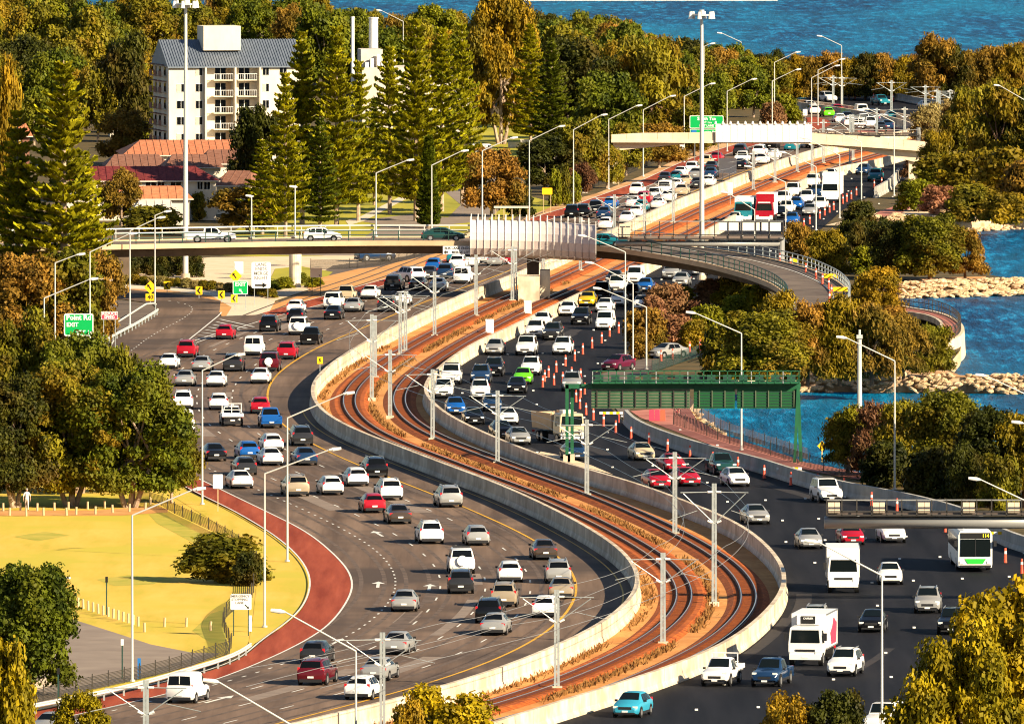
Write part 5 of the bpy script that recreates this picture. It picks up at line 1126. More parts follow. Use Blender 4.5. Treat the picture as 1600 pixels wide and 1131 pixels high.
def copy_vehicle(kind, colour, p, heading, far=False):
    src = protos[kind]; root = src.copy(); COL.objects.link(root); root.name = OBJN[kind]
    root.location = p; root.rotation_euler = (0, 0, heading)
    pm = M['paint ' + colour]
    def cp(o, parent):
        base = o.name.split('.')[0]
        if far and base in FAR_SKIP: return
        c = o.copy(); COL.objects.link(c); c.parent = parent
        for i, ms in enumerate(c.material_slots):
            if o.data.materials[i] is M['paint']: ms.link = 'OBJECT'; ms.material = pm
        for k in kids(o): cp(k, c)
    for k in kids(src): cp(k, root)
    return root
Lc = [
 (631, 956, 'sedan', 'silver'), (720, 928, 'suv', 'grey'), (722, 897, '4wd', 'white'), (798, 910.6, 'hatch', 'white'), (787, 949, 'suv', 'tan'), (763, 974, 'suv', 'black'), (770, 993, 'sedan', 'silver'), (873, 912, 'suv', 'silver'),
 (877, 936, 'sedan', 'tan'), (850, 966, 'hatch', 'white'), (852.5, 875, 'sedan', 'bronze'), (616, 1023, 'sedan', 'silver'), (584, 1064, 'sedan', 'silver'), (557, 1094, 'hatch', 'white'), (486, 1071, 'suv', 'dark red'), (487.5, 1038, 'hatch', 'grey'),
 (281, 1099, 'van', 'white'), (69, 1152, 'sedan', 'silver'), (674.5, 850, 'suv', 'white'), (747.5, 853, 'hatch', 'silver'), (625.5, 819, 'sedan', 'bronze'), (586, 802, 'hatch', 'red'), (612, 782, 'suv', 'white'), (705, 793, 'suv', 'silver'), (589, 747, 'suv', 'black'),
 (560.5, 760.5, 'hatch', 'white'), (521, 774, 'hatch', 'white'), (466, 776, 'suv', 'tan'), (480, 727.5, 'sedan', 'dark blue'), (473, 697, 'suv', 'grey'), (426.5, 728, 'sedan', 'white'), (428, 706, 'hatch', 'white'), (424, 669, 'ute', 'blue'), (407, 647, 'hatch', 'red'),
 (386, 743, 'hatch', 'grey'), (379, 764, 'sedan', 'white'), (338, 721, 'sedan', 'black'), (391, 718, 'hatch', 'blue'), (363, 666, 'tray', 'white'), (288, 675, 'van', 'white'), (286, 640, 'suv', 'white'), (342, 641, 'hatch', 'white'), (288, 604, 'sedan', 'silver'), (337, 605, 'sedan', 'white'),
 (406, 600, 'sedan', 'white'), (262, 577, 'sedan', 'white'), (314, 581, 'sedan', 'silver'), (363, 581, 'suv', 'grey'), (420, 581, '4wd', 'dark red'), (447, 562, 'suv', 'red'), (395, 556, 'van', 'white'), (290.5, 559, 'suv', 'red'), (350, 531, 'hatch', 'red'), (419, 519, 'suv', 'black'),
 (484, 539, 'ute', 'black'), (465, 524, '4wd', 'white'), (460.5, 505, 'hatch', 'black'), (460, 491, 'hatch', 'white'), (519, 500, 'sedan', 'black'), (519, 484, '4wd', 'white'), (550, 488, 'sedan', 'silver'), (538, 472, 'ute', 'beige'), (576, 468, 'sedan', 'white'), (613, 454, 'suv', 'grey'), (603, 488, 'suv', 'grey'), (625.5, 478, 'sedan', 'white'),
 (649, 439, 'hatch', 'white'), (669, 437, 'sedan', 'grey'), (651, 454, 'sedan', 'grey'), (682.5, 456, 'sedan', 'white'), (676, 424.5, 'hatch', 'blue'), (695, 436, 'suv', 'dark blue'), (714, 422, 'suv', 'white'), (721, 444, 'van', 'white'), (709, 411, 'hatch', 'teal'), (732.5, 418, 'suv', 'white'), (772.5, 416, 'sedan', 'silver'), (791, 413, 'sedan', 'red'), (756, 411, 'van', 'white'),
 (893, 341, 'suv', 'black'), (910, 340, 'suv', 'black'), (930, 334, 'suv', 'black'), (953, 326, 'hatch', 'blue'), (942.5, 342, 'sedan', 'dark blue'), (945, 359, 'hatch', 'white'), (978, 349, 'sedan', 'white'), (993, 340, 'hatch', 'white'), (1001, 331, 'hatch', 'teal'), (988, 325, 'sedan', 'white'), (1005, 320, 'suv', 'red'), (1027, 327, 'sedan', 'white'), (1020.6, 314.5, 'ute', 'white'),
 (994, 306, 'suv', 'white'), (1038, 305, 'van', 'white'), (1064, 306, 'sedan', 'beige'), (1042.5, 316, 'sedan', 'white'), (1037.5, 286.5, 'sedan', 'grey'), (1055, 285, 'hatch', 'teal'), (1062, 277.5, 'sedan', 'white'), (1080, 272, 'suv', 'white'), (1086, 280, 'sedan', 'silver'), (1070, 291, 'sedan', 'beige'), (1056, 297, 'hatch', 'white'), (1088, 295, 'sedan', 'grey'), (1106, 292, 'hatch', 'white'), (1109, 279, 'sedan', 'dark blue'),
 (1101, 261, 'suv', 'beige'), (1110, 269, 'sedan', 'grey'), (1117.5, 254.5, 'sedan', 'red'), (1155, 244, 'suv', 'grey'), (1158, 256, 'ute', 'white'), (1156, 265, 'sedan', 'black'), (1185, 245, 'suv', 'white'), (1189, 257, 'sedan', 'white'), (1202.5, 234, 'suv', 'black'), (1234, 236, 'sedan', 'teal'), (1255, 231, 'van', 'white'), (1268, 232, 'suv', 'black'), (1207, 249.5, 'sedan', 'white'),
 (1268.7, 172, 'sedan', 'white'), (1274, 179, 'hatch', 'white'), (1259, 168, 'sedan', 'teal'), (1296, 183, 'hatch', 'lime green'), (1310, 178, 'hatch', 'red'), (1314, 193, 'hatch', 'white'), (1326, 190, 'sedan', 'black'), (1327.5, 198, 'sedan', 'white'), (1347.5, 182, 'van', 'white'), (1352, 196, 'ute', 'white'), (1362, 200.5, 'ute', 'white'), (1342, 204, 'tray', 'white'), (1377, 206, 'sedan', 'grey'), (1388, 203, 'sedan', 'dark blue'), (1364, 185, 'sedan', 'black'), (1382, 194, 'hatch', 'white'), (1395, 189, 'sedan', 'teal')]
Rc = [
 (976, 1121.5, 'hatch', 'light blue'), (1118, 1072, 'tray', 'white'), (1196, 1073, 'ute', 'dark blue'), (1258, 1041, 'fridge', 'white'), (1313, 1057, 'suv', 'white'), (1271.5, 988, 'suv', 'silver'), (1361, 988, 'sedan', 'black'), (1485, 992, 'suv', 'black'), (1449, 958.5, 'suv', 'silver'), (1392, 914, 'hatch', 'white'), (1318, 927, 'box', 'white'),
 (1524, 894, 'bus', 'white'), (1371, 1148, '4wd', 'white'), (1267.5, 858, 'sedan', 'silver'), (1333, 852, 'sedan', 'red'), (1397, 848.5, 'suv', 'white'), (1186, 819.5, 'sedan', 'silver'), (1299, 786, '4wd', 'white'), (1157, 761, 'hatch', 'white'), (1134, 742.5, 'ute', 'dark green'), (1079, 760, 'sedan', 'red'), (1033.5, 764.5, 'hatch', 'red'), (1056, 738, 'sedan', 'red'),
 (1008, 720, 'sedan', 'beige'), (902, 719.5, 'sedan', 'dark blue'), (880, 694, 'dump', 'beige'), (814, 695.5, 'sedan', 'silver'), (787, 685, 'sedan', 'black'), (795, 664, 'sedan', 'white'), (742, 664, 'sedan', 'black'), (770, 643, 'hatch', 'dark blue'), (713, 648.5, 'hatch', 'blue'), (693, 622.5, 'tray', 'white'), (703.7, 601.5, '4wd', 'white'), (750, 624, 'suv', 'white'), (750, 600, 'suv', 'dark blue'),
 (770, 588.5, 'suv', 'black'), (807, 615, 'sedan', 'black'), (816, 601, 'hatch', 'lime green'), (828, 587, 'suv', 'white'), (893, 611.7, 'suv', 'silver'), (820, 556, '4wd', 'white'), (877, 555, 'suv', 'white'), (861, 532, 'suv', 'grey'), (834, 528, 'suv', 'white'), (845, 512, 'hatch', 'white'), (771, 555, 'hatch', 'silver'), (905.6, 508, 'suv', 'black'), (943, 516, 'van', 'white'), (885, 494, 'sedan', 'white'), (916, 479, 'hatch', 'yellow'),
 (943, 488.5, 'sedan', 'white'), (964, 479, 'hatch', 'white'), (938, 467, 'ute', 'black'), (962, 458, '4wd', 'white'), (990, 444, 'van', 'white'), (1000, 485, 'hatch', 'white'), (986, 466, 'sedan', 'black'), (1006, 456.5, 'sedan', 'blue'), (1046.5, 437, 'suv', 'silver'), (1062.5, 447.5, 'sedan', 'silver'), (1093, 431, 'sedan', 'white'), (958, 444, 'sedan', 'black'), (1023, 417, 'sedan', 'white'),
 (1161, 349, 'box', 'teal'), (1194, 349, 'redtruck', 'red'), (1147, 351, 'sedan', 'white'), (1222, 320.5, 'ute', 'white'), (1227.5, 335.5, 'ute', 'white'), (1217, 341.5, 'sedan', 'black'), (1237, 309, '4wd', 'white'), (1242.5, 327, 'sedan', 'blue'), (1259, 319, 'ute', 'white'), (1264, 337.5, 'sedan', 'silver'), (1279, 329.5, 'ute', 'white'), (1236, 352, 'hatch', 'blue'), (1267.5, 293, 'suv', 'white'), (1275, 310, 'suv', 'dark blue'),
 (1297, 317, 'tall', 'white'), (1295, 281, 'sedan', 'white'), (1346, 273.5, 'sedan', 'dark blue'), (1366, 284, 'suv', 'teal'), (1232, 151, 'suv', 'white'), (1247.5, 155, 'sedan', 'white'), (1300, 160, 'suv', 'white'), (1382, 165.5, 'ute', 'teal'), (1451, 172, 'sedan', 'silver'), (1199, 160, 'sedan', 'white')]
lanename = {1: 'lane beside the yellow line', 2: 'second lane from the yellow line', 3: 'third lane from the yellow line', 4: 'fourth lane from the yellow line', 5: 'far left lane'}
def slope(c, y):
    j = int(np.clip(np.searchsorted(c[:, 1], y), 2, len(c) - 3)); t = c[j + 2] - c[j - 2]; return math.atan2(-t[0], t[1]), c[j][0]
rows = []
for k, (x, y, kind, colour) in enumerate(Lc):
    p = G(x, y); wd = 2.2
    a, wx = slope(W1, p.y); yl = np.interp(p.y, YL[:, 1], YL[:, 0]); ln = int(np.clip((yl - p.x) * math.cos(a) / 3.27 + 1, 1, 5))
    p = G(x, y) + Vector((-math.sin(a) * 2.1, math.cos(a) * 2.1, .02)); rows.append(('L', ln, p, a, kind, colour, x, y))
for k, (x, y, kind, colour) in enumerate(Rc):
    p = G(x, y); a, wx = slope(W2, p.y); ln = int(np.clip((p.x - wx) * math.cos(a) / 3.3, 0, 5)); dd = {'bus': 6.0, 'fridge': 3.6, 'box': 3.6, 'dump': 3.6, 'redtruck': 3.6, 'tall': 3.6}.get(kind, 2.1)
    p = p + Vector((-math.sin(a) * dd, math.cos(a) * dd, .02)); rows.append(('R', ln, p, a + math.pi + (.22 if kind == 'dump' else 0), kind, colour, x, y))
special = {(976, 1121.5): 'light blue hatchback nearest the camera beside the right hand concrete barrier', (1258, 1041): 'white refrigerated truck with a red graphic on its side', (1318, 927): 'white box truck with a plain white body and white cab', (1524, 894): 'white bus with a green front panel and a lit number board',
  (880, 694): 'cream tipper truck with an empty tan body behind the green gantry leg', (1161, 349): 'teal fronted truck beside the red truck beyond the overpass', (1194, 349): 'red fronted truck with a white box beyond the overpass', (1297, 317): 'tall white truck in the far queue beside the orange cones', (816, 601): 'lime green hatchback beside the orange cones', (1296, 183): 'lime green hatchback far away above the footbridge',
  (916, 479): 'yellow hatchback on the dark carriageway just beyond the tracks', (281, 1099): 'white van at bottom left beside the red shoulder', (1118, 1072): 'white tray ute with a ladder rack at the bottom centre right', (424, 669): 'bright blue ute driving away beside the yellow line'}
sect = lambda y: 'near' if y > 860 else 'middle' if y > 600 else 'upper' if y > 400 else 'far' if y > 215 else 'farthest'
zone = {('L', 'near'): 'near bend of the grey carriageway', ('L', 'middle'): 'middle bend of the grey carriageway', ('L', 'upper'): 'stretch below the overpass left of the tracks', ('L', 'far'): 'far queue left of the tracks', ('L', 'farthest'): 'bend above the footbridge',
        ('R', 'near'): 'near end of the dark carriageway', ('R', 'middle'): 'middle of the dark carriageway', ('R', 'upper'): 'dark carriageway below the overpass', ('R', 'far'): 'far queue right of the tracks', ('R', 'farthest'): 'road above the footbridge'}
from collections import defaultdict
byk = defaultdict(list)
for r_ in rows: byk[(r_[0], sect(r_[7]), r_[4], r_[5])].append(r_)
for key, lst in byk.items():
    lst.sort(key=lambda q: -q[7])
    for i, r_ in enumerate(lst):
        side, ln, p, a, kind, colour, x, y = r_
        o = copy_vehicle(kind, colour, p, a, y < 420)
        if (x, y) in special: lab = special[(x, y)]
        elif len(lst) == 1: lab = '%s %s on the %s' % (colour, NICE[kind], zone[key[:2]]) + (', the only one' if False else '')
        else: lab = '%s %s, %s nearest of its colour on the %s' % (colour, NICE[kind], ordn(i + 1), zone[key[:2]])
        if len(lab.split()) > 16: lab = lab.replace(' of its colour', '')
        tag(o, lab, CATN[kind], 'vehicles driving away on the grey carriageway' if side == 'L' else 'vehicles coming towards us on the dark carriageway')
# overpass and side vehicles
def extra(kind, colour, p, a, lab, far=False, group=None): tag(copy_vehicle(kind, colour, p, a, far), lab, CATN[kind], group)
og = 'vehicles on the overpass'
p = front_at(331); extra('ute', 'white', p + Vector((0, 2.6, .02)), -math.pi / 2 + .03, 'white ute crossing the left part of the overpass', group=og)
p = front_at(503); extra('hatch', 'white', p + Vector((0, 2.6, .02)), -math.pi / 2, 'white hatchback crossing the overpass right of the pier', group=og)
p = front_at(692); extra('sedan', 'dark green', p + Vector((0, 2.6, .02)), -math.pi / 2, 'dark green sedan on the overpass just left of the curved screen', group=og)
p = front_at(631); extra('suv', 'white', p + Vector((0, 13.2, .02)) + Vector((0, 30, -6.2)), .6, 'white suv behind the overpass railing left of the narrow pine', group=og)
p = front_at(951); extra('sedan', 'teal', p + Vector((-.2, 3.2, .0)), -math.pi / 2 - .35, 'teal blue sedan leaving the curved screen on the overpass', group=og)
p = G(1043, 561); extra('sedan', 'silver', p + Vector((0, 2.1, .03)), math.pi - .75, 'silver sedan on the merging ramp left of the round trees')
p = G(966, 580); extra('hatch', 'maroon', p + Vector((0, 2.1, .03)), math.pi - .5, 'maroon hatchback on the merging ramp above the green gantry')
for (x, y, kind, col, a, lab) in ((586, 408, 'suv', 'dark blue', -1.2, 'dark blue car parked in shade under the overpass'), (812, 272, 'sedan', 'white', .3, 'white car parked among the trees behind the curved screen'), (743, 246, 'van', 'white', 1.2, 'white van parked near the bright lawn'), (795, 314, 'suv', 'black', 1.2, 'dark car parked left of the clipped hedge')):
    extra(kind, col, G(x, y) + Vector((0, 0, .02)), a, lab)
for o in protos.values():
    def rm(q):
        for k in kids(q): rm(k)
        bpy.data.objects.remove(q)
    rm(o)
# ------------------------------------------------------------ vegetation
rs = np.random.RandomState(4)
def quads_mesh(name, P0, A, B_, m):
    n = len(P0); v = np.empty((n * 4, 3)); v[0::4] = P0 - A - B_; v[1::4] = P0 + A - B_; v[2::4] = P0 + A + B_; v[3::4] = P0 - A + B_
    me = bpy.data.meshes.new(name); me.vertices.add(n * 4); me.vertices.foreach_set('co', v.ravel()); me.loops.add(n * 4); me.loops.foreach_set('vertex_index', np.arange(n * 4, dtype=np.int32))
    me.polygons.add(n); me.polygons.foreach_set('loop_start', np.arange(0, n * 4, 4, dtype=np.int32)); me.polygons.foreach_set('loop_total', np.full(n, 4, dtype=np.int32)); me.update(calc_edges=True)
    me.materials.append(m); return me
def unit(v): return v / np.maximum(np.linalg.norm(v, axis=1), 1e-6)[:, None]
def leafcloud(blobs, n, size, droop=0.0, flat=0.0, seed=0):
    r_ = np.random.RandomState(seed); bl = np.array(blobs); w_ = bl[:, 3] ** 2; idx = r_.choice(len(bl), n, p=w_ / w_.sum())
    d = unit(r_.normal(size=(n, 3))); d[:, 2] = np.where(d[:, 2] < -.55, -d[:, 2], d[:, 2]); rad = bl[idx, 3] * np.where(r_.random_sample(n) < .38, r_.uniform(.9, 1.7, n), r_.uniform(.55, 1.1, n))
    sq = 1 - flat; p = bl[idx, :3] + d * rad[:, None] * np.array([1, 1, sq if sq < 1 else 1])
    nrm = unit(d * 1.0 + r_.normal(size=(n, 3)) * .75)
    up = np.tile(np.array([0, 0, 1.0]), (n, 1)) + r_.normal(size=(n, 3)) * (.9 - .6 * droop)
    a = unit(np.cross(nrm, up)); b_ = unit(np.cross(a, nrm)); s_ = size * r_.uniform(.55, 1.25, n)
    return p, a * (s_ * .5 * (1 - .45 * droop))[:, None], b_ * (s_ * .5 * (1 + 1.0 * droop))[:, None]
def crown_blobs(kind, seed):
    r_ = random.Random(seed); bl = []
    if kind in ('gum', 'gumbig'):
        nb = 64 if kind == 'gum' else 120
        for i in range(nb):
            an = r_.uniform(0, 6.28); z = r_.uniform(.17, .95) if kind == 'gum' else r_.uniform(.15, .96); prf = (1 - ((z - .48) / .52) ** 2 if z > .48 else 1 - ((.48 - z) / .48) ** 2.2) ** .5
            R = .42 * prf * r_.uniform(.15, 1.0) ** .5 * (1 + .18 * math.sin(3 * an + seed))
            bl.append((R * math.cos(an), R * math.sin(an), z, r_.uniform(.04, .12) if kind == 'gum' else r_.choice((r_.uniform(.02, .05), r_.uniform(.04, .11)))))
    elif kind == 'sheoak':
        for i in range(70):
            z = r_.uniform(.12, .95); an = r_.uniform(0, 6.28); R = .36 * (1 - (z - .1) ** 2.2) ** .6 * r_.uniform(.4, 1); bl.append((R * math.cos(an), R * math.sin(an), z, r_.uniform(.05, .11)))
    elif kind == 'bush':
        for i in range(64):
            z = r_.uniform(.05, .86); an = r_.uniform(0, 6.28); R = .44 * math.sqrt(max(0, 1 - (z / 1.0) ** 2)) * r_.uniform(.45, 1); bl.append((R * math.cos(an), R * math.sin(an), z, r_.uniform(.07, .15)))
    elif kind == 'round':
        for i in range(150):
            z = r_.uniform(.12, .92); an = r_.uniform(0, 6.28); R = .43 * math.sqrt(max(0, 1 - ((z - .45) / .55) ** 2)) * r_.uniform(.45, 1); bl.append((R * math.cos(an), R * math.sin(an), z, r_.uniform(.04, .10)))
    elif kind == 'column':
        for i in range(40):
            z = r_.uniform(.03, .93); an = r_.uniform(0, 6.28); R = .32 * (1 - z ** 4) * r_.uniform(.5, 1); bl.append((R * math.cos(an), R * math.sin(an), z, r_.uniform(.08, .14)))
    return bl
# (height for which the leaves are sized, leaves, leaf size, droop)
KS = {'gum': (10, 19000, .27, .35), 'gumbig': (15, 72000, .25, .4), 'sheoak': (8, 15000, .22, .9), 'bush': (4, 10000, .19, .45), 'round': (10, 42000, .22, .2), 'column': (5, 4200, .24, .5)}
CR = {}
def crown_mesh(kind, v):
    if (kind, v) not in CR:
        H0, n, s_, dr = KS[kind]; bl = [(x * H0, y * H0, z * H0, r_ * H0) for x, y, z, r_ in crown_blobs(kind, 100 + v * 7 + len(kind))]
        CR[kind, v] = quads_mesh('crown', *leafcloud(bl, n, s_, dr, 0, v * 13 + 5), M['leaf_olive']); CR[kind, v]['b'] = 1; CR['b', kind, v] = bl
    return CR[kind, v]
def limb(mb, p, q, r0, r1, n=6): mb.tube(p, q, r0, r1, n, caps=False)
def trunk_mesh(kind, v, m):
    key = ('t', kind, v, m)
    if key in CR: return CR[key]
    crown_mesh(kind, v) if kind in KS else None
    mb = MB(); H0 = KS[kind][0]; bl = CR['b', kind, v]; r_ = random.Random(v + 50)
    if kind in ('gum', 'gumbig', 'sheoak', 'round'):
        top = Vector((r_.uniform(-.4, .4), r_.uniform(-.4, .4), H0 * .42)); b0 = H0 * .022
        mid = Vector((r_.uniform(-.3, .3), 0, H0 * .2)); limb(mb, (0, 0, -.2), mid, b0 * 1.25, b0, 8); limb(mb, mid, top, b0, b0 * .8, 8)
        for i in range(6 if kind != 'gumbig' else 11):
            c = Vector(bl[i * 3][:3]); k = top.lerp(c, .5) + Vector((0, 0, -.06 * H0)); st_ = mid.lerp(top, r_.uniform(.3, 1))
            limb(mb, st_, k, b0 * .55, b0 * .35); limb(mb, k, c, b0 * .35, b0 * .12)
        if kind == 'gumbig':
            for a in (-1, 1): limb(mb, (a * .5, .3, -.2), (a * 2.6, 0, H0 * .38), b0, b0 * .6, 8); limb(mb, (a * 2.6, 0, H0 * .38), Vector(bl[7 + a][:3]), b0 * .6, b0 * .2)
    else:
        for i in range(7): limb(mb, (r_.uniform(-.2, .2), r_.uniform(-.2, .2), -.1), Vector(bl[i * 4][:3]), H0 * .014, H0 * .005, 5)
    me = mb.mesh('trunk'); me.materials.append(M[m]); CR[key] = me; return me
def pine_mesh(v, H0=20.0, L0=4.4, nb=9, dz=.74, dens=1.4, z0=2.2):
    key = ('pine', v, L0)
    if key in CR: return CR[key], CR['pt', v, L0]
    r_ = np.random.RandomState(v + 31); P0, A, B_ = [], [], []; mb = MB(); limb(mb, (0, 0, -.3), (0, 0, H0 * .5), .30, .2, 8); limb(mb, (0, 0, H0 * .5), (0, 0, H0 * .985), .2, .04, 8)
    z = z0
    while z < H0 - .3:
        t = (z - z0) / (H0 - z0); Lz = L0 * (1 - t) ** .85 * (1 if t > .12 else .75 + t * 2) + .25; Lz *= r_.uniform(.82, 1.08)
        ph = r_.uniform(0, 6.28)
        for k in range(nb):
            an = ph + 6.283 * k / nb + r_.uniform(-.2, .2); Lb = Lz * r_.uniform(.55, 1.12); up = (.10 + .32 * t) + r_.uniform(-.05, .08)
            d = np.array([math.cos(an), math.sin(an)]); sd_ = np.array([-d[1], d[0]])
            if Lb < .2: continue
            limb(mb, (0, 0, z), (d[0] * Lb * .9, d[1] * Lb * .9, z + Lb * up * .8), .045, .015, 4)
            n = int(Lb / .30 * dens) + 2
            for j in range(n):
                s_ = (.22 + .80 * (j + r_.uniform(0, .9)) / n) * Lb; zz = z + s_ * up + (s_ / Lb) ** 2 * .12
                wd = .42 * (1.1 - .5 * s_ / Lb)
                for q in range(5):
                    o = r_.uniform(-wd, wd); P0.append((d[0] * s_ + sd_[0] * o, d[1] * s_ + sd_[1] * o, zz + abs(o) * .15 + r_.uniform(0, .14)))
                    a2 = an + r_.uniform(-1.2, 1.2); sz = r_.uniform(.13, .25)
                    A.append((math.cos(a2) * sz, math.sin(a2) * sz, sz * r_.uniform(.1, 1.3))); B_.append((-math.sin(a2) * sz * .55, math.cos(a2) * sz * .55, sz * r_.uniform(-.6, .6)))
        z += dz * r_.uniform(.7, 1.35)
    CR[key] = quads_mesh('crown', np.array(P0), np.array(A), np.array(B_), M['leaf_pine']); me = mb.mesh('trunk'); me.materials.append(M['bark_pale']); CR['pt', v, L0] = me
    return CR[key], me
tcount = [0]
NM = {'gum': 'gum_tree', 'gumbig': 'gum_tree', 'sheoak': 'she_oak_tree', 'bush': 'bush', 'round': 'broadleaf_tree', 'column': 'clipped_hedge_shrub', 'pine': 'norfolk_pine', 'cone': 'cypress_tree'}
def plant(x, by, ty, wpx, kind, leafm, label, group=None, z=0.0, v=None, bark=None, dep=None):
    tcount[0] += 1; v = (tcount[0] * 7 + tcount[0] // 5) % (5 if kind in ('gum', 'sheoak', 'pine') else 3) if v is None else v
    p = G(x, by, z); s_ = F / p.y; h = (by - ty) / s_; wd = wpx / s_
    if kind == 'pine': cm, tm = pine_mesh(v % 5); H0, W0 = 20.0, 8.4
    elif kind == 'cone': cm, tm = pine_mesh(5, 12.0, 1.5, 7, .28, 1.5, .4); H0, W0 = 12.0, 3.0
    else:
        cm = crown_mesh(kind, v); bark = bark or {'gum': 'bark_pale', 'gumbig': 'bark_pale'}.get(kind, 'bark_brown'); tm = trunk_mesh(kind, v, bark); H0 = KS[kind][0]; W0 = {'gum': .92, 'gumbig': .86, 'sheoak': .82, 'bush': 1.0, 'round': .95, 'column': .8}[kind] * H0
    T = thing(NM[kind], label, {'bush': 'bush', 'column': 'hedge'}.get(kind, 'tree'), tuple(p), group)
    sx = wd / W0; sz = h / H0; T.scale = (sx, (sx + sz) / 2 if dep is None else dep / W0, sz); T.rotation_euler = (0, 0, (tcount[0] * 2.4) % 6.28)
    if abs(sx - sz) > .5 * min(sx, sz) or dep is not None: T.rotation_euler = (0, 0, (tcount[0] % 2) * math.pi)
    c = bpy.data.objects.new('crown' if kind != 'bush' else 'foliage', cm); COL.objects.link(c); c.parent = T; c.material_slots[0].link = 'OBJECT'; c.material_slots[0].material = M[leafm]
    t = bpy.data.objects.new('trunk' if kind not in ('bush', 'column') else 'stems', tm); COL.objects.link(t); t.parent = T
    return T
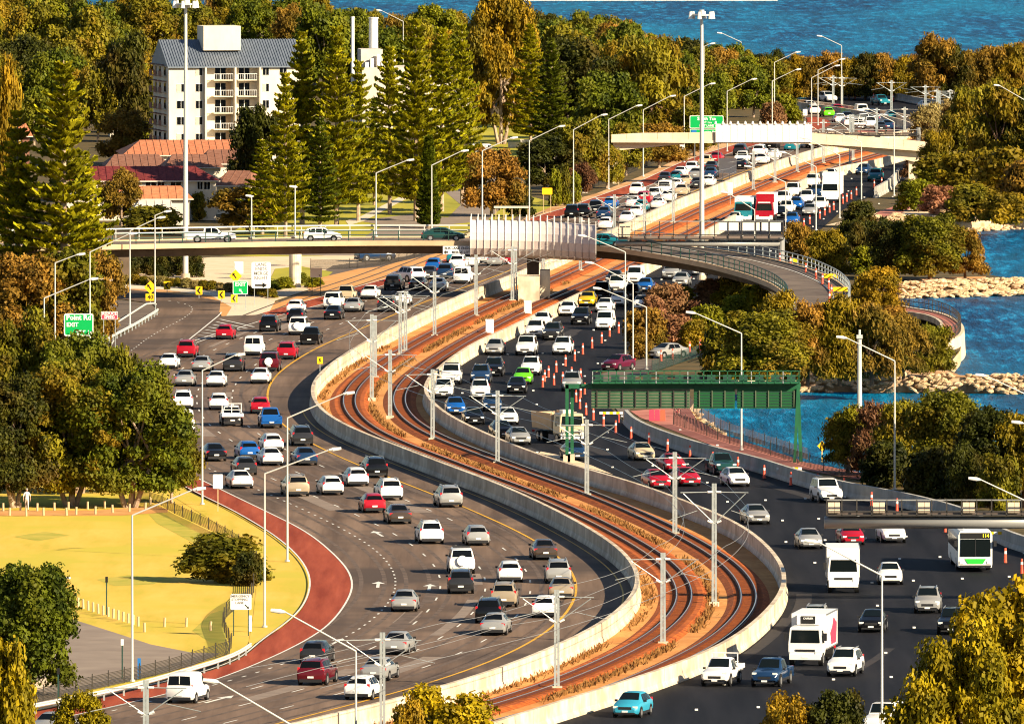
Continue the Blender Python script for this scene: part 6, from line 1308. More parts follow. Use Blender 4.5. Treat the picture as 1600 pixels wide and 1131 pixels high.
big = [
 (30, 558, 405, 150, 'gum', 'leaf_rust', 'rusty olive gum tree at the left edge below the overpass'), (100, 556, 397, 150, 'gum', 'leaf_olive', 'olive gum tree behind the green Point Rd sign'), (150, 545, 402, 84, 'gum', 'leaf_rust', 'rusty gum tree left of the first yellow chevron sign'),
 (35, 765, 510, 150, 'gumbig', 'leaf_olive', 'olive gum tree at the left edge below the Point Rd sign'), (120, 770, 532, 160, 'gumbig', 'leaf_green', 'green gum tree in front of the Point Rd sign'), (196, 772, 560, 90, 'gum', 'leaf_olive', 'small gum crown beside the exit ramp'),
 (20, 792, 600, 170, 'gumbig', 'leaf_dark', 'dark gum tree above the walker at the left edge'), (112, 790, 575, 180, 'gumbig', 'leaf_olive', 'broad gum tree with pale limbs over the timber posts'), (205, 792, 585, 190, 'gumbig', 'leaf_green', 'big gum tree leaning over the grey carriageway'), (268, 785, 655, 85, 'gum', 'leaf_olive', 'low right lobe of the big gum overhanging the red shoulder'),
 (48, 1085, 884, 158, 'round', 'leaf_green', 'dense round green tree at the lower left beside the service road'), (345, 908, 835, 142, 'bush', 'leaf_olive', 'wide olive bush alone on the yellow lawn'), (388, 914, 862, 50, 'bush', 'leaf_dark', 'small dark bush against the mesh fence right of the wide bush'),
 (695, 1255, 1084, 190, 'gum', 'leaf_yellow', 'yellow green tree top rising over the bottom concrete wall'), (640, 1290, 1105, 90, 'gum', 'leaf_gold', 'golden tree top at the bottom left of the yellow one'), (1232, 1230, 1094, 90, 'gum', 'leaf_gold', 'golden tree top at the bottom edge below the refrigerated truck'), (1300, 1230, 1085, 110, 'gum', 'leaf_dark', 'dark tree top at the bottom edge left of the lamp pole'),
 (1595, 1400, 926, 300, 'gumbig', 'leaf_yellow', 'large yellow green tree in the lower right corner'), (1500, 1420, 1010, 210, 'gumbig', 'leaf_yellow', 'lower yellow tree in front of the large one at lower right'), (2, 1330, 1012, 110, 'gum', 'leaf_yellow', 'yellow foliage in the lower left corner'), (128, 1200, 1085, 80, 'gum', 'leaf_yellow', 'small yellow tree tip over the guard rail'),
 (85, 1130, 1125, 10, 'bush', 'leaf_green', ''),
 # round the ramp and the lookout
 (1190, 602, 488, 165, 'round', 'leaf_olive', 'round olive tree behind the right part of the green gantry'), (1135, 590, 505, 80, 'bush', 'leaf_olive', 'olive bush left of the round tree behind the gantry'),
 (1040, 500, 443, 78, 'bush', 'leaf_pink', 'pink flowering bush left of the overpass loop'), (1116, 476, 436, 68, 'bush', 'leaf_pink', 'second pink bush below the overpass railing'), (1062, 476, 448, 60, 'bush', 'leaf_bright', 'bright green bush between the two pink ones'), (1150, 478, 424, 80, 'bush', 'leaf_olive', 'green bush under the curved overpass railing'), (1180, 500, 446, 60, 'bush', 'leaf_bright', 'bright green bush right of the second pink one'),
 (1008, 545, 482, 74, 'bush', 'leaf_rust', 'rusty orange bush behind the three crossing lamp poles'), (1056, 540, 492, 66, 'bush', 'leaf_pink', 'dusty pink bush above the merging ramp'), (1105, 528, 476, 70, 'bush', 'leaf_bright', 'grassy green bush above the silver sedan on the ramp'), (1085, 500, 470, 50, 'bush', 'leaf_redpurple', 'red brown bush among the green ones by the ramp'),
 (1215, 560, 462, 90, 'sheoak', 'leaf_gold', 'golden she oak at the inner side of the overpass loop'), (1262, 600, 476, 96, 'sheoak', 'leaf_rust', 'rusty she oak right of the green gantry'), (1312, 600, 470, 100, 'sheoak', 'leaf_gold', 'golden brown she oak behind the thick white pole'), (1362, 600, 478, 100, 'sheoak', 'leaf_rust', 'rusty she oak left of the lookout wall'), (1412, 592, 495, 92, 'sheoak', 'leaf_rust', 'rusty she oak in front of the lookout wall'), (1460, 588, 510, 80, 'sheoak', 'leaf_olive', 'olive she oak overhanging the water at the point'),
 (1375, 492, 420, 90, 'sheoak', 'leaf_gold', 'golden she oak just right of the overpass loop'), (1348, 480, 435, 50, 'bush', 'leaf_gold', 'small golden bush touching the overpass loop'), (1395, 535, 480, 70, 'sheoak', 'leaf_rust', 'rusty she oak beside the pink lookout deck'),
 (1250, 428, 352, 72, 'sheoak', 'leaf_rust', 'rusty she oak right of the three white sign panels'), (1295, 432, 362, 84, 'sheoak', 'leaf_gold', 'golden she oak above the yellow barricades'), (1332, 415, 345, 70, 'sheoak', 'leaf_dark', 'dark she oak behind the golden one'), (1350, 428, 385, 50, 'bush', 'leaf_bright', 'bright yellow green bush left of the rock point'),
 (1400, 436, 346, 100, 'round', 'leaf_dark', 'dark round tree at the left of the rock point'), (1452, 438, 338, 120, 'round', 'leaf_olive', 'broad olive tree in the middle of the rock point'), (1508, 436, 362, 80, 'sheoak', 'leaf_rust', 'rusty she oak at the water end of the rock point'), (1372, 410, 345, 70, 'sheoak', 'leaf_dark', 'dark she oak beside the shared path'), (1344, 355, 314, 56, 'bush', 'leaf_dark', 'dark bush at the foot of the lamp poles beyond the loop'),
 # shaded wood at the right
 (1325, 738, 640, 92, 'sheoak', 'leaf_olive', 'olive she oak left of the thick pole by the cove'), (1368, 742, 632, 90, 'sheoak', 'leaf_redpurple', 'reddish purple tree behind the thick white pole'), (1418, 752, 628, 120, 'sheoak', 'leaf_olive', 'olive tree right of the lamp post by the cove'), (1480, 772, 614, 140, 'round', 'leaf_olive', 'tall olive tree in the middle of the shaded wood'), (1548, 790, 642, 130, 'round', 'leaf_dark', 'dark tree in the shaded wood at the right edge'), (1600, 792, 652, 110, 'sheoak', 'leaf_gold', 'golden tree cut by the right edge above the tube gantry'),
 (1455, 782, 700, 100, 'bush', 'leaf_dark', 'low dark bush in the shaded wood'), (1385, 760, 690, 90, 'bush', 'leaf_dark', 'low dark bush behind the grey barrier'), (1560, 800, 710, 70, 'bush', 'leaf_olive', 'olive bush beside the white cabinet in the wood'), (1508, 795, 700, 80, 'sheoak', 'leaf_dark', 'dark she oak low in the shaded wood'),
 (948, 294, 226, 52, 'gum', 'leaf_olive', 'olive gum hiding the left pier of the footbridge'), (1085, 545, 500, 60, 'bush', 'leaf_gold', 'golden bush low beside the merging ramp'), (1150, 505, 462, 56, 'bush', 'leaf_bright', 'bright bush between the second pink one and the round tree'), (1020, 512, 462, 44, 'bush', 'leaf_pink', 'small pink bush left of the first pink one'), (1225, 520, 470, 50, 'bush', 'leaf_bright', 'bright bush tucked under the loop railing'), (1000, 560, 522, 40, 'bush', 'leaf_rust', 'small rusty bush on the ramp island'),
 # upper right slope
 (1450, 228, 166, 66, 'sheoak', 'leaf_cream', 'cream coloured she oak at the right end of the footbridge'), (1486, 215, 158, 60, 'sheoak', 'leaf_cream', 'second cream she oak behind the first'), (1515, 262, 140, 100, 'sheoak', 'leaf_olive', 'tall olive she oak right of the footbridge'), (1562, 270, 132, 110, 'sheoak', 'leaf_olive', 'tall olive she oak further right on the slope'), (1604, 270, 140, 80, 'sheoak', 'leaf_dark', 'dark she oak at the right edge of the slope'),
 (1466, 296, 208, 62, 'sheoak', 'leaf_gold', 'golden she oak in front of the right end of the footbridge'), (1438, 282, 224, 70, 'sheoak', 'leaf_redpurple', 'dark reddish tree under the right end of the footbridge'), (1430, 330, 280, 70, 'bush', 'leaf_bright', 'bright green bush above the pale rocks'), (1468, 300, 240, 90, 'bush', 'leaf_olive', 'olive bush on the slope below the footbridge end'), (1515, 312, 236, 110, 'bush', 'leaf_gold', 'golden green bush in the middle of the slope'), (1572, 322, 232, 120, 'bush', 'leaf_gold', 'golden bush on the slope at the right'), (1610, 340, 250, 100, 'bush', 'leaf_rust', 'rusty bush at the right edge of the slope'),
 (1468, 335, 290, 70, 'bush', 'leaf_pink', 'pink grey bush above the pale rocks'), (1520, 345, 288, 90, 'bush', 'leaf_olive', 'olive bush right above the pale rocks'), (1568, 350, 300, 80, 'bush', 'leaf_gold', 'golden bush right above the pale rocks'), (1226, 196, 148, 54, 'bush', 'leaf_bright', 'bright bush left of the lime green hatchback'), (1208, 205, 160, 44, 'bush', 'leaf_pink', 'pinkish bush behind the footbridge screen'),
 # middle distance
 (768, 338, 236, 100, 'gum', 'leaf_rust', 'brown gum tree with a pale trunk behind the curved screen'), (812, 338, 288, 44, 'bush', 'leaf_dark', 'dark bush left of the yellow board'), (868, 322, 264, 22, 'column', 'leaf_bright', 'clipped hedge shrub nearest the yellow board'), (883, 321, 262, 24, 'column', 'leaf_olive', 'middle shrub of the clipped hedge'), (899, 319, 270, 22, 'column', 'leaf_bright', 'right hand shrub of the clipped hedge'),
 (850, 300, 218, 100, 'gum', 'leaf_dark', 'dark spreading tree behind the clipped hedge'), (908, 306, 258, 50, 'gum', 'leaf_redpurple', 'small purple tree right of the clipped hedge'), (908, 296, 190, 72, 'gum', 'leaf_olive', 'olive gum left of the footbridge'), (978, 274, 196, 84, 'gum', 'leaf_olive', 'gum tree below the left end of the footbridge'), (1030, 262, 195, 90, 'gum', 'leaf_rust', 'rusty gum behind the left end of the footbridge'), (1085, 244, 170, 80, 'gum', 'leaf_olive', 'gum tree behind the green South Tce sign'),
 (400, 326, 172, 84, 'gum', 'leaf_dark', 'dark red brown tree in front of the apartment block'), (388, 365, 296, 112, 'gum', 'leaf_rust', 'rusty round tree behind the overpass left of the pines'), (190, 352, 270, 70, 'gum', 'leaf_rust', 'rusty tree in front of the dark red roof'), (238, 366, 322, 100, 'bush', 'leaf_olive', 'olive bush behind the overpass left of the tall mast'), (8, 372, 112, 62, 'sheoak', 'leaf_gold', 'tall golden tree at the left edge'), (35, 215, 150, 50, 'gum', 'leaf_bright', 'bright green tree left of the big pine'),
 (215, 232, 190, 40, 'gum', 'leaf_bright', 'small bright tree left of the apartment block'), (195, 258, 175, 80, 'gum', 'leaf_rust', 'rusty tree left of the orange roof'), (783, 225, -8, 112, 'gumbig', 'leaf_gold', 'tall pale limbed gum with orange foliage left of the far pines'), (310, 345, 300, 26, 'bush', 'leaf_olive', 'small olive bush in front of the white wall'),
 # pines
 (100, 486, 88, 185, 'pine', 'leaf_pine', 'big norfolk pine at the left with an open pale top'), (28, 484, 168, 130, 'pine', 'leaf_pine', 'norfolk pine cut by the left edge'), (134, 482, 240, 84, 'pine', 'leaf_pine', 'smaller norfolk pine right of the big left one'), (472, 350, 50, 112, 'pine', 'leaf_pine', 'norfolk pine touching the right end of the apartment block'), (446, 372, 108, 84, 'pine', 'leaf_pine', 'thin norfolk pine in front of the apartment block'),
 (526, 352, 42, 116, 'pine', 'leaf_pine', 'tall norfolk pine left of the white chimneys'), (560, 345, 90, 90, 'pine', 'leaf_pine', 'norfolk pine below the white chimneys'), (609, 334, 68, 92, 'pine', 'leaf_pine', 'norfolk pine with a bare trunk on the small lawn'), (650, 345, 26, 118, 'pine', 'leaf_pine', 'tallest norfolk pine right of the white chimneys'), (690, 330, 44, 120, 'pine', 'leaf_pine', 'dense norfolk pine left of the bright lawn'), (722, 318, 34, 90, 'pine', 'leaf_pine', 'norfolk pine beside the tall pale limbed gum'),
 (829, 232, 38, 80, 'pine', 'leaf_pine', 'far norfolk pine in front of the forest'), (862, 238, 60, 86, 'pine', 'leaf_pine_dark', 'dark norfolk pine right of the other far one'), (410, 366, 215, 90, 'pine', 'leaf_pine', 'low norfolk pine behind the rusty round tree'), (585, 320, 150, 80, 'pine', 'leaf_pine_dark', 'dark pine between the taller pines'), (500, 366, 180, 90, 'pine', 'leaf_pine_dark', 'dark pine standing low between two tall ones'),
 (670, 356, 212, 44, 'cone', 'leaf_pine_dark', 'narrow dark conical tree behind the overpass railing')]
for q in big:
    if q[6]: plant(*q)
for k, (x, by, ty, wd, kd, lf) in enumerate(((1665, 790, 650, 120, 'sheoak', 'leaf_olive'), (1735, 785, 640, 130, 'gum', 'leaf_olive'), (1810, 780, 650, 120, 'sheoak', 'leaf_rust'), (1880, 785, 660, 110, 'gum', 'leaf_green'), (1680, 275, 150, 110, 'sheoak', 'leaf_olive'), (1750, 280, 160, 120, 'gum', 'leaf_olive'), (1830, 270, 150, 120, 'sheoak', 'leaf_rust'), (1690, 335, 250, 110, 'bush', 'leaf_gold'), (1770, 330, 250, 120, 'bush', 'leaf_olive'), (1850, 325, 240, 120, 'bush', 'leaf_gold'), (1660, 160, 78, 70, 'sheoak', 'leaf_rust'), (1710, 162, 80, 70, 'sheoak', 'leaf_gold'), (1760, 162, 76, 74, 'sheoak', 'leaf_rust'))):
    plant(x, by, ty, wd, kd, lf, 'tree or bush beyond the right edge of the view, %s of its row' % ordn(k + 1), 'trees beyond the right edge')
# scrub row under the overpass
for k in range(19):
    x = 186 + k * 13.2; y = 441 + (k / 18) ** 1.5 * 21
    plant(x, y + 3, y - 11 - (k % 3), 21, 'bush', ['leaf_cream', 'leaf_cream', 'leaf_gold', 'leaf_olive'][k % 4 if k < 14 else 3], 'low pale shrub, %s from the left behind the chevron signs' % ordn(k + 1), 'low shrubs behind the chevron signs')
for k, (x, y) in enumerate(((425, 452), (445, 447), (468, 440), (492, 446))): plant(x, y + 3, y - 14, 30, 'bush', 'leaf_bright' if k % 2 else 'leaf_green', 'low green shrub, %s from the left round the overpass pier' % ordn(k + 1), 'green shrubs round the pier')
for k in range(9): plant(168 + k * 17, 427 + (k % 3) * 3, 398, 34, 'bush', 'leaf_dark', 'dark bush in shade, %s from the left behind the overpass girder' % ordn(k + 1), 'dark bushes under the overpass')
# the dark belt of she oaks by the river
belt = [(1212, 84, 42), (1240, 88, 46), (1268, 90, 46), (1296, 84, 50), (1326, 92, 46), (1352, 86, 50), (1380, 86, 50), (1408, 92, 46), (1436, 88, 44), (1462, 61, 74), (1494, 74, 60), (1526, 80, 60), (1556, 76, 56), (1585, 70, 60), (1612, 68, 60)]
for k, (x, t_, wd) in enumerate(belt): plant(x, 156 if x < 1450 else 160, t_, wd * 1.25, 'sheoak', ['leaf_rust', 'leaf_gold', 'leaf_rust'][k % 3] if k % 5 else 'leaf_dark', 'rusty she oak, %s from the left in the dark riverside belt' % ordn(k + 1), 'she oaks in the riverside belt')
for k in range(14): plant(1222 + k * 29, 151 if k < 8 else 154, 112, 52, 'bush', 'leaf_dark', 'dark undergrowth bush, %s from the left below the riverside belt' % ordn(k + 1), 'undergrowth of the riverside belt')
# forest behind the houses: one tree after another, row by row
SKX = [-40, 400, 500, 530, 560, 620, 650, 700, 745, 790, 830, 880, 920, 960, 1000, 1050, 1100, 1150, 1200, 1230]; SKY = [-34, -28, -8, 12, 20, 20, 12, 10, 22, 0, 14, 20, 24, 30, 46, 58, 62, 76, 84, 88]
rg = random.Random(21); fl = []
for r_, by in enumerate((50, 70, 92, 112, 130, 148, 166, 184, 202, 222, 246)):
    x = -20 + (r_ % 2) * 24
    while x < 1225:
        xx = x + rg.uniform(-9, 9); yy = by + rg.uniform(-6, 6); x += rg.uniform(42, 58)
        bmax = np.interp(xx, [-40, 230, 240, 470, 480, 730, 735, 850, 960, 1040, 1110, 1190, 1225], [250, 235, 110, 110, 150, 150, 170, 185, 262, 232, 205, 190, 165])
        if yy > bmax or (xx > 1180 and by < 120) or (by < 80 and xx > (380 if by < 60 else 640)): continue
        h = rg.choice((rg.uniform(5.5, 9), rg.uniform(8, 12), rg.uniform(10, 15))) * S(yy); top = max(yy - h, np.interp(xx, SKX, SKY) + rg.uniform(0, 10)); 
        if yy - top < 34: continue
        fl.append((xx, yy, top))
kinds = [('gum', 'leaf_olive', 'olive gum'), ('gum', 'leaf_olive', 'olive gum'), ('gum', 'leaf_green', 'green gum'), ('sheoak', 'leaf_rust', 'rusty she oak'), ('gum', 'leaf_dark', 'dark gum'), ('gum', 'leaf_gold', 'golden gum'), ('sheoak', 'leaf_olive', 'olive she oak'), ('sheoak', 'leaf_dark', 'dark she oak'), ('gum', 'leaf_green', 'green gum'), ('gum', 'leaf_olive', 'olive gum'), ('gum', 'leaf_bright', 'bright green gum')]
zones = [(-50, 235, 'left of the apartment block'), (235, 480, 'behind the apartment block'), (480, 735, 'behind the tall pines'), (735, 960, 'behind the far pines'), (960, 1230, 'above the footbridge')]
fz = defaultdict(list)
for k, (x, y, t_) in enumerate(fl):
    kd = kinds[rg.randrange(len(kinds))]
    z_ = [z for z in zones if z[0] <= x < z[1]][0][2]; fz[z_, kd].append((x, y, t_))
for (z_, kd), lst in fz.items():
    lst.sort()
    for i, (x, y, t_) in enumerate(lst): plant(x, y, t_, (y - t_) * rg.uniform(.6, 1.05), kd[0], kd[1], '%s, %s from the left in the forest %s' % (kd[2], ordn(i + 1), z_), 'forest trees ' + z_)

# ------------------------------------------------------------ rocks
rocks = []
for v in range(5):
    r_ = random.Random(v); mb = MB(); n = 7; rings = [(-.5, .55), (-.25, .95), (.15, 1.0), (.5, .6)]
    vs = [(math.cos(6.283 * (k + .3 * j) / n) * q * r_.uniform(.75, 1.15), math.sin(6.283 * (k + .3 * j) / n) * q * r_.uniform(.75, 1.15), z + r_.uniform(-.1, .1)) for j, (z, q) in enumerate(rings) for k in range(n)]
    fs = [(j * n + k, j * n + (k + 1) % n, (j + 1) * n + (k + 1) % n, (j + 1) * n + k) for j in range(3) for k in range(n)] + [tuple(range(3 * n, 4 * n)), tuple(range(n))[::-1]]
    mb.add(vs, fs); me = mb.mesh('rock'); me.materials.append(M['rock']); rocks.append(me)
def revet(label, pts, n, top, back, seed, s0=.42):
    """boulders piled against the bank; pts trace the water line in front of it"""
    c = smooth_line([G(x, y, -1.5) for x, y in pts], 1.5, 0); d = np.r_[0, np.cumsum(np.hypot(*np.diff(c, axis=0).T))]; r_ = random.Random(seed)
    T = thing('rock_breakwater', label, 'breakwater', (float(c[0, 0]), float(c[0, 1]), 0)); o0 = Vector(T['_o'])
    for i in range(n):
        s_ = r_.random() * d[-1]; t = r_.random(); x = np.interp(s_, d, c[:, 0]); y = np.interp(s_, d, c[:, 1]) - 1.3 + t * back; z = -1.45 + (top + 1.45) * min(1, t * 1.15)
        q = bpy.data.objects.new('rock', rocks[i % 5]); COL.objects.link(q); q.parent = T; q.location = Vector((x, y, z)) - o0; s2 = s0 * r_.uniform(.65, 1.3); q.scale = (s2 * r_.uniform(.9, 1.4), s2 * 1.3, s2 * r_.uniform(.7, 1.0)); q.rotation_euler = (r_.uniform(-.4, .4), r_.uniform(-.4, .4), r_.random() * 6)
    return T
revet('long breakwater of pale boulders across the cove below the lookout', [(1180, 614), (1250, 612), (1400, 613), (1600, 615), (1668, 616)], 299, .2, 1.3, 1, .36)
revet('pale boulder breakwater running right from the rock point', [(1400, 466), (1500, 464), (1600, 461), (1668, 461)], 270, .3, 1.4, 2, .40)
revet('pale rock shore below the bushes at the upper right', [(1480, 364), (1520, 362), (1600, 358), (1660, 357.4)], 290, .6, 14, 3, .42)
revet('pale rocks between the far shared path and the trees of the point', [(1345, 372), (1380, 368), (1420, 366), (1470, 368)], 150, .5, 12, 6, .42)
revet('broken pale rocks along the water side of the red shared path', [(1086, 660), (1100, 676), (1140, 704), (1190, 727), (1250, 744)], 110, -.3, .8, 4, .25)
surf('rocky_ground', [(1240, 588), (1300, 580), (1400, 578), (1480, 579), (1500, 586), (1600, 589), (1700, 590), (1700, 591), (1500, 589), (1300, 588)], -.03, M['sand'])
surf('rocky_ground', [(1400, 442), (1450, 434), (1540, 432), (1545, 441), (1450, 443), (1405, 444)], -.03, M['orange_earth'])
surf('rocky_ground', [(1500, 338), (1600, 333), (1900, 328), (1900, 333), (1600, 339), (1500, 343)], -.02, M['sand_pale'])
# ------------------------------------------------------------ lookout
lo = [G(x, y, .9) for x, y in [(1402, 478), (1425, 483), (1455, 487), (1482, 495), (1498, 506), (1503, 517), (1495, 528), (1475, 534), (1455, 536)]]
li = [G(x, y, .9) for x, y in [(1395, 492), (1420, 494), (1448, 498), (1465, 504), (1474, 511), (1474, 518), (1466, 524), (1456, 527), (1446, 528)]]
LK = thing('lookout', 'curved riverside lookout with pink paving, a pale wall and a dark railing', 'lookout', tuple(lo[4]))
lo, li = dens(lo, 5), dens(li, 5)
mb = MB(); ribbon(mb, lo, li); mb.build('paving', M['red_path'], LK)
mb = MB(); shell(mb, [up(lo, .12), up(lo, -2.6), [p + Vector((.5, 0, -2.6)) for p in lo], [p + Vector((.35, 0, .12)) for p in lo]]); mb.build('wall', M['concrete_cream'], LK)
mb = MB(); ribbon(mb, up(lerp(li, lo, .45), .01), up(lerp(li, lo, .5), .01)); mb.build('paving_band', M['concrete_dark'], LK)
railing(LK, up(lo, .12), 1.15, 3, M['dark_steel'], step=1.8, r=.03, pr=.035)
mb = MB(); shell(mb, [up(li, .5), up(li, -.1), [p + Vector((-.3, 0, -.1)) for p in li], [p + Vector((-.3, 0, .5)) for p in li]]); mb.build('kerb_wall', M['concrete'], LK)
# ------------------------------------------------------------ far jetty
a = G(812, 2.5, -1.5); D_ = a.y; T = thing('jetty', 'long low white jetty far across the river at the top edge', 'jetty', tuple(a))
mb = MB(); mb.bar(at(812, .5, D_), at(1215, .5, D_), 1.5, .25); mb.build('deck', M['white_panel'], T)
for k in range(24): mb = MB(); x = 815 + k * 17.3; q = at(x, .5, D_); mb.bar((q.x, q.y, -2), q, .28); mb.build('pile', M['white_panel'], T)
# ------------------------------------------------------------ buildings
mat('roof_steel', (0.13, 0.16, 0.20), .5, c2=(0.17, 0.20, 0.25), scale=1.2, metal=.2)
mat('roof_orange', (0.42, 0.14, 0.065), .8, c2=(0.54, 0.21, 0.10), scale=2, bump=.6, bscale=8)
mat('roof_brown', (0.18, 0.075, 0.045), .8, c2=(0.25, 0.12, 0.08), scale=2, bump=.6, bscale=8)
mat('roof_red', (0.10, 0.012, 0.014), .7, c2=(0.20, 0.035, 0.03), scale=2.5, bump=.6, bscale=8)
mat('wall_cream', (0.74, 0.66, 0.53), .8, c2=(0.64, 0.55, 0.42), scale=.5, detail=7, stretch=(1, 1, .4))
mat('wall_white', (0.60, 0.55, 0.48), .8, c2=(0.52, 0.46, 0.38), scale=.5, detail=7)
mat('curtain', (0.55, 0.47, 0.34), .8)
def frame_at(px, by, rot, name, label, cat='building', wpx=None):
    p = G(px, by); T = thing(name, label, cat, tuple(p)); T['_o'] = (0.0, 0.0, 0.0); T.rotation_euler = (0, 0, rot); return T, F / p.y
def lbox(T, name, x0, x1, y0, y1, z0, z1, m, par=None):
    mb = MB(); mb.box(((x0 + x1) / 2, (y0 + y1) / 2, (z0 + z1) / 2), (x1 - x0, y1 - y0, z1 - z0)); return mb.build(name, m, par or T, off=(0, 0, 0))
def window(T, x, z, wd, h, y=0, frame='white_paint', glass='glass_dark', curtain=False):
    f = lbox(T, 'window', x - wd / 2 - .05, x + wd / 2 + .05, y - .05, y + .04, z - h / 2 - .05, z + h / 2 + .05, M[frame])
    lbox(T, 'pane', x - wd / 2, x - .03, y - .07, y - .055, z - h / 2, z + h / 2, M['curtain' if curtain else glass], f); lbox(T, 'pane', x + .03, x + wd / 2, y - .07, y - .055, z - h / 2, z + h / 2, M[glass], f); return f
# apartment block
AB, s_ = frame_at(263, 266, .20, 'apartment_block', 'cream seven storey apartment block with a blue grey steel roof and balconies')
mz = lambda y: (266 - y) / s_; mx_ = lambda x: (x - 263) / s_ / math.cos(.2); WA = mx_(470); dA = 12.0
lbox(AB, 'wall', 0, WA, 0, dA, 0, mz(104), M['wall_cream'])
lbox(AB, 'wall', mx_(262), mx_(320), -1.0, 0, 0, mz(104), M['wall_cream']); lbox(AB, 'wall', mx_(404), WA, -1.0, 0, 0, mz(104), M['wall_cream'])
mb = MB(); r0, r1 = mz(104), mz(64); mb.add([(-.3, -1.4, r0 - .05), (WA + .3, -1.4, r0 - .05), (WA + .3, dA / 2, r1), (-.3, dA / 2, r1), (-.3, dA + .4, r0 - .05), (WA + .3, dA + .4, r0 - .05)], [(0, 1, 2, 3), (3, 2, 5, 4), (0, 3, 4), (1, 5, 2)]); mb.build('roof', M['roof_steel'], AB, off=(0, 0, 0))
mb = MB()
for k in range(52):
    x = k * WA / 51; mb.bar((x, -1.4, r0), (x, dA / 2, r1 + .05), .07, .09)
tag(mb.build('roof_ribs', M['roof_steel'], AB, off=(0, 0, 0)), kind='stuff')
lbox(AB, 'lift_house', mx_(322), mx_(380), 2, 7, mz(80), mz(42), M['wall_cream']); lbox(AB, 'gutter', -.3, WA + .3, -1.5, -1.38, r0 - .2, r0, M['roof_steel'])
zr = [112, 137.5, 163.5, 189, 215, 241]
for i, y in enumerate(zr):
    for x, wd in ((281, 13), (309, 10), (413, 9.5), (440, 11)): 
        if i == 0 and x == 281: continue
        window(AB, mx_(x), mz(y), wd / s_, 12 / s_, -1.0, curtain=(i + int(x)) % 3 == 0)
    for x in (346, 383):
        X = mx_(x); zf = mz(y + 13)
        lbox(AB, 'balcony', X - 1.35, X + 1.35, -1.6, 0, zf - .12, zf, M['wall_cream']); b0 = lbox(AB, 'balcony_rail', X - 1.35, X + 1.35, -1.6, -1.56, zf + .78, zf + .84, M['white_paint'])
        for k in range(9): lbox(AB, 'baluster', X - 1.3 + k * .325, X - 1.27 + k * .325, -1.6, -1.57, zf, zf + .8, M['white_paint'], b0)
        lbox(AB, 'balcony_door', X - .9, X + .55, -.06, -.02, zf + .05, zf + 1.75, M['glass_dark']); lbox(AB, 'door_frame', X - .2, X - .12, -.1, -.06, zf + .05, zf + 1.75, M['white_paint']); lbox(AB, 'recess_wall', X + .6, X + 1.3, -.05, -.02, zf, zf + 1.9, M['concrete_tan'] if x == 346 else M['wall_cream'])
    for yy in (2.5, 6.5, 10):      # windows of the shaded end wall
        mb = MB(); mb.box((-.03, yy, mz(y)), (.08, 1.1, 1.1)); mb.build('window', M['glass_dark'], AB, off=(0, 0, 0)); mb = MB(); mb.box((-.35, yy, mz(y) - .75), (.7, 1.6, .1)); mb.build('ledge', M['wall_cream'], AB, off=(0, 0, 0)); mb = MB(); mb.box((-.75, yy, mz(y) - .35), (.06, 2.0, .8)); mb.build('balcony_panel', M['roof_brown'], AB, off=(0, 0, 0)); mb = MB(); mb.box((-.4, yy, mz(y) + .85), (.8, 2.2, .08)); mb.build('balcony_roof', M['roof_brown'], AB, off=(0, 0, 0))
for x in (318.5, 364.5, 403): lbox(AB, 'fin_wall', mx_(x) - .12, mx_(x) + .12, -1.7, 0, 0, mz(106), M['wall_cream'])
def house(label, x0, x1, by, ye, yr, dep, roofm, wallm='wall_white', kind='hip', rot=.08, wins=(), name='house', over=.5):
    T, s_ = frame_at(x0, by, rot, name, label); W_ = (x1 - x0) / s_; ze = (by - ye) / s_; zr_ = ze + (ye - yr) / s_
    lbox(T, 'wall', 0, W_, 0, dep, 0, ze, M[wallm]); o = over; mb = MB(); ins = min(dep * .4, W_ * .16) if kind == 'hip' else 0
    vs = [(-o, -o, ze), (W_ + o, -o, ze), (W_ + o, dep + o, ze), (-o, dep + o, ze), (ins * .8, dep / 2, zr_), (W_ - ins * .8, dep / 2, zr_)]
    mb.add(vs, [(0, 1, 5, 4), (1, 2, 5), (2, 3, 4, 5), (3, 0, 4), (3, 2, 1, 0)]); mb.build('roof', M[roofm], T, off=(0, 0, 0)); lbox(T, 'gutter', -o, W_ + o, -o - .08, -o, ze - .12, ze + .02, M['wall_white'])
    mb = MB(); n = int((W_ + 2 * o) / .9)
    for k in range(1, n):
        x = -o + (W_ + 2 * o) * k / n; f = min(1, (x + o) / (ins * .8 + o), (W_ + o - x) / (ins * .8 + o)); mb.bar((x, -o, ze + .03), (x, -o + (dep / 2 + o) * f, ze + (zr_ - ze) * f + .03), .1, .05)
    tag(mb.build('roof_battens', M[roofm], T, off=(0, 0, 0)), kind='stuff')
    for wx, wy, ww, wh in wins: window(T, (wx - x0) / s_, (by - wy) / s_, ww / s_, wh / s_, 0)
    return T
house('wide orange tiled roof just below the apartment block', 196, 412, 300, 243, 222, 16, 'roof_orange', 'wall_cream')
house('brown gabled roof left of the tall floodlight mast', 170, 262, 318, 260, 243, 9, 'roof_brown', 'wall_cream'); house('brown roof right of the tall floodlight mast', 262, 345, 322, 262, 243, 9, 'roof_brown', 'wall_cream')
house('brown roof behind the dark red one, under the dark tree', 320, 392, 312, 256, 236, 10, 'roof_brown', 'wall_cream')
house('two storey white house with a dark red tiled roof', 104, 338, 345, 283, 262, 9, 'roof_red', wins=[(236, 291, 16, 12), (252, 291, 10, 12), (275, 291, 16, 12), (313, 290, 8, 13), (324, 290, 9, 13), (314, 319, 8, 12), (328, 319, 7, 12), (180, 292, 12, 12), (212, 292, 10, 12)])
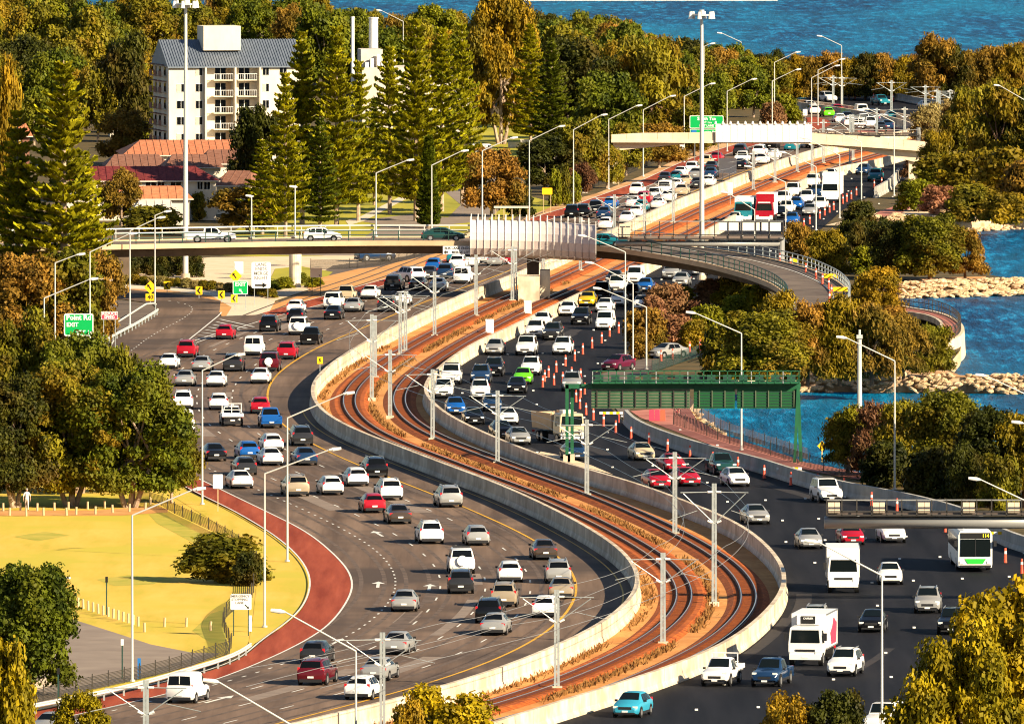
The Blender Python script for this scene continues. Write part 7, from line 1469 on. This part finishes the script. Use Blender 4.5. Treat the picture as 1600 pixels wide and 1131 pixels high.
house('low orange tiled roof in front of the dark red roofed house', 207, 296, 352, 311, 292, 6, 'roof_orange', 'wall_white', wins=[(252, 322, 10, 8)])
house('brown roofed house with tall narrow windows right of the white one', 338, 388, 335, 290, 268, 8, 'roof_brown', 'wall_cream', wins=[(352, 300, 5, 12), (364, 298, 5, 12), (374, 298, 5, 12)], rot=-.25)
house('small cream house with an orange roof by the left pines', 150, 190, 345, 300, 286, 6, 'roof_orange', 'wall_cream'); house('orange roofed house in shade at the left edge', 12, 46, 262, 213, 193, 8, 'roof_orange', 'roof_brown', wins=[(30, 225, 8, 10)])
house('small pale pink roofed house left behind the big pine', 44, 72, 200, 170, 158, 6, 'roof_orange', 'wall_white', wins=[(60, 177, 5, 6)]); house('low pale grey roof in front of the rusty tree', 212, 275, 360, 330, 314, 5, 'wall_white', 'wall_white')
house('small pale roof among the trees left of the apartment block', 172, 202, 214, 184, 172, 6, 'roof_brown', 'wall_white')
# white industrial building and chimneys
WB, s_ = frame_at(560, 210, .1, 'white_building', 'white flat roofed building behind the pines below the two chimneys')
mz = lambda y: (210 - y) / s_; mx_ = lambda x: (x - 560) / s_
lbox(WB, 'wall', mx_(566), mx_(650), 0, 12, 0, mz(106), M['wall_white']); lbox(WB, 'wall', mx_(650), mx_(735), 1, 12, 0, mz(120), M['wall_white']); lbox(WB, 'roof_plant_room', mx_(566), mx_(600), 2, 8, mz(106), mz(78), M['wall_white'])
for k, x in enumerate((572, 580, 590, 597, 606, 614)): lbox(WB, 'roof_unit', mx_(x), mx_(x) + .5, 1, 1.6, mz(106), mz(98 - (k % 3) * 6), M['white_panel'])
for x in (640, 660, 680, 700, 720): window(WB, mx_(x), mz(140), 1.0, 1.0, .95)
for x, y0, y1, r_, lab in ((551, 90, 27, .28, 'thin white chimney left of the thick one'), (583.5, 90, 28, .72, 'thick white chimney above the white building')):
    D_ = Yof(205); a, b_ = at(x, y0 + 60, D_), at(x, y1, D_); mb = MB(); mb.tube((a.x, a.y, 0), b_, r_, r_ * .95, 16); mb.tube(b_ - Vector((0, 0, .15)), b_ + Vector((0, 0, .05)), r_ * 1.06, r_ * 1.06, 16)
    one(mb, 'chimney', M['white_paint'], lab, 'chimney', None, (a.x, a.y, 0))
# small things round the car park
for (x, y, wpx, h, lab) in ((806, 231, 24, 9, 'long white wall panel left of the second car park lamp'), (830, 226, 34, 8, 'white wall panel behind the dark spreading tree')):
    p = G(x, y); mb = MB(); mb.box(p + Vector((0, 0, h / S(y) / 2)), (wpx / S(y), .3, h / S(y))); one(mb, 'garden_wall', M['wall_white'], lab, 'wall', None, tuple(p))
p = G(908, 302); T = thing('white_shelter', 'small arched white shelter under the purple tree', 'shelter', tuple(p)); mb = MB(); mb.prism([(p.x - .9, 0), (p.x + .9, 0), (p.x + .9, 1.2), (p.x + .5, 1.7), (p.x - .2, 1.75), (p.x - .8, 1.3)], p.y, p.y + 2.5); mb.build('shell', M['wall_white'], T)
p = G(800, 345); T = thing('carport', 'low flat roofed carport behind the curved screen', 'carport', tuple(p)); mb = MB(); mb.box(p + Vector((0, 0, 1.7)), (4.5, 4, .12)); mb.build('roof', M['wall_cream'], T)
for a in (-2, -1, 0, 1, 2): mb = MB(); mb.bar(p + Vector((a, -1.8, 0)), p + Vector((a, -1.8, 1.7)), .1); mb.build('post', M['wood'], T)
p = G(1573, 792); T = thing('equipment_cabinet', 'pale cabinet in the shaded wood above the tube gantry', 'cabinet', tuple(p)); mb = MB(); mb.box(p + Vector((0, .3, .75)), (1.05, .6, 1.3)); mb.build('body', M['box_cream'], T); mb = MB(); mb.box(p + Vector((0, -.02, .75)), (.9, .04, 1.1)); mb.build('door', M['white_panel'], T)
# red water filled barriers
for (x, y, wd, lab) in ((1027, 657, 26, 'red plastic barrier on the shared path under the gantry'), (1432, 308, 16, 'red plastic barrier beside the far shared path')):
    p = G(x, y); T = thing('plastic_barrier', lab, 'barrier', tuple(p))
    for k in range(3):
        mb = MB(); w_ = wd / S(y) / 3; mb.prism([(p.x + (k - 1.5) * w_, 0), (p.x + (k - .54) * w_, 0), (p.x + (k - .6) * w_, .95), (p.x + (k - 1.44) * w_, .95)], p.y, p.y + .45); mb.build('segment', M['cone_orange' if k == 2 else 'sign_red'], T)

# ------------------------------------------------------------ people
mat('skin', (.45, .26, .17), .6); mat('cloth_white', (.72, .72, .74), .8); mat('cloth_pale', (.62, .56, .46), .8); mat('cloth_vis', (.55, .75, .03), .7, emit=0); mat('cloth_dark', (.02, .02, .03), .8); mat('hair_grey', (.30, .27, .24), .8)
def skin_body(name, nodes, edges, mats, root=0, parent=None, zones_=()):
    me = bpy.data.meshes.new(name); me.from_pydata([n_[0] for n_ in nodes], edges, []); o = bpy.data.objects.new(name, me); COL.objects.link(o)
    m = o.modifiers.new('s', 'SKIN'); m.use_smooth_shade = True
    for i, n_ in enumerate(nodes): me.skin_vertices[0].data[i].radius = (n_[1], n_[1] if len(n_) < 3 else n_[2]); me.skin_vertices[0].data[i].use_root = (i == root)
    s2 = o.modifiers.new('d', 'SUBSURF'); s2.levels = 1; s2.render_levels = 1
    dg = bpy.context.evaluated_depsgraph_get(); me2 = bpy.data.meshes.new_from_object(o.evaluated_get(dg)); bpy.data.objects.remove(o); me2.name = name
    me2.materials.clear()
    for m_ in mats: me2.materials.append(M[m_])
    for p_ in me2.polygons:
        for k, f in enumerate(zones_):
            if f(p_.center): p_.material_index = k; break
    o = bpy.data.objects.new(name, me2); COL.objects.link(o); o.parent = parent; return o
def head_on(T, c, hair, helmet=None):
    mb = MB(); c = Vector(c)
    for i in range(6):
        a0, a1 = math.pi * i / 6, math.pi * (i + 1) / 6; mb.tube(c + Vector((0, 0, -.115 * math.cos(a0))), c + Vector((0, 0, -.115 * math.cos(a1))), max(.085 * math.sin(a0), .005), max(.085 * math.sin(a1), .005), 10, caps=False)
    mb.tube(c + Vector((0, -.07, -.01)), c + Vector((0, -.105, -.02)), .018, .01, 5); mb.box(c + Vector((.087, 0, 0)), (.02, .04, .06)); mb.box(c + Vector((-.087, 0, 0)), (.02, .04, .06)); mb.build('head', M['skin'], T, smooth=True)
    mb = MB(); mb.box(c + Vector((-.03, -.082, .012)), (.022, .01, .012)); mb.box(c + Vector((.03, -.082, .012)), (.022, .01, .012)); mb.box(c + Vector((0, -.078, -.055)), (.045, .01, .01)); mb.build('face_features', M['black'], T)
    mb = MB(); 
    for i in range(3, 6):
        a0, a1 = math.pi * i / 6, math.pi * (i + 1) / 6; k = 1.12 if not helmet else 1.3; mb.tube(c + Vector((0, .012, -.12 * math.cos(a0))), c + Vector((0, .012, -.12 * k * math.cos(a1))), max(.088 * k * math.sin(a0), .005), max(.088 * k * math.sin(a1), .005), 10, caps=False)
    mb.build('helmet' if helmet else 'hair', M[helmet or hair], T, smooth=True)
p = G(42, 797.5); W = thing('person', 'person in a white shirt and pale trousers walking along the park path', 'person', tuple(p)); W['_o'] = (0., 0., 0.)
nodes = [((0, 0, .93), .15, .11), ((0, 0, 1.12), .13, .10), ((0, 0, 1.35), .17, .11), ((0, 0, 1.48), .07), ((0, 0, 1.56), .05),
         ((.09, 0, .86), .095), ((.10, -.12, .48), .065), ((.10, -.10, .09), .045), ((.10, -.24, .04), .04), ((-.09, 0, .86), .095), ((-.10, .10, .48), .065), ((-.10, .30, .14), .045), ((-.10, .20, .04), .04),
         ((.19, 0, 1.42), .055), ((.26, .08, 1.15), .042), ((.27, .0, .90), .032), ((.27, -.03, .80), .035), ((-.19, 0, 1.42), .055), ((-.26, -.06, 1.15), .042), ((-.27, -.16, .92), .032), ((-.27, -.2, .83), .035)]
edges = [(0, 1), (1, 2), (2, 3), (3, 4), (0, 5), (5, 6), (6, 7), (7, 8), (0, 9), (9, 10), (10, 11), (11, 12), (2, 13), (13, 14), (14, 15), (15, 16), (2, 17), (17, 18), (18, 19), (19, 20)]
skin_body('body', nodes, edges, ['skin', 'cloth_dark', 'cloth_pale', 'cloth_white'], 0, W, (lambda c: c.z > 1.50 or (abs(c.x) > .2 and c.z < 1.14), lambda c: c.z < .09, lambda c: c.z < .95, lambda c: True))
head_on(W, (0, -.02, 1.66), 'hair_grey')
for s__ in (-1, 1):
    for k in range(4): mb = MB(); mb.tube((s__ * .27, -.03 - k * .018 + (-.17 if s__ < 0 else 0), .78 + (.03 if s__ < 0 else 0)), (s__ * .262, -.035 - k * .018 + (-.18 if s__ < 0 else 0), .70 + (.03 if s__ < 0 else 0) + .006 * abs(k - 1)), .010, .007, 5); mb.build('finger', M['skin'], W)
    mb = MB(); mb.tube((s__ * .26, -.0 + (-.17 if s__ < 0 else 0), .80), (s__ * .235, -.04 + (-.18 if s__ < 0 else 0), .75), .011, .008, 5); mb.build('thumb', M['skin'], W)
p = G(1058.5, 650); a_ = .35
B = thing('bicycle', 'bicycle ridden along the red shared path', 'bicycle', tuple(p)); B['_o'] = (0., 0., 0.); B.rotation_euler = (0, 0, a_)
for y in (-.52, .52):
    mb = MB(); pts = [(0, y + .34 * math.cos(t), .34 + .34 * math.sin(t)) for t in np.linspace(0, 6.2832, 19)]; mb.path([Vector(q) for q in pts], .02, 5); w_ = mb.build('wheel', M['tyre'], B)
    mb = MB(); [mb.bar((0, y, .34), (0, y + .33 * math.cos(t), .34 + .33 * math.sin(t)), .006) for t in np.linspace(0, 5.5, 8)]; mb.build('spokes', M['rim'], w_)
mb = MB(); mb.path([Vector((0, -.52, .34)), Vector((0, -.42, .85)), Vector((0, -.1, .36)), Vector((0, .2, .85)), Vector((0, -.36, .80))], .018, 6); mb.path([Vector((0, .2, .85)), Vector((0, .52, .34)), Vector((0, -.1, .36))], .018, 6); mb.build('frame', M['sign_red'], B)
mb = MB(); mb.path([Vector((-.24, -.5, 1.0)), Vector((-.1, -.42, 1.02)), Vector((.1, -.42, 1.02)), Vector((.24, -.5, 1.0))], .015, 6); mb.bar((0, -.42, .84), (0, -.42, 1.02), .03); mb.build('handlebar', M['trim'], B)
mb = MB(); mb.box((0, .25, .90), (.14, .26, .05)); mb.build('saddle', M['black'], B)
C = thing('person', 'cyclist in a bright yellow green vest riding on the red shared path', 'person', tuple(p)); C['_o'] = (0., 0., 0.); C.rotation_euler = (0, 0, a_)
nodes = [((0, .24, .98), .13, .12), ((0, .12, 1.18), .12), ((0, -.06, 1.38), .15, .11), ((0, -.12, 1.48), .055), ((.08, .2, .95), .085), ((.10, -.14, .72), .062), ((.10, -.02, .30), .042), ((.10, -.14, .24), .035), ((-.08, .2, .95), .085), ((-.10, -.08, .88), .062), ((-.10, .06, .50), .042), ((-.10, -.06, .45), .035),
         ((.17, -.08, 1.38), .05), ((.22, -.26, 1.18), .038), ((.22, -.46, 1.05), .03), ((-.17, -.08, 1.38), .05), ((-.22, -.26, 1.18), .038), ((-.22, -.46, 1.05), .03)]
edges = [(0, 1), (1, 2), (2, 3), (0, 4), (4, 5), (5, 6), (6, 7), (0, 8), (8, 9), (9, 10), (10, 11), (2, 12), (12, 13), (13, 14), (2, 15), (15, 16), (16, 17)]
skin_body('body', nodes, edges, ['skin', 'cloth_dark', 'cloth_vis', 'cloth_vis'], 0, C, (lambda c: c.y < -.22 and c.z > 1.0 or (c.z < .6), lambda c: c.z < 1.02, lambda c: True))
head_on(C, (0, -.16, 1.60), 'hair_grey', 'white_paint')
